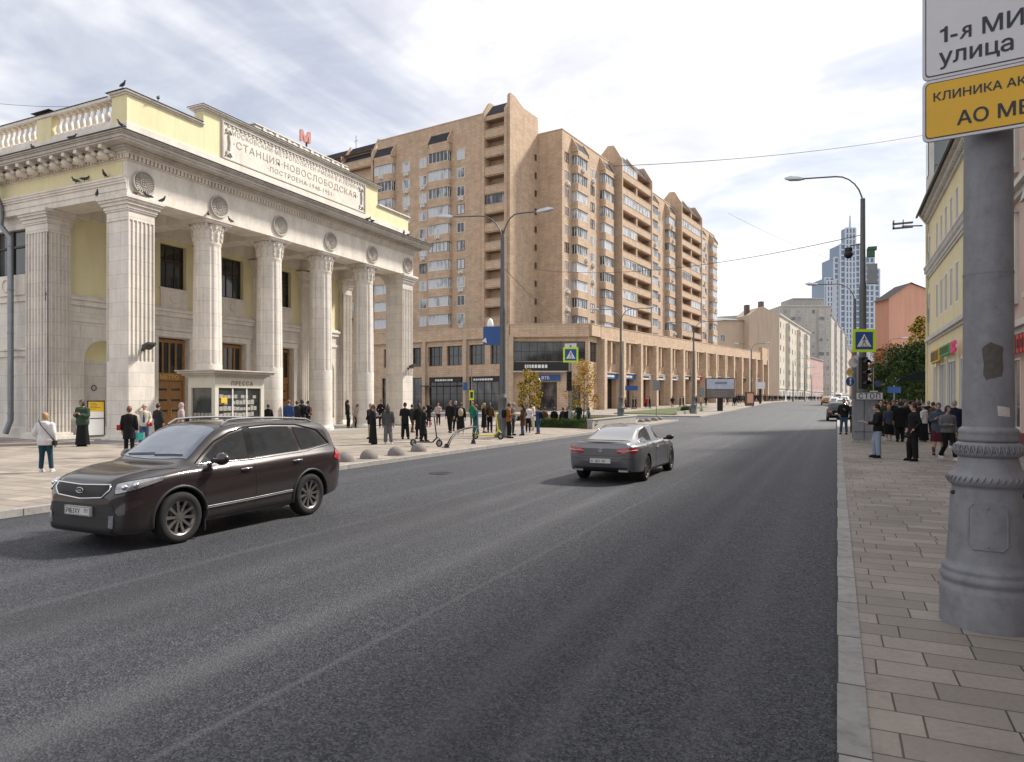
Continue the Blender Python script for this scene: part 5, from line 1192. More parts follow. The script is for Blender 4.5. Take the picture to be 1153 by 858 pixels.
# advertising screen
p = PT(811, 92); t = thing('advertising_screen', 'large advertising screen on a dark pedestal by the left kerb', 'billboard', (p.x, p.y, .125+zg(p.y)), CA-.12); W_ = 30*92/FL; H_ = 21*92/FL; zb = 1.75
b = MB(); b.box(-.35,.35,.05,.35,0,zb+.2); b.build('pedestal', M['black_metal'], t); b = MB(); b.box(-W_/2-.1,W_/2+.1,0,.4,zb-.1,zb+H_+.1); b.build('casing', M['black_metal'], t)
M['advert'] = mat('advert_picture', (.50,.56,.66), .4, var=.35, vs=1.4); M['advert2'] = mat('advert_lower', (.20,.17,.15), .4, var=.4, vs=2)
b = MB(); b.box(-W_/2,W_/2,-.01,0,zb+H_*.47,zb+H_); b.build('picture', M['advert'], t); b = MB(); b.box(-W_/2,W_/2,-.01,0,zb,zb+H_*.46); b.build('caption', M['advert2'], t)
b = MB()
for k in range(3): b.box(-W_*.3,W_*.25,-.014,-.01,zb+H_*(.1+.1*k),zb+H_*(.13+.1*k))
b.box(-W_*.2,W_*.25,-.014,-.01,zb+H_*.72,zb+H_*.85); b.build('lettering', M['lamp_grey'], t)
p = PT(856, 135); t = thing('city_light_box', 'small white topped city light column near the far arcade', 'kiosk', (p.x,p.y,.1+zg(p.y)), CA); b = MB(); b.box(-.2,.2,-.1,.1,0,2.9); b.build('post', M['black_metal'], t); b = MB(); b.box(-.9,.9,-.15,.15,2.9,4.2); b.build('panel', M['sign_white'], t)
p = PT(844, 118); t = thing('poster_kiosk', 'small brownish poster kiosk before the arcade piers', 'kiosk', (p.x,p.y,.1+zg(p.y)), CA); b = MB(); b.box(-.7,.7,-.3,.3,0,2.4); b.build('body', M['brown_frame'], t, .03); b = MB(); b.box(-.5,.5,-.32,-.3,.5,2.1); b.build('poster', M['salmon'], t)
# ================================================================ stone domes, bollards, bench rack, scooters, planter
dm = MB(); dm.ball((0,0,0), (.3,.3,.30), 24, 10, z0=0); dm = dm.mesh('stone_dome', M['dome'])
labs = ['granite dome right behind the parked brown car','second granite dome on the plaza kerb counting from the brown car','third granite dome, beneath the scooter rider','granite dome with the black scooter wheel beside it']
for (u, v), lab in zip(((388,519.3),(415.5,516),(446,512.3),(471.5,508)), labs):
    o = bpy.data.objects.new('stone_dome', dm); COL.objects.link(o); p = GP(u, v); o.location = p; o.rotation_euler = (0,0,u); tag(o, lab, 'stone dome', 'granite domes along the plaza kerb')
for i, (u, d, s) in enumerate(((722,57.5,.9),(729,59,1.0),(737,61,1.1),(742.5,63,1.0),(706,55,.7))):
    o = bpy.data.objects.new('boulder', dm); COL.objects.link(o); p = PT(u, d); o.location = (p.x,p.y,.125+zg(p.y)); o.scale = (s*1.1,s*.95,s); tag(o, 'small rounded boulder on the kerb point beyond the coupe', 'boulder', 'rounded boulders on the kerb point')
p0, p1 = GP(503, 504), GP(533, 499.5); t = thing('bicycle_rack', 'low black curved steel bar arching over the plaza paving', 'rack', p0); d_ = p1-p0; L_ = d_.length; dn = d_.normalized()
b = MB(); b.tube([dn*0, dn*.15*L_+Vector((0,0,.35)), dn*.35*L_+Vector((0,0,.58)), dn*.62*L_+Vector((0,0,.68)), dn*1.12*L_+Vector((0,0,.72)), dn*1.14*L_+Vector((0,0,.66)), dn*1.02*L_+Vector((0,0,.3)), dn*L_], [.07,.05,.045,.04,.04,.04,.045,.07], 10); b.build('bar', M['black_metal'], t)
for q in (Vector((0,0,0)), dn*L_): b = MB(); b.lathe([(.11,0),(.10,.05),(.07,.16)], q, 12); b.build('foot', M['black_metal'], t)
def scooter(label, u, v, ang, col, s=1.0, fold=False):
    p = GP(u, v); t = thing('kick_scooter', label, 'scooter', p, ang); t.scale = (s,)*3; m = mat(label[:12]+'_frame', col, .4, var=.1)
    b = MB(); b.box(-.35,.30,-.09,.09,.13,.17); b.build('deck', m, t, .01); b = MB(); b.tube([(.30,0,.15),(.45,0,.3),(.50,0,.34)], .03, 8); b.tube([(.46,0,.3),(.36,0,1.05)], .024, 8); b.build('stem', m, t)
    b = MB(); b.tube([(.36,-.22,1.06),(.36,.22,1.06)], .018, 8); b.build('handlebar', M['black'], t)
    for x in (.56, -.46):
        b = MB(); b.tube([(x+.1*math.cos(a*math.pi/10), 0, .12+.1*math.sin(a*math.pi/10)) for a in range(21)], .03, 8); b.build('wheel', M['rubber'], t); b = MB(); b.tube([(x,-.02,.12),(x,.02,.12)], .06, 12); b.build('hub', M['zinc'], t)
    b = MB(); b.tube([(.5,.0,.34),(.58,.0,.26),(.56,0,.13)], .02, 6); b.tube([(-.35,0,.16),(-.46,0,.13)], .025, 6); b.box(-.55,-.38,-.04,.04,.22,.235); b.build('fork', m, t); return t
scooter('black kick scooter ridden by the woman in the long dark coat', 478.5, 502.5, .1, (.03,.03,.03), 1.15)
scooter('bright yellow kick scooter standing by the lamp foot', 548, 494.5, R_(8), (.62,.55,.02), 1.25)
# planter bed beyond the crossing: hedge front, low stone wall along the kerb, lawn
wm = MB(); A_, B_, C_ = PT(622, 47.5), PT(667, 44.8), PT(716, 55.5)
t = thing('planter_wall', 'low pale stone wall round the planted bed behind the coupe', 'wall', (B_.x, B_.y, .125)); d_ = (C_-B_).normalized(); n_ = Vector((d_.y,-d_.x,0)); L_ = (C_-B_).length
q = [n_*0, n_*-.35, d_*L_-n_*.35, d_*L_]; b = MB(); b.prism([(x.x,x.y) for x in q], 0, .55); b.build('wall', M['granite'], t, .02); q = [n_*.05, n_*-.4, d_*(L_+.1)-n_*.4, d_*(L_+.1)+n_*.05]; b = MB(); b.prism([(x.x,x.y) for x in q], .552, .62); b.build('coping', M['granite'], t, .01)
bed = MB(); pts = [(B_.x-.4,B_.y+.3),(C_.x-.4,C_.y),(C_.x-9,C_.y+1.5),(A_.x-2,A_.y+1)]; bed.prism(pts, .1, .5); o = bed.build('planted_lawn', M['grass']); tag(o, kind='stuff'); tag(o, 'strip of short lawn inside the low stone wall', 'lawn')
lw = MB(); lw.prism([(-16.5,78),(-16.2,112),(-22,114),(-24,80)], lambda x,y: .05+zg(y), lambda x,y: .22+zg(y)); o = lw.build('arcade_lawn', M['grass']); tag(o, 'low strips of lawn before the arcade', 'lawn', kind='stuff')
cu = MB(); 
for x0,y0,x1,y1 in ((-16.4,78,-16.1,112),): cu.prism([(x0,y0),(x0+.25,y0),(x1+.25,y1),(x1,y1)], lambda x,y: .1+zg(y), lambda x,y: .45+zg(y))
o = cu.build('lawn_kerb', M['granite']); tag(o, 'low pale kerb edging the arcade lawn', 'kerb edging')
# small globe lantern by the young tree, and the white owl-like statue on the arcade roof
t = thing('park_lantern', 'slim black park lantern between the yellow leafed trees', 'lantern', (*PT(607, 56)[:2], .125)); b = MB(); b.lathe([(.1,0),(.1,.4),(.05,.5),(.04,3.0)], n=10); b.build('pole', M['black_metal'], t); b = MB(); b.lathe([(.08,3.0),(.17,3.4),(.12,3.45),(.02,3.6)], n=8); b.build('lantern', M['white'], t)
t = thing('rooftop_ornament', 'rounded white ornament standing on the arcade parapet', 'ornament', PT(552, 97, HC+97*(HV-370)/FL)); b = MB(); b.lathe([(.26,0),(.42,.3),(.46,.7),(.36,1.0),(.33,1.15),(.2,1.35),(.03,1.42)], n=16); b.build('body', M['white'], t)
# overhead wires
wires = [((PT(690,38,HC+38*(HV-187)/FL)), PT(1052,48,HC+48*(HV-150)/FL), .35, 'thin overhead cable crossing the sky from left to right'),
         (PT(600,60,HC+60*(HV-303)/FL), PT(972,32.6,HC+32.6*(HV-264)/FL), .9, 'overhead cable running to the right hand street lamp'),
         (PT(566,35.2,HC+35.2*(HV-300)/FL), PT(640,98,12.6), .5, 'slack cable from the plaza lamp to the arcade roof'),
         (PT(1030,120,22), PT(820,95,HC+95*(HV-240)/FL), 1.2, 'faint far cable sagging across the street'),
         (PT(-40,60,HC+60*(HV-112)/FL), PT(140,58,HC+58*(HV-117)/FL), .4, 'faint cable above the left balustrade')]
for a_, c_, sag, lab in wires:
    b = MB(); pts = []
    for i in range(25): s = i/24; p = a_.lerp(c_, s); p.z -= sag*4*s*(1-s); pts.append(p-a_)
    b.tube(pts, .016, 5); o = b.build('overhead_wire', M['black_metal']); o.location = a_; tag(o, lab, 'cable')
# pigeons
pg = MB(); pg.tube([(-.17,0,.09),(-.1,0,.11),(0,0,.12),(.08,0,.15),(.12,0,.2),(.15,0,.24)], [.015,.045,.06,.055,.035,.02], 8); pg.ball((.15,0,.25), .03, 8, 6); pg.cyl((.17,0,.25),(.21,0,.24),.01,.003,5); pg.cyl((.0,.02,0),(.0,.02,.08),.008,n=5); pg.cyl((.0,-.02,0),(.0,-.02,.08),.008,n=5)
M['pigeon'] = mat('pigeon_grey', (.07,.075,.085), .7, var=.5, vs=12); pgm = pg.mesh('pigeon', M['pigeon'])
pgs = [(MX-.35,MY+.02,MZ+15.59,'on the attic corner tip'),(MX-.1,MY+1.6,MZ+15.59,'on the front attic coping, near its corner'),(MX+.9,MY-.9,MZ+13.3,'at the corner of the dark cornice'),(MX-2.4,MY-.9,MZ+13.3,'on the side cornice under the balusters'),(MX-5.2,MY-.9,MZ+13.3,'alone on the side cornice to the left'),
 (MX-1.2,MY-.2,MZ+11.7,'on the side architrave ledge nearest the corner'),(MX-2.6,MY-.2,MZ+11.7,'in the middle of the side architrave ledge'),(MX-3.2,MY-.2,MZ+11.7,'leftmost on the side architrave ledge'),(MX-1.6,MY-.3,MZ+10.87,'on the left rim of the corner pillar capital'),
 (MX+.15,MY+.3,MZ+10.87,'on the corner pillar capital front, left bird'),(MX+.2,MY+.9,MZ+10.87,'on the corner pillar capital front, next to another'),(MX+.15,MY+1.6,MZ+10.87,'on the right end of the corner pillar capital'),(MX+.15,MY+4.2,MZ+10.87,'on the left side of the first round capital'),(MX+.15,MY+5.6,MZ+10.87,'on the right side of the first round capital'),
 (MX+.9,MY+16.0,MZ+13.3,'left bird of the first pair on the front cornice'),(MX+.9,MY+16.5,MZ+13.3,'right bird of the first pair on the front cornice'),(MX+.9,MY+20.1,MZ+13.3,'left bird of the far pair on the cornice'),(MX+.9,MY+20.7,MZ+13.3,'right bird of the far pair on the cornice')]
for i, (x, y, z, l_) in enumerate(pgs):
    o = bpy.data.objects.new('pigeon', pgm); COL.objects.link(o); o.location = (x,y,z); o.rotation_euler = (0,0,i*2.3); o.scale = (1.15,)*3; tag(o, 'dark pigeon perched '+l_, 'pigeon', 'pigeons on the station ledges')
# ================================================================ trees and shrubs
def leaves(mb, c, r, n, size, rg, mi=0, mats=1):
    for _ in range(n):
        while True:
            x, y, z = rg.uniform(-1,1), rg.uniform(-1,1), rg.uniform(-1,1); q = x*x+y*y+z*z
            if .12 < q < 1: break
        p = Vector((c[0]+x*r[0], c[1]+y*r[1], c[2]+z*r[2])); s = size*rg.uniform(.6,1.3)
        u = Vector((rg.gauss(0,1), rg.gauss(0,1), rg.gauss(0,1))).normalized(); v = u.cross(Vector((rg.gauss(0,1), rg.gauss(0,1), rg.gauss(0,1)))).normalized()
        mb.add([p-u*s*.5, p-v*s*.3, p+u*s*.5, p+v*s*.3], [(0,1,2,3)], rg.randrange(mats))
def tree(name, label, p, H, R, trunk_h, leaf, n, size, seed, mats, clumps=16, cat='tree', group=None, tr=.12, slim=1.0):
    rg = random.Random(seed); t = thing(name, label, cat, p, 0, group); b = MB(); tops = []
    top = H*.8; lean = rg.uniform(-.15,.15)
    b.tube([(0,0,0),(lean*.3,0,trunk_h*.6),(lean,lean*.4,trunk_h),(lean*1.5,lean,top)], [tr*1.3,tr,tr*.8,tr*.2], 8)
    cl = []
    for i in range(clumps):
        a = i*2.4+rg.uniform(-.4,.4); f = (i+.5)/clumps; z = trunk_h+(H-trunk_h)*(.05+.9*f); rad = R*math.sin(math.pi*min(.97, .15+.8*f))**.7*rg.uniform(.35,.95)
        e = Vector((rad*math.cos(a), rad*math.sin(a), z)); s = Vector((lean, lean*.5, max(trunk_h*.8, z-rad*.9-.3)))
        b.tube([s, s.lerp(e,.5)+Vector((0,0,.1*rad)), e], [tr*.4,tr*.25,tr*.06], 5); cl.append(e)
    b.build('trunk', M['bark'], t); c = MB()
    for e in cl: k = R*rg.uniform(.28,.5); leaves(c, e, (k*slim, k*slim, k*.85), n//clumps, size, rg, 0, len(mats))
    c.build('crown', [M[m] for m in mats], t); return t
def gz(p, s=.125): return (p.x, p.y, s+zg(p.y))
tree('young_tree', 'young narrow tree with bright yellow leaves beyond the plaza crowd', gz(PT(598, 52)), 4.1, .95, .7, .1, 3600, .14, 3, ['leaf_yellow','leaf_yellow','leaf_green'], 18, tr=.05, slim=1.0)
tree('young_tree', 'young spreading tree with thin orange yellow leaves right of the traffic light pole', gz(PT(657, 50)), 4.7, 1.15, 1.2, .1, 2300, .13, 5, ['leaf_yellow','leaf_orange','leaf_yellow'], 18, tr=.05)
tree('young_tree', 'small yellow green shrub like tree in the bed by the dark figure', gz(PT(646, 48)), 2.0, .6, .3, .1, 500, .11, 6, ['leaf_yellow','leaf_green'], 8, tr=.03)
GT = 'trees behind the crowd on the right'
for i, (u, d, H, R, ms, lab) in enumerate(((1002,84,5.0,2.3,['leaf_green','leaf_dark'],'dense dark green tree at the left of the right hand clump'),(1018,78,7.4,2.8,['leaf_dark','leaf_green'],'dark green tree in the middle of the right hand clump'),(1034,70,7.2,2.6,['leaf_dark','leaf_green'],'dark green tree beside the far end of the yellow house'),
    (1003,95,8.6,3.0,['leaf_orange','leaf_orange','leaf_green'],'rust orange autumn tree against the salmon wall'),(1041,92,12.6,2.6,['leaf_green','leaf_yellow'],'yellow green tree rising between the salmon wall and the yellow house'),(992,88,4.4,2.0,['leaf_green','leaf_dark'],'low green tree behind the СТОП plate'))):
    tree('street_tree', lab, gz(PT(u, d)), H, R, 1.4, .1, 5200, .34, 20+i, ms, 20, group=GT, tr=.14)
p = PT(1030, 62); t = thing('entrance_canopy', 'dark domed canopy over an entrance beside the right hand trees', 'canopy', (p.x, p.y, 0)); b = MB()
b.extr([(-1.5,-1.2,3.55),(1.6,-1.2,3.75),(1.6,-1.2,4.5),(.2,-1.2,4.45),(-1.2,-1.2,3.9)], (0,2.4,0)); b.build('canopy_roof', mat('dark_green_canopy',(.012,.02,.018),.85,spec=.1), t); b = MB()
for s in (-1.5,1.5): b.cyl((s,0,.1),(s,0,3.7),.05)
b.build('canopy_post', M['black_metal'], t)
def hedge(label, pts, w, h, n, seed, ms, size=.1):
    rg = random.Random(seed); a, c = pts; t = thing('clipped_hedge', label, 'hedge', (a.x, a.y, .125)); d = c-a; L_ = d.length; b = MB(); k = max(2, int(L_/.5))
    dn = d.normalized(); nn = Vector((dn.y,-dn.x,0)); q = [nn*w*.4, -nn*w*.4, dn*L_-nn*w*.4, dn*L_+nn*w*.4]; b.prism([(x.x,x.y) for x in q], 0, h*.85, 0)
    for i in range(k+1): leaves(b, dn*(L_*i/k)+Vector((0,0,h*.55)), (w*.62+.1, w*.62+.1, h*.55), n//k, size, rg, 0, len(ms))
    b.build('foliage', [M[m] for m in ms], t)
hedge('low dark green hedge along the front of the planted bed', (PT(600, 48.3), PT(665, 45.6)), .6, .62, 2600, 40, ['leaf_dark','leaf_green'])
hedge('short round green shrub on the lawn before the arcade', (PT(771, 84), PT(776, 85)), 1.2, 1.1, 500, 41, ['leaf_dark','leaf_green'], .14)
rg = random.Random(50); b = MB()
for _ in range(5200):
    s = rg.random(); q = PT(rg.uniform(650, 712), 0); x0 = rg.uniform(-22.5,-14.8); y0 = rg.uniform(45,56)
    if x0 > -14.8-.02*(y0-43) : continue
    hgt = rg.uniform(.06,.16); a = rg.uniform(0,6.28); w_ = .03; b.add([(x0-w_*math.cos(a),y0-w_*math.sin(a),.48),(x0+w_*math.cos(a),y0+w_*math.sin(a),.48),(x0+rg.uniform(-.05,.05),y0+rg.uniform(-.05,.05),.5+hgt)], [(0,1,2)], rg.randrange(2))
o = b.build('grass_tufts', [M['grass'], M['leaf_yellow']]); tag(o, 'loose grass blades over the walled bed', 'grass', kind='stuff')
# ================================================================ vehicles
def catmull(xs, ys, x):
    n = len(xs)
    if x <= xs[0]: return ys[0]
    if x >= xs[-1]: return ys[-1]
    i = max(k for k in range(n-1) if xs[k] <= x); h = xs[i+1]-xs[i]; t = (x-xs[i])/h
    dl = lambda k: (ys[k+1]-ys[k])/(xs[k+1]-xs[k])
    def m(k):
        if k == 0: return dl(0)
        if k == n-1: return dl(n-2)
        a, b = dl(k-1), dl(k)
        return 0 if a*b <= 0 else 2*a*b/(a+b)
    m0, m1 = m(i), m(i+1)
    return (2*t**3-3*t*t+1)*ys[i]+(t**3-2*t*t+t)*h*m0+(-2*t**3+3*t*t)*ys[i+1]+(t**3-t*t)*h*m1
def car_body(S, nx=110, ns=52):
    """S: table of columns x, zb (underside), wl (half width low), ws (half width shoulder), zs (shoulder), wg (greenhouse base half width), wr (roof edge half width), zt (centre top)"""
    X = [r[0] for r in S]; cols = list(zip(*S)); xs = []
    lo, hi = X[0], X[-1]
    for i in range(nx+1):
        t = i/nx; xs.append(lo+(hi-lo)*(t-.06*math.sin(2*math.pi*t)/1.0*1.0))
    vs = []; rows = []
    for x in xs:
        zb, wl_, ws_, zs_, wg, wr, zt = [catmull(X, cols[j], x) for j in range(1, 8)]
        P = [(0,zb),(wl_*.8,zb),(wl_*.97,zb+.03),(wl_,zb+.14*(zs_-zb)),((wl_+ws_)/2+.008,zb+.42*(zs_-zb)),(ws_,zb+.72*(zs_-zb)),(ws_*.992,zb+.9*(zs_-zb)),(ws_*.965,zs_),(wg,zs_+.035*min(1,(zt-zs_)*8)),(wg+(wr-wg)*.5,zs_+(zt-zs_)*.52),(wr+.03,zs_+(zt-zs_)*.84),(wr*.88,zs_+(zt-zs_)*.955),(wr*.5,zs_+(zt-zs_)*.992),(0,zt)]
        T = [0]
        for a, b in zip(P, P[1:]): T.append(T[-1]+max(math.hypot(a[0]-b[0], a[1]-b[1]), .004))
        ys_ = [p[0] for p in P]; zz = [p[1] for p in P]; half = []
        for k in range(ns+1):
            t = T[-1]*k/ns; half.append((catmull(T, ys_, t), catmull(T, zz, t)))
        row = [(x, y, z) for y, z in half]+[(x, -y, z) for y, z in half[-2:0:-1]]; rows.append(row)
    n = len(rows[0]); b = MB(); b.add([p for r in rows for p in r], [(i*n+j, i*n+(j+1)%n, (i+1)*n+(j+1)%n, (i+1)*n+j) for i in range(len(rows)-1) for j in range(n)], 0, True)
    k = (len(rows)-1)*n; f0 = tuple(range(n)); b.f.append(f0); b.m.append(0); b.s.append(True); b.f.append(tuple(k+j for j in range(n))[::-1]); b.m.append(0); b.s.append(True)
    return b
class Skin:
    """drapes flat outlines over a body mesh"""
    def __init__(s, me): s.t = BVHTree.FromPolygons([v.co for v in me.vertices], [tuple(p.vertices) for p in me.polygons])
    def hit(s, o, d):
        r = s.t.ray_cast(Vector(o), Vector(d)); return (r[0], r[1]) if r[0] is not None else (None, None)
    def patch(s, mb, poly, axis, off=.004, res=.03, mi=0, flip=1):
        """poly in (x,z) for axis y, (y,z) for axis x, (x,y) for axis z"""
        bm = bmesh.new(); vs = [bm.verts.new((p[0], p[1], 0)) for p in poly]; bm.faces.new(vs)
        x0, x1 = min(p[0] for p in poly), max(p[0] for p in poly); y0, y1 = min(p[1] for p in poly), max(p[1] for p in poly)
        for lo, hi, ax in ((x0,x1,0),(y0,y1,1)):
            k = int((hi-lo)/res)
            for i in range(1, k+1):
                c = lo+(hi-lo)*i/(k+1); co_ = [0,0,0]; co_[ax] = c; no = [0,0,0]; no[ax] = 1
                bmesh.ops.bisect_plane(bm, geom=bm.verts[:]+bm.edges[:]+bm.faces[:], plane_co=co_, plane_no=no, dist=1e-6)
        out = {}; last = None; bad = []
        for v in bm.verts:
            a, b = v.co.x, v.co.y
            if axis == 'y': o, d = (a, 3*flip, b), (0,-flip,0)
            elif axis == 'x': o, d = (4*flip, a, b), (-flip,0,0)
            else: o, d = (a, b, 4), (0,0,-1)
            h, nr = s.hit(o, d)
            if h is None: bad.append(v); continue
            if nr.dot(Vector(d)) > 0: nr = -nr
            out[v] = h+nr*off
        idx = {}; pts = []
        for v in bm.verts:
            if v in out: idx[v] = len(pts); pts.append(out[v])
        fs = [tuple(idx[v] for v in f.verts) for f in bm.faces if all(v in idx for v in f.verts)]
        # orient outwards
        dv = Vector({'y':(0,flip,0),'x':(flip,0,0),'z':(0,0,1)}[axis]); o2 = []
        for f in fs:
            n_ = (Vector(pts[f[1]])-Vector(pts[f[0]])).cross(Vector(pts[f[2]])-Vector(pts[f[0]])); o2.append(f if n_.dot(dv) > 0 else f[::-1])
        mb.add(pts, o2, mi, True); bm.free()
    def line(s, mb, pts, axis, r=.004, off=.0, mi=0, flip=1, step=.04):
        P = []
        for (a,b),(c,d) in zip(pts, pts[1:]):
            k = max(1, int(math.hypot(c-a,d-b)/step))
            for i in range(k+(1 if (c,d) == tuple(pts[-1]) else 0)): P.append((a+(c-a)*i/k, b+(d-b)*i/k))
        Q = []
        for a, b in P:
            if axis == 'y': o, dd = (a, 3*flip, b), (0,-flip,0)
            elif axis == 'x': o, dd = (4*flip, a, b), (-flip,0,0)
            else: o, dd = (a, b, 4), (0,0,-1)
            h, nr = s.hit(o, dd)
            if h is not None: Q.append(h+(nr if nr.dot(Vector(dd)) < 0 else -nr)*off)
        if len(Q) > 1: mb.tube(Q, r, 5, mi)
def wheel_meshes(R, w, rim, nsp, style):
    t = MB(); k = w/2
    prof = [(rim-.01,-k*.8),(rim+.012,-k*.92),(rim+.05,-k),(R-.04,-k*.98),(R-.012,-k*.82),(R,-k*.6),(R,k*.6),(R-.012,k*.82),(R-.04,k*.98),(rim+.05,k),(rim+.012,k*.92),(rim-.01,k*.8)]
    n = 48; vs = [(r*math.cos(2*math.pi*j/n), y, r*math.sin(2*math.pi*j/n)) for r, y in prof for j in range(n)]
    t.add(vs, [(i*n+j, (i+1)*n+j, (i+1)*n+(j+1)%n, i*n+(j+1)%n) for i in range(len(prof)-1) for j in range(n)], 0, True)
    q = MB(); pr = [(rim-.01,-k*.8),(rim-.03,-k*.4),(rim-.035,k*.5),(rim-.01,k*.82),(rim+.008,k*.9)]
    vs = [(r*math.cos(2*math.pi*j/n), y, r*math.sin(2*math.pi*j/n)) for r, y in pr for j in range(n)]
    q.add(vs, [(i*n+j, (i+1)*n+j, (i+1)*n+(j+1)%n, i*n+(j+1)%n) for i in range(len(pr)-1) for j in range(n)], 0, True)
    for i in range(nsp):
        a = 2*math.pi*i/nsp
        for s in ((-1,1) if style == 'double' else (0,)):
            a1 = a+s*(.13 if style == 'double' else 0); a0 = a+s*.04; w0, w1 = (.022,.03) if style == 'double' else (.019,.026)
            pts = []
            for rr, aa, ww, yy in ((.05,a0,w0,k*.62),(rim*.55,(a0+a1)/2,w0,k*.66),(rim-.005,a1,w1,k*.84)):
                c = Vector((rr*math.cos(aa), yy, rr*math.sin(aa))); tn = Vector((-math.sin(aa),0,math.cos(aa)))*ww/1; pts.append((c-tn,c+tn))
            vv = []
            for (p0,p1) in pts: vv += [p0, p1, p1-Vector((0,.03,0)), p0-Vector((0,.03,0))]
            q.add(vv, [(0,1,5,4),(4,5,9,8),(1,2,6,5),(5,6,10,9),(3,0,4,7),(7,4,8,11)])
    q.tube([(0,k*.4,0),(0,k*.66,0)], .065, 16)
    q.tube([(0,k*.66,0),(0,k*.7,0)], .035, 12)
    for i in range(5): a = 2*math.pi*i/5; q.tube([(.045*math.cos(a),k*.6,.045*math.sin(a)),(.045*math.cos(a),k*.68,.045*math.sin(a))], .008, 6)
    d = MB(); d.tube([(0,-k*.2,0),(0,-k*.1,0)], rim*.72, 24); d.tube([(0,-k*.8,0),(0,-k*.5,0)], rim-.02, 24, 1)
    return t, q, d
def build_car(name, label, cat, loc, rz, S, paint, wb, wx, R, rim, tw, archR, nsp, style):
    t = thing(name, label, cat, loc, rz); b = car_body(S); body = b.build('body', [paint, M['plastic']], t)
    full = body.data.copy(); skin = Skin(full)
    cut = MB()
    for sx in (wb[0], wb[1]):
        for sy in (-1, 1): cut.tube([(sx, sy*(wx-tw-.12), R), (sx, sy*1.3, R)], archR, 40)
    c = cut.build('cutter_tmp', M['plastic']); c.parent = t
    bpy.context.view_layer.update()
    md = body.modifiers.new('arch', 'BOOLEAN'); md.object = c; md.operation = 'DIFFERENCE'; md.solver = 'EXACT'
    bpy.context.view_layer.update(); nm = evalmesh(body); body.modifiers.clear()
    if len(nm.polygons) > 1000: body.data = nm
    nm.polygons.foreach_set('use_smooth', [True]*len(nm.polygons)); bpy.data.objects.remove(c)
    try:
        bmx = bmesh.new(); bmx.from_mesh(nm)
        for e in bmx.edges:
            if len(e.link_faces) == 2 and e.calc_face_angle(0) > R_(40): e.smooth = False
        bmx.to_mesh(nm); bmx.free()
    except Exception: pass
    T, Q, D = wheel_meshes(R, tw, rim, nsp, style); tm, qm, dm_ = T.mesh('tyre', M['rubber']), Q.mesh('rim', M['rim']), D.mesh('brake_disc', [M['zinc'], M['black']])
    for sx in wb:
        for sy in (-1, 1):
            w_ = bpy.data.objects.new('wheel', dm_); COL.objects.link(w_); w_.parent = t; w_.location = (sx, sy*(wx-tw/2), R); w_.rotation_euler = (0, .4*sx, 0 if sy > 0 else math.pi)
            for nm_, me in (('tyre', tm), ('rim', qm)): o = bpy.data.objects.new(nm_, me); COL.objects.link(o); o.parent = w_
    return t, body, skin
# ---- brown crossover: x forward, y left
SUV = [ # x, zb, wl, ws, zs, wg, wr, zt
 (-2.34,.60,.55,.60,.80,.52,.42,.90),(-2.315,.46,.70,.74,.92,.66,.52,1.06),(-2.26,.38,.80,.84,1.02,.76,.58,1.26),(-2.16,.33,.86,.895,1.08,.82,.62,1.50),(-1.99,.30,.90,.925,1.11,.845,.64,1.625),(-1.75,.27,.925,.938,1.11,.86,.655,1.672),
 (-1.2,.24,.935,.943,1.09,.865,.665,1.705),(-.5,.23,.935,.942,1.07,.865,.675,1.72),(.0,.23,.935,.940,1.05,.865,.675,1.71),(.35,.23,.935,.938,1.04,.865,.665,1.665),(.60,.23,.935,.936,1.035,.86,.66,1.555),(.88,.23,.935,.934,1.03,.85,.66,1.36),(1.14,.23,.935,.932,1.025,.84,.68,1.175),
 (1.28,.23,.93,.93,1.02,.84,.70,1.125),(1.55,.23,.925,.92,1.00,.80,.66,1.105),(1.78,.24,.905,.897,.965,.76,.61,1.065),(1.970,.21,.865,.85,.925,.70,.56,1.02),(2.100,.21,.80,.78,.87,.65,.52,.975),(2.175,.225,.74,.70,.81,.60,.47,.91),(2.215,.29,.64,.60,.72,.50,.38,.80)]
suv, body, sk = build_car('brown_suv', 'dark brown crossover car with roof rails driving towards the camera at the left', 'car', (-9.44, 8.4, .0), R_(-90), SUV, M['suv_paint'], (1.35,-1.35), .94, .37, .245, .235, .43, 10, 'single')
g = MB(); sk.patch(g, [(1.02,1.10),(.66,1.33),(.36,1.47),(.02,1.545),(-.02,1.10),(.4,1.075)][::-1] if False else [(.92,1.115),(.58,1.375),(.30,1.505),(.03,1.57),(.0,1.115)], 'y', .006, .04); fg = g.build('front_side_window', M['car_glass'], suv)
g = MB(); sk.patch(g, [(-.09,1.125),(-.09,1.585),(-.6,1.605),(-1.0,1.585),(-1.14,1.16)], 'y', .006, .04); g.build('rear_side_window', M['car_glass'], suv)
g = MB(); sk.patch(g, [(-1.22,1.17),(-1.10,1.575),(-1.45,1.535),(-1.78,1.40),(-1.92,1.26)], 'y', .006, .04); g.build('quarter_window', M['car_glass'], suv)
for P_ in ([(.92,1.115),(.58,1.375),(.30,1.505),(.03,1.57),(.0,1.115)], [(-.09,1.125),(-.09,1.585),(-.6,1.605),(-1.0,1.585),(-1.14,1.16)], [(-1.22,1.17),(-1.10,1.575),(-1.45,1.535),(-1.78,1.40),(-1.92,1.26)]):
    g = MB(); sk.patch(g, P_, 'y', .006, .04, flip=-1); g.build('side_window', M['car_glass'], suv)
g = MB(); sk.patch(g, [(1.09,-.71),(1.15,-.35),(1.17,0),(1.15,.35),(1.09,.71),(.48,.61),(.42,.3),(.41,0),(.42,-.3),(.48,-.61)], 'z', .006, .04); g.build('windscreen', M['wind_glass'], suv)
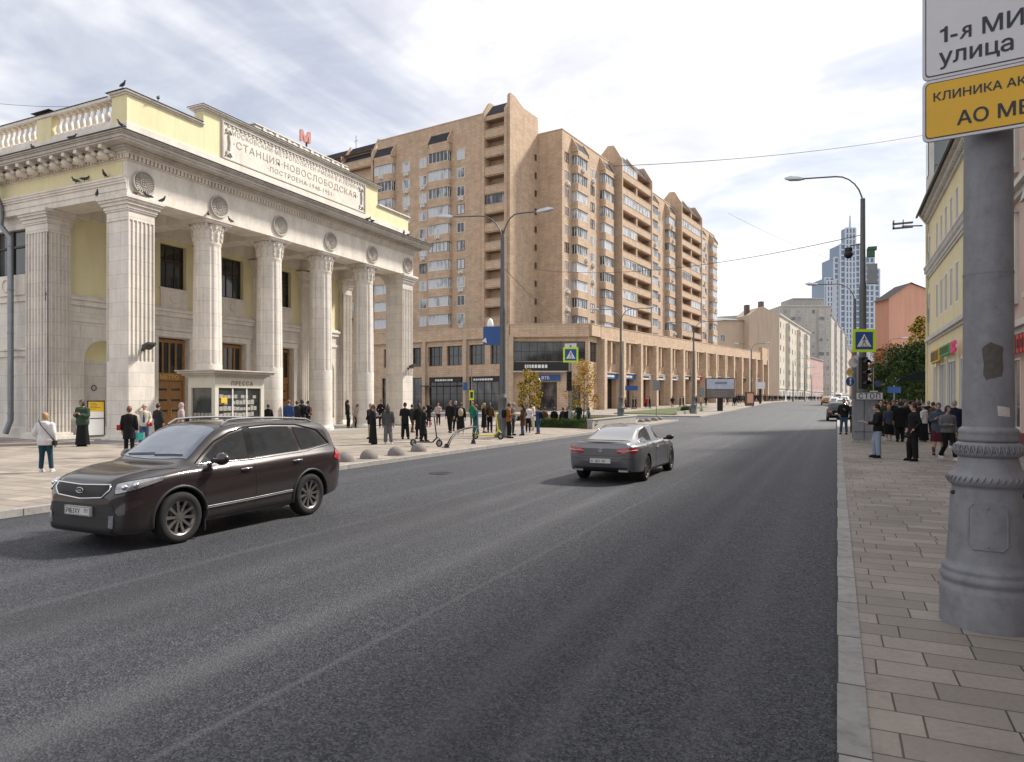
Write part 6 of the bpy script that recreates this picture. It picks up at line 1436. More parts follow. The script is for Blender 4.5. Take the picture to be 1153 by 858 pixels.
g = MB(); sk.patch(g, [(-2.2,-.5),(-2.2,.5),(-2.02,.53),(-2.02,-.53)], 'z', .006, .03); g.build('rear_window', M['car_glass'], suv)
for fl_ in (1, -1):     # trims and seams
    g = MB(); sk.line(g, [(.98,1.095),(0,1.095),(-1.2,1.13),(-1.95,1.225)], 'y', .011, .004, flip=fl_); g.build('chrome_belt_line', M['chrome'], suv)
    g = MB(); sk.line(g, [(1.0,1.11),(.60,1.415),(.30,1.54),(0,1.608),(-.6,1.635),(-1.2,1.615),(-1.73,1.50),(-1.98,1.25)], 'y', .013, .004, flip=fl_); sk.patch(g, [(.03,1.10),(.03,1.59),(-.12,1.60),(-.12,1.10)], 'y', .007, .05, flip=fl_); g.build('black_window_frame', M['pillar_black'], suv)
    g = MB(); sk.patch(g, [(.95,.30),(.95,.245),(-.9,.245),(-.9,.34),(0,.35)], 'y', .008, .06, flip=fl_); g.build('sill_cladding', M['plastic'], suv)
    g = MB(); sk.line(g, [(.93,.47),(0,.485),(-.88,.51)], 'y', .006, .004, flip=fl_); g.build('door_strip', M['zinc'], suv)
    g = MB(); sk.line(g, [(.93,.44),(0,.455),(-.88,.48)], 'y', .02, .002, flip=fl_); g.build('door_moulding', M['plastic'], suv)
    g = MB()
    for pl_ in ([(1.0,1.07),(.96,.8),(.92,.5),(.93,.32)], [(-.05,1.07),(-.07,.7),(-.03,.32)], [(-1.2,1.1),(-1.17,.9),(-1.02,.72),(-.9,.56),(-.86,.34)]): sk.line(g, pl_, 'y', .0045, 0, flip=fl_)
    g.build('door_seam', M['black'], suv)
    for x, z in ((.13,.96),(-1.02,1.0)):
        h, nr = sk.hit((x,3*fl_,z),(0,-fl_,0)); g = MB(); g.tube([h+Vector((.11,0,0)), h+Vector((.07,fl_*.035,.006)), h+Vector((-.07,fl_*.035,.008)), h+Vector((-.11,0,.004))], [.01,.016,.016,.01], 8); g.build('door_handle', M['chrome'], suv)
    for cx in (1.35,-1.35):      # matt wheel arch lips
        g = MB(); P_ = [(cx+.445*math.cos(a), .37+.445*math.sin(a)) for a in [R_(-12+204*i/26) for i in range(27)]]; sk.line(g, P_, 'y', .026, -.004, flip=fl_, step=.5); g.build('wheel_arch_trim', M['plastic'], suv)
    # mirror
    g = MB(); b0 = Vector((.74, fl_*.86, 1.13)); g.tube([b0, b0+Vector((.02,fl_*.10,.0))], .035, 8); g.ball(b0+Vector((.0,fl_*.19,.035)), (.085,.135,.095), 16, 10); mo = g.build('wing_mirror', M['suv_paint'], suv)
    g = MB(); g.tube([b0+Vector((.07,fl_*.10,.04)), b0+Vector((.075,fl_*.2,.045)), b0+Vector((.03,fl_*.30,.045))], .01, 6); g.build('indicator', M['lamp_lens'], mo)
    # rails
    g = MB(); z = lambda x: catmull([-1.75,-1.2,-.4,.1,.35],[1.69,1.725,1.75,1.74,1.695],x); g.tube([(x, fl_*(.585+.01), z(x)-(.045 if x in (-1.75,.35) else 0)) for x in (-1.75,-1.6,-1.2,-.8,-.4,0,.2,.35)], .018, 8, squash=.8); g.build('roof_rail', M['lamp_grey'], suv)
# front face
def fpoly(pts, off=.006, mi='plastic', name='x', both=False, res=.03):
    for f_ in ((1,-1) if both else (1,)):
        g = MB(); sk.patch(g, [(p[0]*f_, p[1]) for p in pts], 'x', off, res); g.build(name, M[mi], suv)
gr = [(-.54,.905),(-.57,.84),(-.46,.735),(0,.70),(.46,.735),(.57,.84),(.54,.905),(0,.885)]
mesh_m = mat('grille_mesh', (.012,.012,.013), .5, var=.8, vs=70, bump=.6, bs=120); g = MB(); sk.patch(g, gr, 'x', .006, .03); g.build('grille', mesh_m, suv)
g = MB(); sk.line(g, gr+[gr[0]], 'x', .013, .006); g.build('grille_surround', M['chrome'], suv)
for f_ in (1, -1):      # headlamps wrap round the corner: drape along a diagonal
    d = Vector((-.72, -.69*f_, 0)).normalized(); tn = Vector((d.y, -d.x, 0))*1.0
    if tn.y*f_ < 0: tn = -tn
    g = MB(); c0 = Vector((1.96, .70*f_, 0)); K = 16; rows = []
    up_ = lambda s: .915+.075*s**.8 if s > 0 else .915
    lo_ = lambda s: .785+.145*s**1.2
    for i in range(K+1):
        s = i/K; rr = []
        for j in range(7):
            z = lo_(s)+(up_(s)-lo_(s))*j/6; o = c0+tn*(-.17+.54*s)-d*3; h, nr = sk.hit((o.x,o.y,z), d)
            if h is None: h = rows[-1][j] if rows else c0+Vector((0,0,z)); nr = -d
            rr.append(h+(-nr if nr.dot(d) > 0 else nr)*.008)
        rows.append(rr)
    g.add([p for r in rows for p in r], [(i*7+j, i*7+j+1, (i+1)*7+j+1, (i+1)*7+j) for i in range(K) for j in range(6)], 0, True); hl = g.build('headlight', M['lamp_lens'], suv)
    g = MB(); g.tube([r[0] for r in rows]+[rows[-1][6]]+[r[6] for r in rows[::-1]]+[rows[0][0]], .007, 5); g.build('headlight_rim', M['plastic'], hl)
    g = MB(); 
    for s in (3, 7): q = rows[s][3]; g.ball((q.x-.01,q.y,q.z), .043, 12, 8)
    g.build('projector', M['chrome'], hl)
fpoly([(-.70,.50),(-.64,.63),(.64,.63),(.70,.50),(.62,.465),(-.62,.465)], .006, 'plastic', 'upper_intake')
fpoly([(-.70,.42),(-.6,.445),(.6,.445),(.70,.42),(.62,.26),(-.62,.26)], .007, 'plastic', 'lower_intake')
fpoly([(.60,.50),(.67,.50),(.665,.33),(.59,.34)], .012, 'lamp_lens', 'fog_lamp', True, .02)
g = MB(); g.box(2.225,2.262,-.27,.27,.475,.60); np_ = g.build('number_plate', M['plate'], suv); g = MB()
for y0,y1,z0,z1 in ((-.262,.262,.48,.486),(-.262,.262,.589,.595),(-.262,-.256,.486,.589),(.256,.262,.486,.589),(-.135,-.131,.486,.589)): g.box(2.2625,2.264,y0,y1,z0,z1)
g.build('plate_frame', M['sign_ink'], np_)
text('Р863ХУ', .098, M['sign_ink'], np_, wallM((2.2635,-.245+.0,.502), (0,1,0)), depth=.0008, xs=.92); text('777', .07, M['sign_ink'], np_, wallM((2.2635,.14,.52), (0,1,0)), depth=.0008, xs=.85)
e_ = MB(); h, _n = sk.hit((4,0,.815),(-1,0,0)); e_.tube([(h.x+.014, .075*math.cos(a*math.pi/12), .815+.036*math.sin(a*math.pi/12)) for a in range(25)], .0055, 6); em = e_.build('emblem', M['chrome'], suv); text('KIA', .05, M['chrome'], em, wallM((h.x+.014,-.045,.797), (0,1,0)), depth=.003)
g = MB()     # wipers
for y0, y1 in ((-.55,.0),(.02,.6)): 
    P_ = []
    for i in range(8):
        s = i/7; x = 1.08-.03*s; y = y0+(y1-y0)*s; h, nr = sk.hit((x,y,4),(0,0,-1)); P_.append(h+nr*.018 if nr.z > 0 else h-nr*.018)
    g.tube(P_, .009, 5)
g.build('wiper', M['black'], suv)
for f_ in (1,-1):   # rear lamps and mud flaps, bonnet crease
    g = MB(); sk.patch(g, [(-1.98,.98),(-2.06,1.10),(-2.21,1.16),(-2.28,1.05),(-2.28,.90),(-2.15,.92)], 'y', .012, .03, flip=f_); g.build('tail_light', M['tail_red'], suv)
    g = MB(); g.box(.93,.945,f_*.72,f_*.93,.12,.40); g.build('mud_flap', M['plastic'], suv)
    g = MB(); sk.line(g, [(1.28,f_*.80),(1.6,f_*.70),(1.95,f_*.585),(2.1,f_*.53)], 'z', .0045, 0); g.build('bonnet_seam', M['black'], suv)

# ---- grey coupe: seen from behind on its right
CP = [(-2.48,.55,.50,.56,.78,.50,.44,.86),(-2.455,.42,.66,.70,.86,.62,.54,.955),(-2.40,.33,.75,.785,.91,.70,.60,1.005),(-2.25,.28,.83,.855,.92,.76,.64,1.02),(-2.0,.25,.89,.915,.925,.74,.60,1.03),(-1.7,.23,.91,.93,.93,.73,.54,1.10),(-1.3,.22,.915,.93,.935,.735,.50,1.235),(-.9,.2,.905,.912,.93,.74,.50,1.335),(-.45,.2,.90,.90,.925,.78,.555,1.395),
 (.0,.2,.895,.898,.92,.78,.56,1.395),(.35,.2,.895,.897,.915,.78,.56,1.345),(.75,.2,.895,.897,.90,.77,.57,1.20),(1.1,.2,.90,.90,.89,.76,.60,1.02),(1.3,.2,.90,.90,.875,.74,.62,.955),(1.7,.21,.895,.88,.83,.68,.55,.89),(2.0,.22,.85,.82,.76,.62,.5,.81),(2.15,.26,.74,.70,.66,.52,.42,.70),(2.21,.36,.55,.52,.56,.4,.3,.60)]
coupe, body, sk = build_car('grey_coupe', 'low grey metallic coupe with red tail lights driving away down the street', 'car', (-5.24, 18.82, 0), R_(90), CP, M['coupe_paint'], (1.42,-1.42), .905, .335, .235, .24, .365, 10, 'single')
sil = mat('coupe_roof_paint', (.30,.30,.31), .25, .6, var=.08, vs=1.5, coat=.9)
for f_ in (1,-1):
    g = MB(); sk.patch(g, [(.93,.965),(.45,1.235),(.05,1.33),(-.5,1.33),(-.95,1.23),(-1.25,1.10),(-1.38,1.0),(-1.3,.97),(0,.965)], 'y', .006, .035, flip=f_); g.build('side_window', M['car_glass'], coupe)
    g = MB(); sk.line(g, [(.97,.955),(0,.955),(-1.25,.96),(-1.45,.99),(-1.30,1.12),(-.98,1.26),(-.5,1.36),(.05,1.355)], 'y', .009, .004, flip=f_); g.build('window_chrome', M['chrome'], coupe)
    g = MB(); sk.line(g, [(.88,.93),(.84,.6),(.86,.3)], 'y', .004, 0, flip=f_); sk.line(g, [(-.42,.93),(-.52,.6),(-.5,.3)], 'y', .004, 0, flip=f_); g.build('door_seam', M['black'], coupe)
    g = MB(); b0 = Vector((.72, f_*.82, .96)); g.tube([b0, b0+Vector((0,f_*.12,.01))], .03, 8); g.ball(b0+Vector((0,f_*.18,.045)), (.07,.11,.07), 16, 10); g.build('wing_mirror', M['black_metal'], coupe)
    g = MB(); sk.patch(g, [(.9,.27),(.9,.225),(-.95,.225),(-.95,.30)], 'y', .006, .06, flip=f_); g.build('sill', M['plastic'], coupe)
    h, nr = sk.hit((-.32,3*f_,.80),(0,-f_,0)); g = MB(); g.tube([h+Vector((.1,0,0)), h+Vector((.06,f_*.03,0)), h+Vector((-.06,f_*.03,0)), h+Vector((-.1,0,0))], .013, 6); g.build('door_handle', M['coupe_paint'], coupe)
    # tail lamp wrapping the rear corner
    d = Vector((.80,-.60*f_,0)).normalized(); tn = Vector((-d.y, d.x, 0)); 
    if tn.y*f_ < 0: tn = -tn
    g = MB(); rows = []; K = 16; c0 = Vector((-2.35,.60*f_,0))
    for i in range(K+1):
        s = i/K; rr = []; lo_ = .735+.03*s; up_ = .865+.03*s-.04*max(0,s-.7)
        for j in range(5):
            z = lo_+(up_-lo_)*j/4; o = c0+tn*(-.22+.50*s)-d*3; h, nr = sk.hit((o.x,o.y,z), d)
            if h is None: h = rows[-1][j] if rows else c0; nr = -d
            rr.append(h+(-nr if nr.dot(d) > 0 else nr)*.008)
        rows.append(rr)
    g.add([p for r in rows for p in r], [(i*5+j, i*5+j+1, (i+1)*5+j+1, (i+1)*5+j) for i in range(K) for j in range(4)], 0, True); tl = g.build('tail_light', M['tail_red'], coupe)
    g = MB(); g.tube([r[2] for r in rows], .008, 5); g.build('light_bar', M['plate'], tl)
    g = MB(); g.box(-2.47,-2.40,f_*.45,f_*.68,.30,.345); g.build('exhaust_tip', M['chrome'], coupe)
g = MB(); sk.patch(g, [(-1.98,-.62),(-1.98,.62),(-1.5,.55),(-1.08,.50),(-.98,.3),(-.96,0),(-.98,-.3),(-1.08,-.50),(-1.5,-.55)], 'z', .006, .03); g.build('rear_window', mat('rear_screen_glass', (.20,.205,.22), .12, var=.2, vs=1.5, spec=.8, coat=.6), coupe)
g = MB(); sk.patch(g, [(.98,-.62),(.98,.62),(.38,.52),(.36,-.52)], 'z', .006, .04); g.build('windscreen', M['wind_glass'], coupe)
g = MB(); P_ = []
for i in range(15): y = -.66+1.32*i/14; P_.append((-2.42+.12*(y/.66)**2, y, 1.01-.02*(y/.66)**2))
g.tube(P_, .02, 6, squash=1); g.build('boot_lip', M['coupe_paint'], coupe)
def rpoly(pts, off, m, name, res=.03): g = MB(); sk.patch(g, pts, 'x', off, res, flip=-1); return g.build(name, M[m], coupe)
rpoly([(-.68,.40),(.68,.40),(.58,.26),(-.58,.26)], .008, 'plastic', 'diffuser')
g = MB(); sk.line(g, [(-.66,.90),(-.62,.72),(-.45,.68),(.45,.68),(.62,.72),(.66,.90)], 'x', .0045, 0, flip=-1); sk.line(g, [(-.74,.62),(0,.60),(.74,.62)], 'x', .0045, 0, flip=-1); g.build('boot_seam', M['black'], coupe)
g = MB(); g.box(-2.50,-2.478,-.26,.26,.50,.61); np_ = g.build('number_plate', M['plate'], coupe); text('К  007  М', .085, M['sign_ink'], np_, wallM((-2.502,.235,.52), (0,-1,0)), depth=.0008)
h, _n = sk.hit((-4,0,.82),(1,0,0)); g = MB(); g.tube([(h.x-.01,.045*math.cos(a*math.pi/12),.82+.045*math.sin(a*math.pi/12)) for a in range(25)], .005, 6)
for k in range(3): a = math.pi/2+k*2*math.pi/3; g.tube([(h.x-.01,0,.82),(h.x-.01,.043*math.cos(a),.82+.043*math.sin(a))], .0045, 5)
g.build('star_emblem', M['chrome'], coupe)
# ---- far traffic: sized by distance, simple bodies with glass, lamps and wheels
def far_car(name, label, u, d, heading, L_, W_, H_, paint, suv_=False, z=None, cat='car', tail=True, extra=None, group=None):
    p = PT(u, d); t = thing(name, label, cat, (p.x, p.y, zg(p.y)), heading, group); h = H_/1.45
    S2 = [(-L_/2,.5,.5,.6,.7*h,.5,.4,.78*h),(-L_/2+.08,.3,W_*.42,W_*.46,.85*h,W_*.4,W_*.33,(1.0 if not suv_ else 1.25)*h),(-L_*.38,.25,W_*.48,W_*.5,.92*h,W_*.43,W_*.34,(1.15 if not suv_ else 1.4)*h),(-L_*.18,.22,W_*.48,W_*.5,.92*h,W_*.44,W_*.35,1.43*h),(.05*L_,.22,W_*.48,W_*.5,.9*h,W_*.44,W_*.35,1.42*h),(.22*L_,.22,W_*.48,W_*.5,.88*h,W_*.43,W_*.36,1.0*h),(.42*L_,.25,W_*.46,W_*.46,.8*h,W_*.4,W_*.3,.86*h),(L_/2,.4,W_*.3,W_*.3,.6*h,.4,.3,.66*h)]
    b = car_body(S2, 36, 20); body = b.build('body', paint, t); s_ = Skin(body.data)
    for f_ in (1,-1):
        g = MB(); s_.patch(g, [(.20*L_,.98*h),(.02*L_,1.30*h),(-.22*L_,1.32*h),(-.36*L_,1.0*h)], 'y', .01, .15, flip=f_); g.build('side_window', M['car_glass'], t)
        g = MB()
        for x in (L_*.3,-L_*.3): g.tube([(x,f_*(W_/2-.2),.32),(x,f_*(W_/2+.01),.32)], .32, 16)
        g.build('wheel', M['rubber'], t)
        g = MB(); s_.patch(g, [(f_*W_*.26,.62*h),(f_*W_*.40,.62*h),(f_*W_*.40,.78*h),(f_*W_*.26,.78*h)], 'x', .02, .1, flip=-1); g.build('tail_light', M['tail_red'], t)
        g = MB(); s_.patch(g, [(f_*W_*.15,.55*h),(f_*W_*.28,.55*h),(f_*W_*.28,.64*h),(f_*W_*.15,.64*h)], 'x', .02, .1, flip=1); g.build('headlight', M['lamp_lens'], t)
    g = MB(); s_.patch(g, [(-W_*.3,(.95 if not suv_ else 1.0)*h),(W_*.3,(.95 if not suv_ else 1.0)*h),(W_*.27,1.22*h),(-W_*.27,1.22*h)], 'x', .02, .1, flip=-1); g.build('rear_window', M['car_glass'], t)
    g = MB(); s_.patch(g, [(-W_*.33,.96*h),(W_*.33,.96*h),(W_*.28,1.3*h),(-W_*.28,1.3*h)], 'x', .02, .1, flip=1); g.build('windscreen', M['wind_glass'], t)
    g = MB(); g.box(-L_/2-.03,-L_/2-.01,-.26,.26,.6,.71); g.build('number_plate', M['plate'], t)
    if extra: extra(t, h)
    return t
yl_ = mat('taxi_yellow', (.62,.33,.03), .35, var=.05, coat=.6); wh_ = mat('white_car_paint', (.62,.63,.64), .3, var=.05, coat=.6); gn = mat('dark_green_car_paint', (.02,.035,.03), .3, .3, var=.1, coat=.8)
far_car('dark_suv', 'dark green off road car seen from behind beside the pedestrians at the right kerb', 943.5, 64, R_(90), 4.5, 1.9, 1.75, gn, True)
def roof_lamp(t, h): g = MB(); g.box(-.1,.1,-.35,.35,1.45*h,1.6*h); g.build('taxi_lamp', M['white'], t)
far_car('yellow_taxi', 'orange yellow taxi with a white roof lamp far up the road', 930.5, 128, R_(90), 4.5, 1.8, 1.5, yl_, extra=roof_lamp)
for i, (u, d, hd, lab) in enumerate(((939.5,118,90,'white car just ahead of the dark green off road car'),(947,105,90,'white car partly hidden by the pedestrians at the right kerb'),(934,165,-90,'white car beyond the yellow taxi'),(944,150,90,'white van roofed car in the far queue'),(951,135,90,'pale car nearest the right kerb in the far queue'))):
    far_car('white_car', lab, u, d, R_(hd), 4.5, 1.8, 1.5 if i != 3 else 2.1, wh_, i == 3, group='white cars in the distant traffic')
# ================================================================ people: x forward, y left, built 1.75 m tall and scaled
def remesh(mb, vox, mats, name, parent, smooth=1):
    me = mb.mesh('tmp', []); o = bpy.data.objects.new('tmp', me); COL.objects.link(o)
    m = o.modifiers.new('r', 'REMESH'); m.mode = 'VOXEL'; m.voxel_size = vox; m.use_smooth_shade = True
    if smooth: s = o.modifiers.new('s', 'SMOOTH'); s.factor = .5; s.iterations = smooth
    bpy.context.view_layer.update(); nm = evalmesh(o); bpy.data.objects.remove(o); nm.name = name
    nm.materials.clear()
    for k in mats: nm.materials.append(k)
    q = bpy.data.objects.new(name, nm); COL.objects.link(q); q.parent = parent; return q
def rings(mb, R, n=16, dz=0, dx=0):      # R: (x, z, half width, half depth)
    vs = []
    for x, z, w, dpt in R:
        for j in range(n): a = 2*math.pi*j/n; vs.append((dx+x+dpt*math.cos(a), w*math.sin(a), z+dz))
    k = len(R); mb.add(vs, [(i*n+j, i*n+(j+1)%n, (i+1)*n+(j+1)%n, (i+1)*n+j) for i in range(k-1) for j in range(n)], 0, True)
    mb.add(vs[:n], [tuple(range(n))[::-1]]); mb.add(vs[-n:], [tuple(range(n))])
def V(*a): return Vector(a)
ARM = {'down': ((-.02,.235,1.15),(.05,.245,.92),(.08,.235,.82)), 'pocket': ((-.06,.28,1.16),(.09,.215,.98),(.13,.18,.93)), 'phone': ((.02,.235,1.15),(.24,.12,1.20),(.31,.07,1.27)), 'fold': ((.05,.26,1.14),(.21,.06,1.16),(.2,-.04,1.17)),
       'raise': ((.20,.28,1.42),(.17,.12,1.60),(.13,.05,1.665)), 'paper': ((.08,.23,1.14),(.32,.14,1.13),(.41,.09,1.16)), 'back': ((-.1,.24,1.16),(-.14,.2,.95),(-.13,.18,.87)), 'grip': ((.1,.24,1.16),(.33,.2,1.06),(.42,.18,1.08)), 'hold': ((-.02,.24,1.15),(.14,.22,1.0),(.21,.2,.98))}
LEG = {'stand': (((.01,.095,.51),(-.01,.10,.09)),((.01,.095,.51),(-.01,.10,.09))), 'rest': (((.02,.10,.51),(0,.12,.09)),((.09,.09,.52),(.06,.14,.09))), 'walk': (((.20,.085,.54),(.24,.085,.12)),((.03,.085,.50),(-.24,.085,.16))), 'stride': (((.12,.085,.52),(.14,.085,.10)),((-.0,.085,.51),(-.13,.085,.12))), 'sit': (((.42,.11,.50),(.43,.12,.09)),((.42,.13,.50),(.47,.14,.09)))}
def person(label, u, vf, vh, rel, arms=('down','down'), legs='stand', top=('black',.82), bottom=('trousers','black'), shoes='black', hair=('short','brown'), extra=(), detail=False, d=None, h=None, group=None, puffy=0, wide=1.0, inner=None, lean=0.0, nod=0.0):
    p = GP(u, vf) if d is None else PT(u, d)
    if d is not None: p.z = .125+zg(p.y)
    dd = depth(p.x, p.y)
    if h is None: h = (vf-vh)*dd/FL*.985
    yaw = R_(115+rel); t = thing('person', label, 'person', p, yaw, group); s = h/1.75; t.scale = (s, s, s)
    sit = legs == 'sit'; dz = -.44 if sit else 0; vox = .016 if detail else .024
    LG = LEG[legs]; body = MB(); W = wide
    B = lambda q, sd: V(q[0]+lean*max(0,q[2]-.9), q[1]*sd, q[2]+(dz))
    L = lambda x, z: x+lean*max(0, z-.9)
    T = [(0,.86,.13,.095),(0,.95,.15,.105),(-.0,1.08,.125,.09),(.0,1.2,.14,.10),(-.005,1.33,.16,.105),(-.01,1.42,.155,.09),(-.01,1.47,.09,.065),(-.005,1.50,.058,.055)]
    rings(body, [(L(a,z),z,w*W,dp) for a,z,w,dp in T], dz=dz)
    hx = L(.0,1.6)
    body.tube([(L(-.005,1.46),0,1.46+dz),(hx+.005,0,1.57+dz)], [.056,.05], 12)
    hd = V(hx+.015+nod*.03, 0, 1.645+dz)
    body.ball(hd, (.095,.074,.112), 20, 14); body.ball(hd+V(.022,0,-.062), (.068,.054,.055), 14, 10)
    body.tube([hd+V(.085,0,.02), hd+V(.112,0,-.022), hd+V(.088,0,-.035)], [.010,.016,.010], 8)
    for sd in (-1, 1): body.ball(hd+V(-.005,.074*sd,-.01), (.022,.012,.03), 8, 6)
    hands = []
    for i, sd in ((0,1),(1,-1)):
        e, w_, hnd = [B(q, sd) for q in ARM[arms[i]]]; sh = V(L(-.005,1.41),.165*sd*W,1.41+dz)
        body.tube([sh, e, w_], [.05,.038,.026], 10); hands.append((w_, hnd, sd))
        body.ball((w_+hnd)/2, (.036,.03,.036), 10, 8); body.tube([w_, hnd], [.024,.03], 8)
        (kx,ky,kz),(ax_,ay,az) = LG[i]
        hip = V(0,.085*sd,.90+dz); kn = V(kx,ky*sd,kz); an = V(ax_,ay*sd,az)
        body.tube([hip, hip.lerp(kn,.5), kn, kn.lerp(an,.35), an], [.078,.068,.05,.05,.034], 12); body.tube([an, an+V(.06,0,-.04), an+V(.13,0,-.055)], [.034,.034,.025], 8)
    bo = remesh(body, vox, [M['skin'], cloth('eye',(.02,.015,.012)), cloth('lip',(.30,.10,.09))], 'body', t)
    # fingers, eyes and mouth join the same mesh
    ex = MB()
    if detail:
        for w_, hnd, sd in hands:
            d_ = (hnd-w_).normalized(); sdv = d_.cross(V(0,0,1)); sdv = sdv.normalized() if sdv.length > .1 else V(0,1,0)
            pl = sdv.cross(d_)*(-1)
            for k, ln in enumerate((.062,.072,.068,.052)):
                b0 = hnd+d_*.01+sdv*(-.024+.016*k); ex.tube([b0, b0+d_*ln*.5-V(0,0,.006), b0+d_*ln*.85-V(0,0,.022)], [.0085,.008,.0065], 6)
            b0 = w_.lerp(hnd,.55)-sdv*.026; ex.tube([b0, b0-sdv*.022+d_*.025, b0-sdv*.02+d_*.055], [.0095,.009,.007], 6)
    for sd in (-1, 1): ex.ball(hd+V(.086,.03*sd,.012), (.010,.013,.008), 8, 6, 1); ex.ball(hd+V(.084,.03*sd,.034), (.01,.018,.004), 8, 4, 1)
    ex.ball(hd+V(.083,0,-.062), (.010,.024,.006), 8, 6, 2)
    bm = bmesh.new(); bm.from_mesh(bo.data); em = ex.mesh('e', []); bm.from_mesh(em); n0 = len(bm.faces)-len(em.polygons); bm.faces.ensure_lookup_table()
    for k, pz in enumerate(em.polygons): bm.faces[n0+k].material_index = ex.m[k]; bm.faces[n0+k].smooth = True
    bm.to_mesh(bo.data); bm.free(); bpy.data.meshes.remove(em)
    # ---- lower garment
    kind, bc = bottom[0], bottom[1]; g = MB()
    if kind in ('trousers','wide'):
        k = 1.28 if kind == 'wide' else 1.0
        rings(g, [(0,.84,.15*W,.115),(0,.92,.165*W,.125),(0,1.02,.145*W,.108)], dz=dz)
        for i, sd in ((0,1),(1,-1)):
            (kx,ky,kz),(ax_,ay,az) = LG[i]; hip = V(0,.085*sd,.90+dz); kn = V(kx,ky*sd,kz); an = V(ax_,ay*sd,az+(.0 if kind == 'wide' else .02))
            g.tube([hip, hip.lerp(kn,.5), kn, kn.lerp(an,.5), an], [.098*W,.092,.072*k,.066*k,.062*k], 14)
        remesh(g, vox, [cloth(*COLR[bc])], 'trousers', t)
    else:
        zh = {'skirt': .45, 'midi': .30, 'long': .06}[kind]; wd = {'skirt': .2, 'midi': .22, 'long': .25}[kind]
        n = 32; R = [(1.03,.135,.105),(.92,.168,.13),(.8,.18,.14),((.8+zh)/2,(.18+wd)/2,.165),(zh+.02,wd,wd*.78),(zh,wd,wd*.78)]; vs = []
        for z, w, dp in R:
            for j in range(n): a = 2*math.pi*j/n; f = 1+.05*math.sin(8*a)*(1-(z-zh)/(1.03-zh)); vs.append((dp*f*math.cos(a), w*f*W*math.sin(a), z+dz))
        g.add(vs, [(i*n+j, i*n+(j+1)%n, (i+1)*n+(j+1)%n, (i+1)*n+j) for i in range(len(R)-1) for j in range(n)], 0, True); g.add(vs[:n], [tuple(range(n))]); g.add(vs[-n:], [tuple(range(n))[::-1]])
        g.build('skirt', cloth(*COLR[bc]), t)
    # ---- upper garment
    tc, hem = top[0], top[1]; g = MB(); o = .022+puffy*.03
    R = []
    zz = [hem]+[z for z in (.5,.62,.74,.86,.95,1.03,1.12,1.2,1.28,1.36,1.42) if z > hem+.04]
    def tw(z):
        xs = [.4,.86,.95,1.08,1.2,1.33,1.42]; return catmull(xs,[.19,.15,.16,.138,.15,.172,.165],z), catmull(xs,[.15,.118,.12,.105,.11,.118,.10],z)
    for z in zz:
        w, dp = tw(z); pf = .012*puffy*(1 if int(z*50)%2 else -1); R.append((L(0,z), z, (w+o+pf)*W, dp+o*1.1+pf))
    R += [(L(-.01,1.46),1.46,.115*W+o*.5,.085+o*.5),(L(-.01,1.50),1.50,.072+o*.3,.068+o*.3)]
    if sit: R = [r for r in R if r[1] > .84]
    rings(g, R, 20, dz=dz)
    for i, sd in ((0,1),(1,-1)):
        e, w_, hnd = [B(q, sd) for q in ARM[arms[i]]]; sh = V(L(-.005,1.405),.165*sd*W,1.405+dz); k = 1+puffy*.45
        n_ = 5 if puffy else 1; P_, Rr = [sh-V(0,.03*sd,0), sh], [.07*k,.072*k]
        for a_, b_, r0, r1 in ((sh, e, .07, .06),(e, w_, .058, .046)):
            for q in range(1, 2*n_+1): f = q/(2*n_); P_.append(a_.lerp(b_, f)); Rr.append((r0+(r1-r0)*f)*k*(1+(.09*puffy if q % 2 else -.04*puffy)))
        g.tube(P_, Rr, 12)
    if 'hood' in extra: g.ball((L(-.09,1.45),0,1.46+dz), (.075,.11,.06), 12, 8)
    if 'hoodup' in extra: g.ball(hd+V(-.022,0,.005), (.112,.098,.135), 16, 12); g.tube([(L(-.02,1.46),0,1.46+dz), hd+V(-.03,0,-.06)], [.09,.085], 12)
    if 'collar' in extra: g.tube([(.02,0,1.46+dz),(0,0,1.54+dz)], [.09,.082], 14)
    remesh(g, vox, [cloth(*COLR[tc])], {True:'coat',False:'jacket'}[hem < .7], t)
    if inner: g = MB(); rings(g, [(L(.035,1.0),1.0,.075,.118),(L(.035,1.2),1.2,.07,.12),(L(.03,1.42),1.42,.05,.105)], dz=dz); g.build('shirt', cloth(*COLR[inner]), t)
    # ---- shoes
    for i, sd in ((0,1),(1,-1)):
        (_, _, _),(ax_,ay,az) = LG[i]; b_ = V(ax_,ay*sd,az); z0 = b_.z-.045; g = MB(); bt = 'boots' in extra
        g.tube([b_+V(-.05,0,-.03), b_+V(-.02,0,-.035), b_+V(.06,0,-.045), b_+V(.13,0,-.052), b_+V(.175,0,-.058)], [.036,.044,.042,.038,.02], 10, squash=1.0)
        g.box(ax_-.075,ax_+.175,ay*sd-.038,ay*sd+.038,az-.09,az-.07)
        if bt: g.tube([b_+V(0,0,-.03), b_+V(0,0,.18)], [.045,.055], 10)
        g.build('boot' if bt else 'shoe', cloth(*COLR[shoes]), t)
    # ---- hair / hats
    st, hc = hair; hm = mat('hair_'+hc, HAIR[hc], .55, var=.4, vs=40); g = MB()
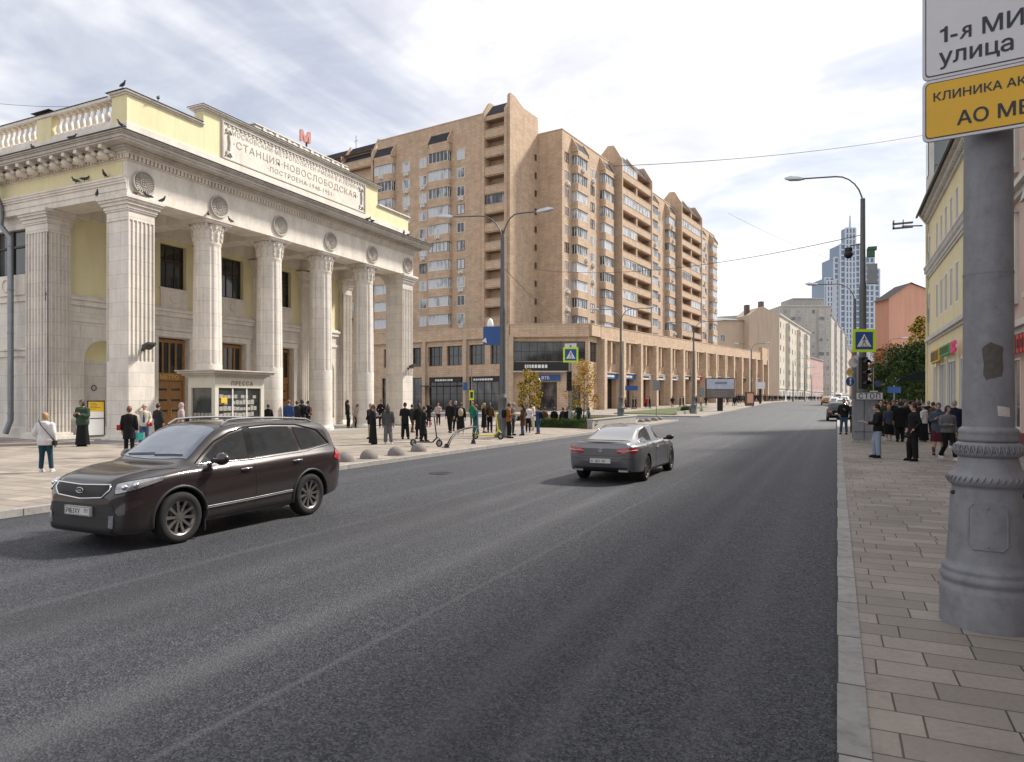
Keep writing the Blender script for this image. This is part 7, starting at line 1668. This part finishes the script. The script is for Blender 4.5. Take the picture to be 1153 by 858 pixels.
    if st != 'bald' and 'hoodup' not in extra:
        nu, nv = 20, 14; R3 = (.108,.088,.126); idx = {}; vs = []; fs = []
        for i in range(nv+1):
            for j in range(nu):
                a = -math.pi/2+math.pi*i/nv; b_ = 2*math.pi*j/nu; q = V(R3[0]*math.cos(a)*math.cos(b_), R3[1]*math.cos(a)*math.sin(b_), R3[2]*math.sin(a)); vs.append(hd+V(-.006,0,.008)+q)
        for i in range(nv):
            for j in range(nu):
                c = sum((vs[k] for k in (i*nu+j, i*nu+(j+1)%nu, (i+1)*nu+(j+1)%nu, (i+1)*nu+j)), V(0,0,0))/4-hd
                lim = .05 if st != 'short' else .045
                if (c.x > .042 and c.z < .062) or (st == 'short' and c.z < -.03 and c.x > -.05) or c.z < -.08: continue
                fs.append((i*nu+j, i*nu+(j+1)%nu, (i+1)*nu+(j+1)%nu, (i+1)*nu+j))
        g.add(vs, fs, 0, True)
        if st == 'long': g.tube([hd+V(-.05,0,.06), hd+V(-.085,0,-.05), hd+V(-.11,0,-.18), hd+V(-.115,0,-.30)], [.06,.085,.088,.05], 14, squash=1.05)
        if st == 'bob': g.ball(hd+V(-.035,0,-.045), (.075,.092,.085), 16, 10)
        if st == 'curly':
            rg = random.Random(int(u)); 
            for _ in range(26): q = V(rg.gauss(-.5,1), rg.gauss(0,1), rg.gauss(.3,1)).normalized(); g.ball(hd+V(q.x*.1-.02,q.y*.085,q.z*.115+.01), .034, 8, 6)
        if st == 'bun': g.ball(hd+V(-.10,0,.075), .045, 10, 8)
        if st == 'tail': g.tube([hd+V(-.09,0,.03), hd+V(-.13,0,-.05), hd+V(-.12,0,-.18)], [.025,.032,.012], 8)
        g.build('hair', hm, t)
    if 'cap' in extra or 'beanie' in extra:
        g = MB(); g.ball(hd+V(-.004,0,.03), (.110,.090,.10), 18, 8, z0=0)
        if 'cap' in extra: g.ball(hd+V(.12,0,.035), (.065,.06,.012), 12, 6)
        g.build('cap', cloth(*COLR['capc' if 'cap' in extra else 'blackc']), t)
    # ---- things worn as part of the outfit
    if 'backpack' in extra or 'beigepack' in extra:
        g = MB(); c = L(-.21,1.25); g.tube([(c,0,1.02+dz),(c-.01,0,1.08+dz),(c-.02,0,1.25+dz),(c,0,1.38+dz),(c+.02,0,1.42+dz)], [.09,.13,.14,.12,.06], 14); b_ = g.build('backpack', cloth(*COLR['beige' if 'beigepack' in extra else 'black']), t)
        g = MB()
        for sd in (-1,1): g.tube([(L(-.14,1.36),.1*sd,1.42+dz),(L(0,1.48),.1*sd,1.475+dz),(L(.15,1.35),.11*sd,1.36+dz),(L(.14,1.15),.13*sd,1.15+dz)], .016, 6)
        g.build('strap', cloth(*COLR['black']), b_)
    return t
COLR = {k: (k, v) for k, v in {'black':(.014,.014,.016),'blackc':(.02,.02,.02),'capc':(.45,.40,.33),'charcoal':(.035,.036,.04),'navy':(.015,.022,.05),'blue':(.04,.08,.22),'denim':(.05,.09,.17),'lightdenim':(.30,.36,.46),'white':(.68,.67,.68),'cream':(.60,.54,.45),'beige':(.45,.36,.26),'grey':(.16,.16,.17),'midgrey':(.09,.095,.10),'green':(.045,.075,.05),'brightgreen':(.02,.20,.09),'teal':(.02,.10,.12),'tealjean':(.02,.06,.085),'brown':(.10,.055,.03),'rust':(.26,.11,.03),'pinkish':(.46,.36,.36),'red':(.38,.03,.04),'burgundy':(.09,.02,.03),'bluegrey':(.07,.09,.12),'darkgreen':(.012,.028,.02),'pink':(.70,.25,.32)}.items()}
HAIR = {'black':(.012,.01,.01),'brown':(.05,.028,.016),'auburn':(.16,.06,.025),'blonde':(.38,.25,.11),'grey':(.30,.28,.26),'dark':(.025,.016,.012)}
AW, TO, LF, RT_ = 0, 180, 90, -90
D = True
def bag(t_, name, label, cat, dx, dy, z, sx, sy, sz, col, strap=None):
    """bag or other held thing beside a person, a thing of its own"""
    yaw = t_.rotation_euler.z; s = t_.scale[0]; c, n = math.cos(yaw), math.sin(yaw); q = thing(name, label, cat, (t_.location.x+s*(dx*c-dy*n), t_.location.y+s*(dx*n+dy*c), t_.location.z+s*z), yaw); b = MB(); b.box(-sx/2,sx/2,-sy/2,sy/2,-sz/2,sz/2); b.build('body', cloth(*COLR[col]) if col in COLR else M[col], q, .02 if min(sx,sy,sz) > .03 else 0)
    if strap: b = MB(); b.tube([Vector(x) for x in strap], .011, 6); b.build('strap', cloth(*COLR['black']), q)
    return q
# --- plaza, left to right
a = person('woman in a white puffy jacket and teal jeans standing alone at the left kerb', 51, 531.5, 464, 8, ('pocket','down'), 'rest', ('white',.80), ('trousers','tealjean'), 'white', ('bun','blonde'), ('hood',), D, puffy=.5, wide=1.12)
bag(a, 'shoulder_bag', 'small black bag slung across the back of the white puffy jacket', 'bag', -.02, -.27, .86, .16, .07, .13, 'black', [(0,0,.05),(-.16,.08,.25),(-.17,.26,.48),(-.08,.36,.60)])
person('woman in a shiny green puffer and long black skirt by the yellow poster', 93, 502.5, 450, TO-10, ('phone','phone'), 'stand', ('green',.80), ('long','black'), 'black', ('bob','dark'), ('hood',), D, puffy=1.0, wide=1.15, nod=1)
a = person('woman in a long black coat holding a turquoise folder behind the car bonnet', 145.5, 514, 457, 15, ('down','down'), 'stand', ('black',.62), ('trousers','black'), 'black', ('short','auburn'), (), D, wide=1.12)
bag(a, 'folder', 'turquoise paper folder held low by the woman in the long black coat', 'folder', .05, -.32, .72, .02, .30, .24, 'turq') if False else None
cloth('turq', (.08,.55,.50)); COLR['turq'] = ('turq', (.08,.55,.50))
bag(a, 'folder', 'turquoise paper folder held low by the woman in the long black coat', 'folder', .05, -.30, .70, .02, .28, .24, 'turq')
bag(a, 'handbag', 'dark red handbag at the left elbow of the woman in the long black coat', 'bag', -.03, .32, 1.02, .12, .12, .18, 'red')
a = person('woman in a cream jacket and jeans raising one hand to her hat', 162.5, 503, 454.5, TO+20, ('hold','raise'), 'rest', ('cream',.84), ('trousers','denim'), 'white', ('short','auburn'), ('cap',), D, inner='blue')
bag(a, 'handbag', 'red handbag in front of the woman in the cream jacket', 'bag', .2, .22, .92, .1, .2, .14, 'red')
person('person in a dark grey jacket seen from behind before the first oak door', 178, 500, 454, -20, ('hold','down'), 'stand', ('charcoal',.84), ('trousers','charcoal'), 'black', ('short','black'), (), D, wide=1.1)
a = person('person in a pale pink hooded jacket beside the oak door', 204, 500, 453, LF+30, ('pocket','pocket'), 'stand', ('pinkish',.80), ('trousers','black'), 'black', ('short','brown'), ('hoodup',), D)
bag(a, 'rucksack', 'dark blue rucksack hanging behind the pale pink hooded jacket', 'bag', -.24, 0, 1.0, .14, .28, .34, 'navy')
person('person in a black jacket with a white hood behind the car roof', 302, 489, 455, AW+20, top=('black',.8), hair=('short','black'), extra=('hood',))
person('man in a blue coat behind the rear of the brown car', 325, 488, 450, AW, top=('blue',.7), hair=('short','auburn'), wide=1.12)
person('person in a dark coat just right of the blue coated man', 334.5, 487, 451, AW-30, top=('charcoal',.75), hair=('short','brown'))
person('person in black with dark hair at the foot of the third column', 340, 486.5, 449.5, AW+40, top=('black',.75), hair=('bob','dark'))
person('person in a dark jacket with a red bag beside the fourth column', 347, 487, 451, RT_, ('hold','pocket'), top=('black',.8), hair=('short','black'), extra=('backpack',), inner='red')
person('slim person in black leaning back by the fourth column', 391.5, 482.5, 449.8, RT_+20, ('pocket','pocket'), 'rest', ('black',.85), ('trousers','black'), 'black', ('long','brown'), (), D)
person('person in a beige trench coat bending beside the slim one in black', 400, 482, 455, RT_-10, ('hold','down'), 'rest', ('beige',.5), ('trousers','black'), 'black', ('short','brown'), (), D, lean=.25)
a = person('woman in a long black dress looking at a white phone near the domes', 420, 500.3, 455, TO+110, ('phone','phone'), 'stand', ('black',.86), ('long','black'), 'black', ('tail','auburn'), (), D, wide=1.08, nod=1)
bag(a, 'phone', 'white phone held by the woman in the long black dress', 'phone', .36, 0, 1.30, .015, .07, .14, 'white')
person('person with long brown hair in grey jacket and grey jeans, back turned', 437, 500, 455, AW+5, ('down','down'), 'rest', ('midgrey',.84), ('wide','grey'), 'white', ('long','brown'), ('backpack',) if False else (), D, wide=1.05)
person('stout man in black behind the woman in the long black dress', 417.5, 494, 454, AW+60, ('pocket','pocket'), 'stand', ('black',.72), ('trousers','beige'), 'black', ('short','grey'), wide=1.2)
person('person in black standing behind the pair with the white phone', 429.5, 482, 449.5, TO, ('phone','pocket'), 'stand', ('black',.7), ('trousers','black'), 'black', ('short','dark'))
person('person all in black with a cap, seen from behind in front of the end pillar', 456, 494.4, 453, AW-5, ('phone','phone'), 'rest', ('black',.74), ('wide','black'), 'black', ('short','dark'), ('beanie',), D, wide=1.05)
person('slim person in a black jacket and brown trousers walking beside the capped one', 464, 487.3, 455, AW-40, ('down','down'), 'stride', ('charcoal',.84), ('trousers','brown'), 'black', ('short','dark'))
a = person('woman in a long black coat with white sleeves riding the black scooter', 476.5, 497.6, 457, RT_+15, ('grip','grip'), 'stride', ('black',.40), ('wide','black'), 'black', ('short','dark'), (), D, inner='white', lean=.08)
bag(a, 'handbag', 'bright pink bag hanging from the handlebar of the black scooter', 'bag', .36, 0, .90, .12, .16, .16, 'pink')
person('woman with long dark hair in black just behind the scooter rider', 471.5, 494, 453.5, AW+30, ('down','hold'), 'stand', ('black',.45), ('trousers','black'), 'black', ('long','dark'))
person('tall dark clothed person behind and right of the scooter rider', 482.5, 480.5, 451.5, TO, ('pocket','pocket'), 'stand', ('black',.7), ('trousers','black'), 'black', ('long','brown'))
person('woman in a short pale pink jacket and black trousers facing the camera', 493.5, 478.5, 453.5, TO, ('phone','pocket'), 'stand', ('pinkish',.88), ('trousers','black'), 'black', ('short','auburn'), (), D, wide=1.1)
person('broad man in black walking towards the camera with one arm out', 507, 487.5, 450.8, TO-15, ('down','down'), 'stride', ('black',.80), ('trousers','black'), 'black', ('short','dark'), (), D, wide=1.12)
person('person with a pale scarf directly behind the broad man in black', 513, 486, 451.3, TO+20, ('pocket','pocket'), 'stride', ('navy',.75), ('trousers','black'), 'black', ('short','blonde'), ('collar',))
person('woman in a black dress with a beige backpack seen from behind', 519, 489, 452.8, AW, ('down','down'), 'rest', ('black',.8), ('midi','black'), 'white', ('tail','brown'), ('beigepack',), D)
person('person in a bright green coat in the middle of the plaza crowd', 532, 479, 452, AW+20, ('down','down'), 'stand', ('brightgreen',.55), ('trousers','black'), 'black', ('short','blonde'))
person('person in a long teal dress leaning at the end of the bicycle rack', 535.8, 491, 455, LF, ('hold','down'), 'stand', ('teal',.6), ('long','teal'), 'black', ('short','auburn'), (), D)
person('blonde woman in a black coat and dark skirt behind the yellow scooter', 545, 487.2, 453.6, RT_+10, ('pocket','hold'), 'stand', ('black',.6), ('midi','black'), 'black', ('long','blonde'), (), D)
person('woman with long brown hair in black beside the yellow scooter', 551.5, 487, 453, AW-15, ('down','down'), 'stand', ('brown',.95), ('trousers','black'), 'black', ('long','brown'), (), D)
person('man in a rust orange jacket with a black backpack right of the plaza lamp', 572.5, 493.2, 453.6, RT_+10, ('phone','phone'), 'rest', ('rust',.82), ('trousers','black'), 'black', ('short','dark'), ('backpack',), D, wide=1.1, nod=1)
person('man in a grey jacket standing close behind the rust orange one', 577.8, 490, 453, RT_, ('hold','hold'), 'stand', ('grey',.7), ('trousers','charcoal'), 'black', ('short','grey'))
a = person('woman in a brown coat and jeans with boots, right of the rust orange man', 589, 490.3, 455, AW+60, ('hold','pocket'), 'rest', ('brown',.55), ('trousers','denim'), 'black', ('long','dark'), ('boots',), D, wide=1.08)
bag(a, 'handbag', 'wide black bag on the arm of the woman in the brown coat', 'bag', .05, .27, .98, .14, .38, .22, 'black')
person('person in a white top and black trousers partly hidden by the brown coat', 594.6, 487, 455.2, TO, ('pocket','down'), 'stand', ('white',.9), ('trousers','black'), 'black', ('short','dark'))
person('tall woman in a beige coat and pale wide trousers', 600.3, 484.6, 453, AW+90, ('pocket','pocket'), 'stand', ('cream',.62), ('wide','cream'), 'white', ('short','brown'), (), D)
person('young person in a blue jacket and jeans looking right by the hedge', 606.4, 488.5, 457.7, AW+50, ('phone','pocket'), 'rest', ('blue',.8), ('trousers','denim'), 'brown', ('short','dark'), ('backpack',), D)
for u, vf, vh, lab, c_ in ((624,474.5,459.5,'dark clothed person sitting alone on the planter edge','black'),(634,474.5,459.5,'left of the two dark clothed people sitting together on the planter edge','charcoal'),(639,474.5,457.5,'right of the two dark clothed people sitting together on the planter edge','black'),(613,474,460.5,'small seated person in brown left of the seated dark group','brown')):
    q = person(lab, u, 477, 440, AW+20*(u % 3), ('hold','hold'), 'sit', (c_,.85), ('trousers','black'), 'black', ('short','dark'), (), h=1.75, d=50.5)
person('tall dark green figure standing in the bed by the yellow leafed tree', 651.5, 481, 453.5, AW+150, ('down','phone'), 'stand', ('darkgreen',.45), ('trousers','darkgreen'), 'black', ('short','dark'), ('beanie',), d=47.2)
person('person in a blue and grey jacket at the right end of the hedge', 662.5, 476, 458.5, AW+60, ('hold','hold'), 'sit', ('bluegrey',.85), ('trousers','denim'), 'black', ('short','dark'), d=50, h=1.75)
# --- right pavement
a = person('man in a black jacket and pale jeans reading a sheet of paper by the cabinet', 988.5, 515.3, 454.4, LF-15, ('paper','paper'), 'rest', ('black',.86), ('wide','lightdenim'), 'black', ('short','black'), (), D, wide=1.12, nod=1)
bag(a, 'paper_sheet', 'white folded sheet of paper in the hands of the man in pale jeans', 'paper', .50, .0, 1.20, .16, .20, .012, 'white')
person('young man all in black with his hands in his pockets facing left', 1029, 519, 453.6, LF-5, ('pocket','pocket'), 'rest', ('black',.74), ('wide','black'), 'black', ('short','dark'), ('hood',), D, wide=1.15)
person('fair haired woman in a blue grey waistcoat and black skirt seen from behind', 1000.8, 495.8, 455.6, AW, ('down','hold'), 'stand', ('bluegrey',.78), ('midi','black'), 'white', ('bob','blonde'), (), D, wide=1.15)
person('large man in a long black coat seen from behind in the right hand crowd', 1013.5, 497.3, 451.4, AW-10, ('down','down'), 'stand', ('black',.62), ('wide','black'), 'black', ('short','black'), (), D, wide=1.35)
person('woman in a white jacket and long black skirt left of the yellow house', 1040.3, 497.2, 455.2, AW+30, ('down','hold'), 'stand', ('white',.86), ('long','black'), 'white', ('short','dark'), ('cap','hood'), D, wide=1.1)
a = person('man in a black jacket and jeans standing on the right kerb edge', 950.3, 488.8, 448.8, AW+140, ('phone','pocket'), 'rest', ('black',.85), ('trousers','denim'), 'black', ('short','auburn'), (), D, wide=1.15)
person('thin dark man half hidden between the kerb and the signal cabinet', 960.2, 487, 451, TO+20, ('phone','pocket'), 'stand', ('charcoal',.75), ('trousers','black'), 'black', ('short','grey'), (), D)
person('woman in a blue grey coat, burgundy skirt and brown boots', 1056.5, 512.2, 453, TO-25, ('hold','phone'), 'rest', ('bluegrey',.62), ('skirt','burgundy'), 'brown', ('short','auburn'), ('boots','collar'), D, wide=1.2)
person('woman in a grey sweater, black trousers and white shoes walking towards the camera', 1067, 519, 456.2, TO, ('down','fold'), 'walk', ('grey',.90), ('trousers','black'), 'white', ('tail','dark'), (), D, wide=1.2)
person('man in a navy jacket seen from behind beside the shop windows', 1074.5, 505, 450.4, AW-20, ('down','down'), 'stand', ('navy',.80), ('trousers','midgrey'), 'white', ('short','grey'), (), D, wide=1.25)
for u, vf, vh, rel, tcol, bcol, hr, lab in ((992,491,451.5,TO,'green','black',('short','blonde'),'person in an olive jacket at the back left of the right hand crowd'),(996.5,489,450.5,AW,'burgundy','black',('short','dark'),'person in dark red behind the man with the paper'),(1005.5,490,450.2,TO,'black','denim',('short','auburn'),'bare faced man looking this way between two dark backs'),
    (1019.5,492,449.5,TO+30,'midgrey','lightdenim',('short','brown'),'person in pale jeans between the two men in black'),(1024.5,493,450.5,AW,'black','black',('short','black'),'dark person just behind the young man all in black'),(1034.5,492,451.5,AW+30,'charcoal','black',('bob','brown'),'dark coated person left of the white jacket'),(1045.5,489,451,AW,'navy','black',('short','grey'),'person in navy by the far corner of the yellow house'),(1050.5,491,452.5,RT_,'brown','black',('short','dark'),'person in brown behind the burgundy skirt')):
    person(lab, u, vf, vh, rel, ('pocket','down'), 'stand', (tcol,.72), ('trousers',bcol), 'black', hr, wide=1.15)
# --- far pavement crowd: a few figures copied many times
protos = []
specs = [('black','black','short','dark'),('navy','denim','short','brown'),('charcoal','black','long','brown'),('brown','black','bob','dark'),('midgrey','charcoal','short','grey'),('beige','black','long','blonde'),('black','denim','short','black')]
rg = random.Random(12); spots = []
sp_named = [(704,103,'brown','person in brown beside the blue name sign'),(713,103,'navy','person in navy right of the blue name sign'),(716,104,'charcoal','dark person close to the navy one at the blue name sign'),(727.5,107,'red','person in red before the arcade'),(731.5,106,'black','person in black next to the one in red'),(757,112,'navy','large dark blue figure between two arcade piers'),(766,116,'bluegrey','grey blue dressed person left of the round shrub'),(769.5,115,'charcoal','dark dressed person left of the round shrub'),(784,118,'black','black dressed person left of the advertising screen'),(789,117,'cream','person in cream left of the advertising screen'),(795,119,'navy','navy dressed person beside the screen pedestal'),(819,125,'blue','person in bright blue right of the screen pedestal')]
for i, (u, d, c_, lab) in enumerate(sp_named):
    person(lab, u, 0, 0, rg.choice((0,180,90,-90)), ('down','pocket'), 'stride', (c_,.7), ('trousers','black'), 'black', ('short','dark'), h=1.74, d=d, wide=1.15)
def dup_person(src, u, d, rel, lab, grp, hh):
    c = copy_tree(src); p = PT(u, d); c.location = (p.x, p.y, .125+zg(p.y)); c.rotation_euler = (0,0,R_(115+rel)); s = hh/1.75; c.scale = (s,)*3; tag(c, lab, 'person', grp); return c
src = [bpy.data.objects[o.name] for o in bpy.data.objects if o.get('category') == 'person' and any(k in o['label'] for k in ('person in brown beside','person in navy right','dark person close','grey blue dressed','black dressed person left','person in black next'))]
GL = 'pedestrians along the far left pavement'
for i in range(62):
    u = 826+i*(102/62)+rg.uniform(-.6,.6); d = 128+(u-826)*1.55+rg.uniform(-14,14)
    d = min(d, 300); dup_person(rg.choice(src), u, d, rg.choice((0,180,30,200)), 'dark clothed pedestrian in the distant crowd along the left pavement', GL, rg.uniform(1.62,1.86))
GR = 'pedestrians behind the right hand crowd'
for i in range(14): dup_person(rg.choice(src), 986+i*4.6+rg.uniform(-1,1), rg.uniform(52,66), rg.choice((0,180,40)), 'dark clothed pedestrian in the back rows of the crowd on the right pavement', GR, rg.uniform(1.66,1.86))
# ================================================================ camera, sky, sun
cam = bpy.data.cameras.new('camera'); co = bpy.data.objects.new('camera', cam); COL.objects.link(co)
co.location = (0, 0, HC); co.rotation_euler = (R_(90), 0, CA); cam.sensor_width = 36; cam.lens = 36*FL/1153; cam.shift_y = 20/1153; cam.clip_end = 6000; cam.clip_start = .05
sc.camera = co
SEL, SAZ = R_(44), R_(54)        # elevation, azimuth measured from +x towards +y
sd = Vector((math.cos(SEL)*math.cos(SAZ), math.cos(SEL)*math.sin(SAZ), math.sin(SEL)))
sl = bpy.data.lights.new('sun', 'SUN'); sl.energy = 3.9; sl.angle = R_(7); sl.color = (1, .93, .83)
so = bpy.data.objects.new('sun', sl); COL.objects.link(so); so.rotation_euler = (-sd).to_track_quat('-Z', 'Y').to_euler()
w = bpy.data.worlds.new('World'); sc.world = w; w.use_nodes = True; nt = w.node_tree; bg = nt.nodes['Background']
def N(t, **k):
    x = nt.nodes.new(t)
    for a, b in k.items(): setattr(x, a, b)
    return x
sky = N('ShaderNodeTexSky'); sky.sky_type = 'NISHITA'; sky.sun_disc = False; sky.sun_elevation = SEL; sky.sun_rotation = math.pi/2-SAZ
sky.air_density = 1.0; sky.dust_density = 1.5; sky.altitude = 150
tc = N('ShaderNodeTexCoord'); sx = N('ShaderNodeSeparateXYZ'); nt.links.new(tc.outputs['Generated'], sx.inputs[0])
# cloud deck: directions projected on a plane overhead
zc = N('ShaderNodeMath', operation='MAXIMUM'); nt.links.new(sx.outputs['Z'], zc.inputs[0]); zc.inputs[1].default_value = .0
za = N('ShaderNodeMath', operation='ADD'); nt.links.new(zc.outputs[0], za.inputs[0]); za.inputs[1].default_value = .16
cx = N('ShaderNodeMath', operation='DIVIDE'); nt.links.new(sx.outputs['X'], cx.inputs[0]); nt.links.new(za.outputs[0], cx.inputs[1])
cy = N('ShaderNodeMath', operation='DIVIDE'); nt.links.new(sx.outputs['Y'], cy.inputs[0]); nt.links.new(za.outputs[0], cy.inputs[1])
cv = N('ShaderNodeCombineXYZ'); nt.links.new(cx.outputs[0], cv.inputs[0]); nt.links.new(cy.outputs[0], cv.inputs[1])
def NZ(scale, det, rough, dist=0, off=(0,0,0), sc3=(1,1,1)):
    mp = N('ShaderNodeMapping'); mp.inputs['Location'].default_value = off; mp.inputs['Scale'].default_value = sc3; nt.links.new(cv.outputs[0], mp.inputs[0])
    x = N('ShaderNodeTexNoise'); x.inputs['Scale'].default_value = scale; x.inputs['Detail'].default_value = det; x.inputs['Roughness'].default_value = rough; x.inputs['Distortion'].default_value = dist
    nt.links.new(mp.outputs[0], x.inputs[0]); return x.outputs[0]
def MR(v, a, b, c, d):
    x = N('ShaderNodeMapRange'); x.interpolation_type = 'SMOOTHSTEP'; nt.links.new(v, x.inputs[0])
    for i, q in enumerate((a,b,c,d)): x.inputs[i+1].default_value = q
    return x.outputs[0]
def MX_(f, a, b):
    x = N('ShaderNodeMix', data_type='RGBA')
    if hasattr(f, 'is_output'): nt.links.new(f, x.inputs[0])
    else: x.inputs[0].default_value = f
    for i, q in ((6,a),(7,b)):
        if hasattr(q, 'is_output'): nt.links.new(q, x.inputs[i])
        else: x.inputs[i].default_value = (*q,1)
    return x.outputs[2]
big = NZ(.55, 6, .55, .5, (3.1,1.7,0)); fin = NZ(1.9, 7, .62, .4, (1.3,.2,0), (1,1.6,1))
shade = MX_(MR(fin, .3, .68, 0, 1), (6.2,6.3,7.1), (8.9,8.9,9.2))
shade = MX_(MR(big, .38, .6, 0, .55), shade, (9.9,9.85,9.8))
cover = MR(NZ(.7, 5, .6, .6, (7.3,2.2,0)), .36, .50, .55, 1)
col = MX_(cover, sky.outputs[0], shade)
hz = MR(sx.outputs['Z'], .0, .30, .8, 0); col = MX_(hz, col, (9.4,9.4,9.5))
low = MR(sx.outputs['Z'], -.05, 0, 0, 1); col = MX_(low, (3,3,3), col)
nt.links.new(col, bg.inputs[0]); bg.inputs[1].default_value = .08
sc.view_settings.view_transform = 'Standard'; sc.view_settings.look = 'None'; sc.view_settings.exposure = .66; sc.view_settings.gamma = 1
sc.render.resolution_x = 1024; sc.render.resolution_y = 762
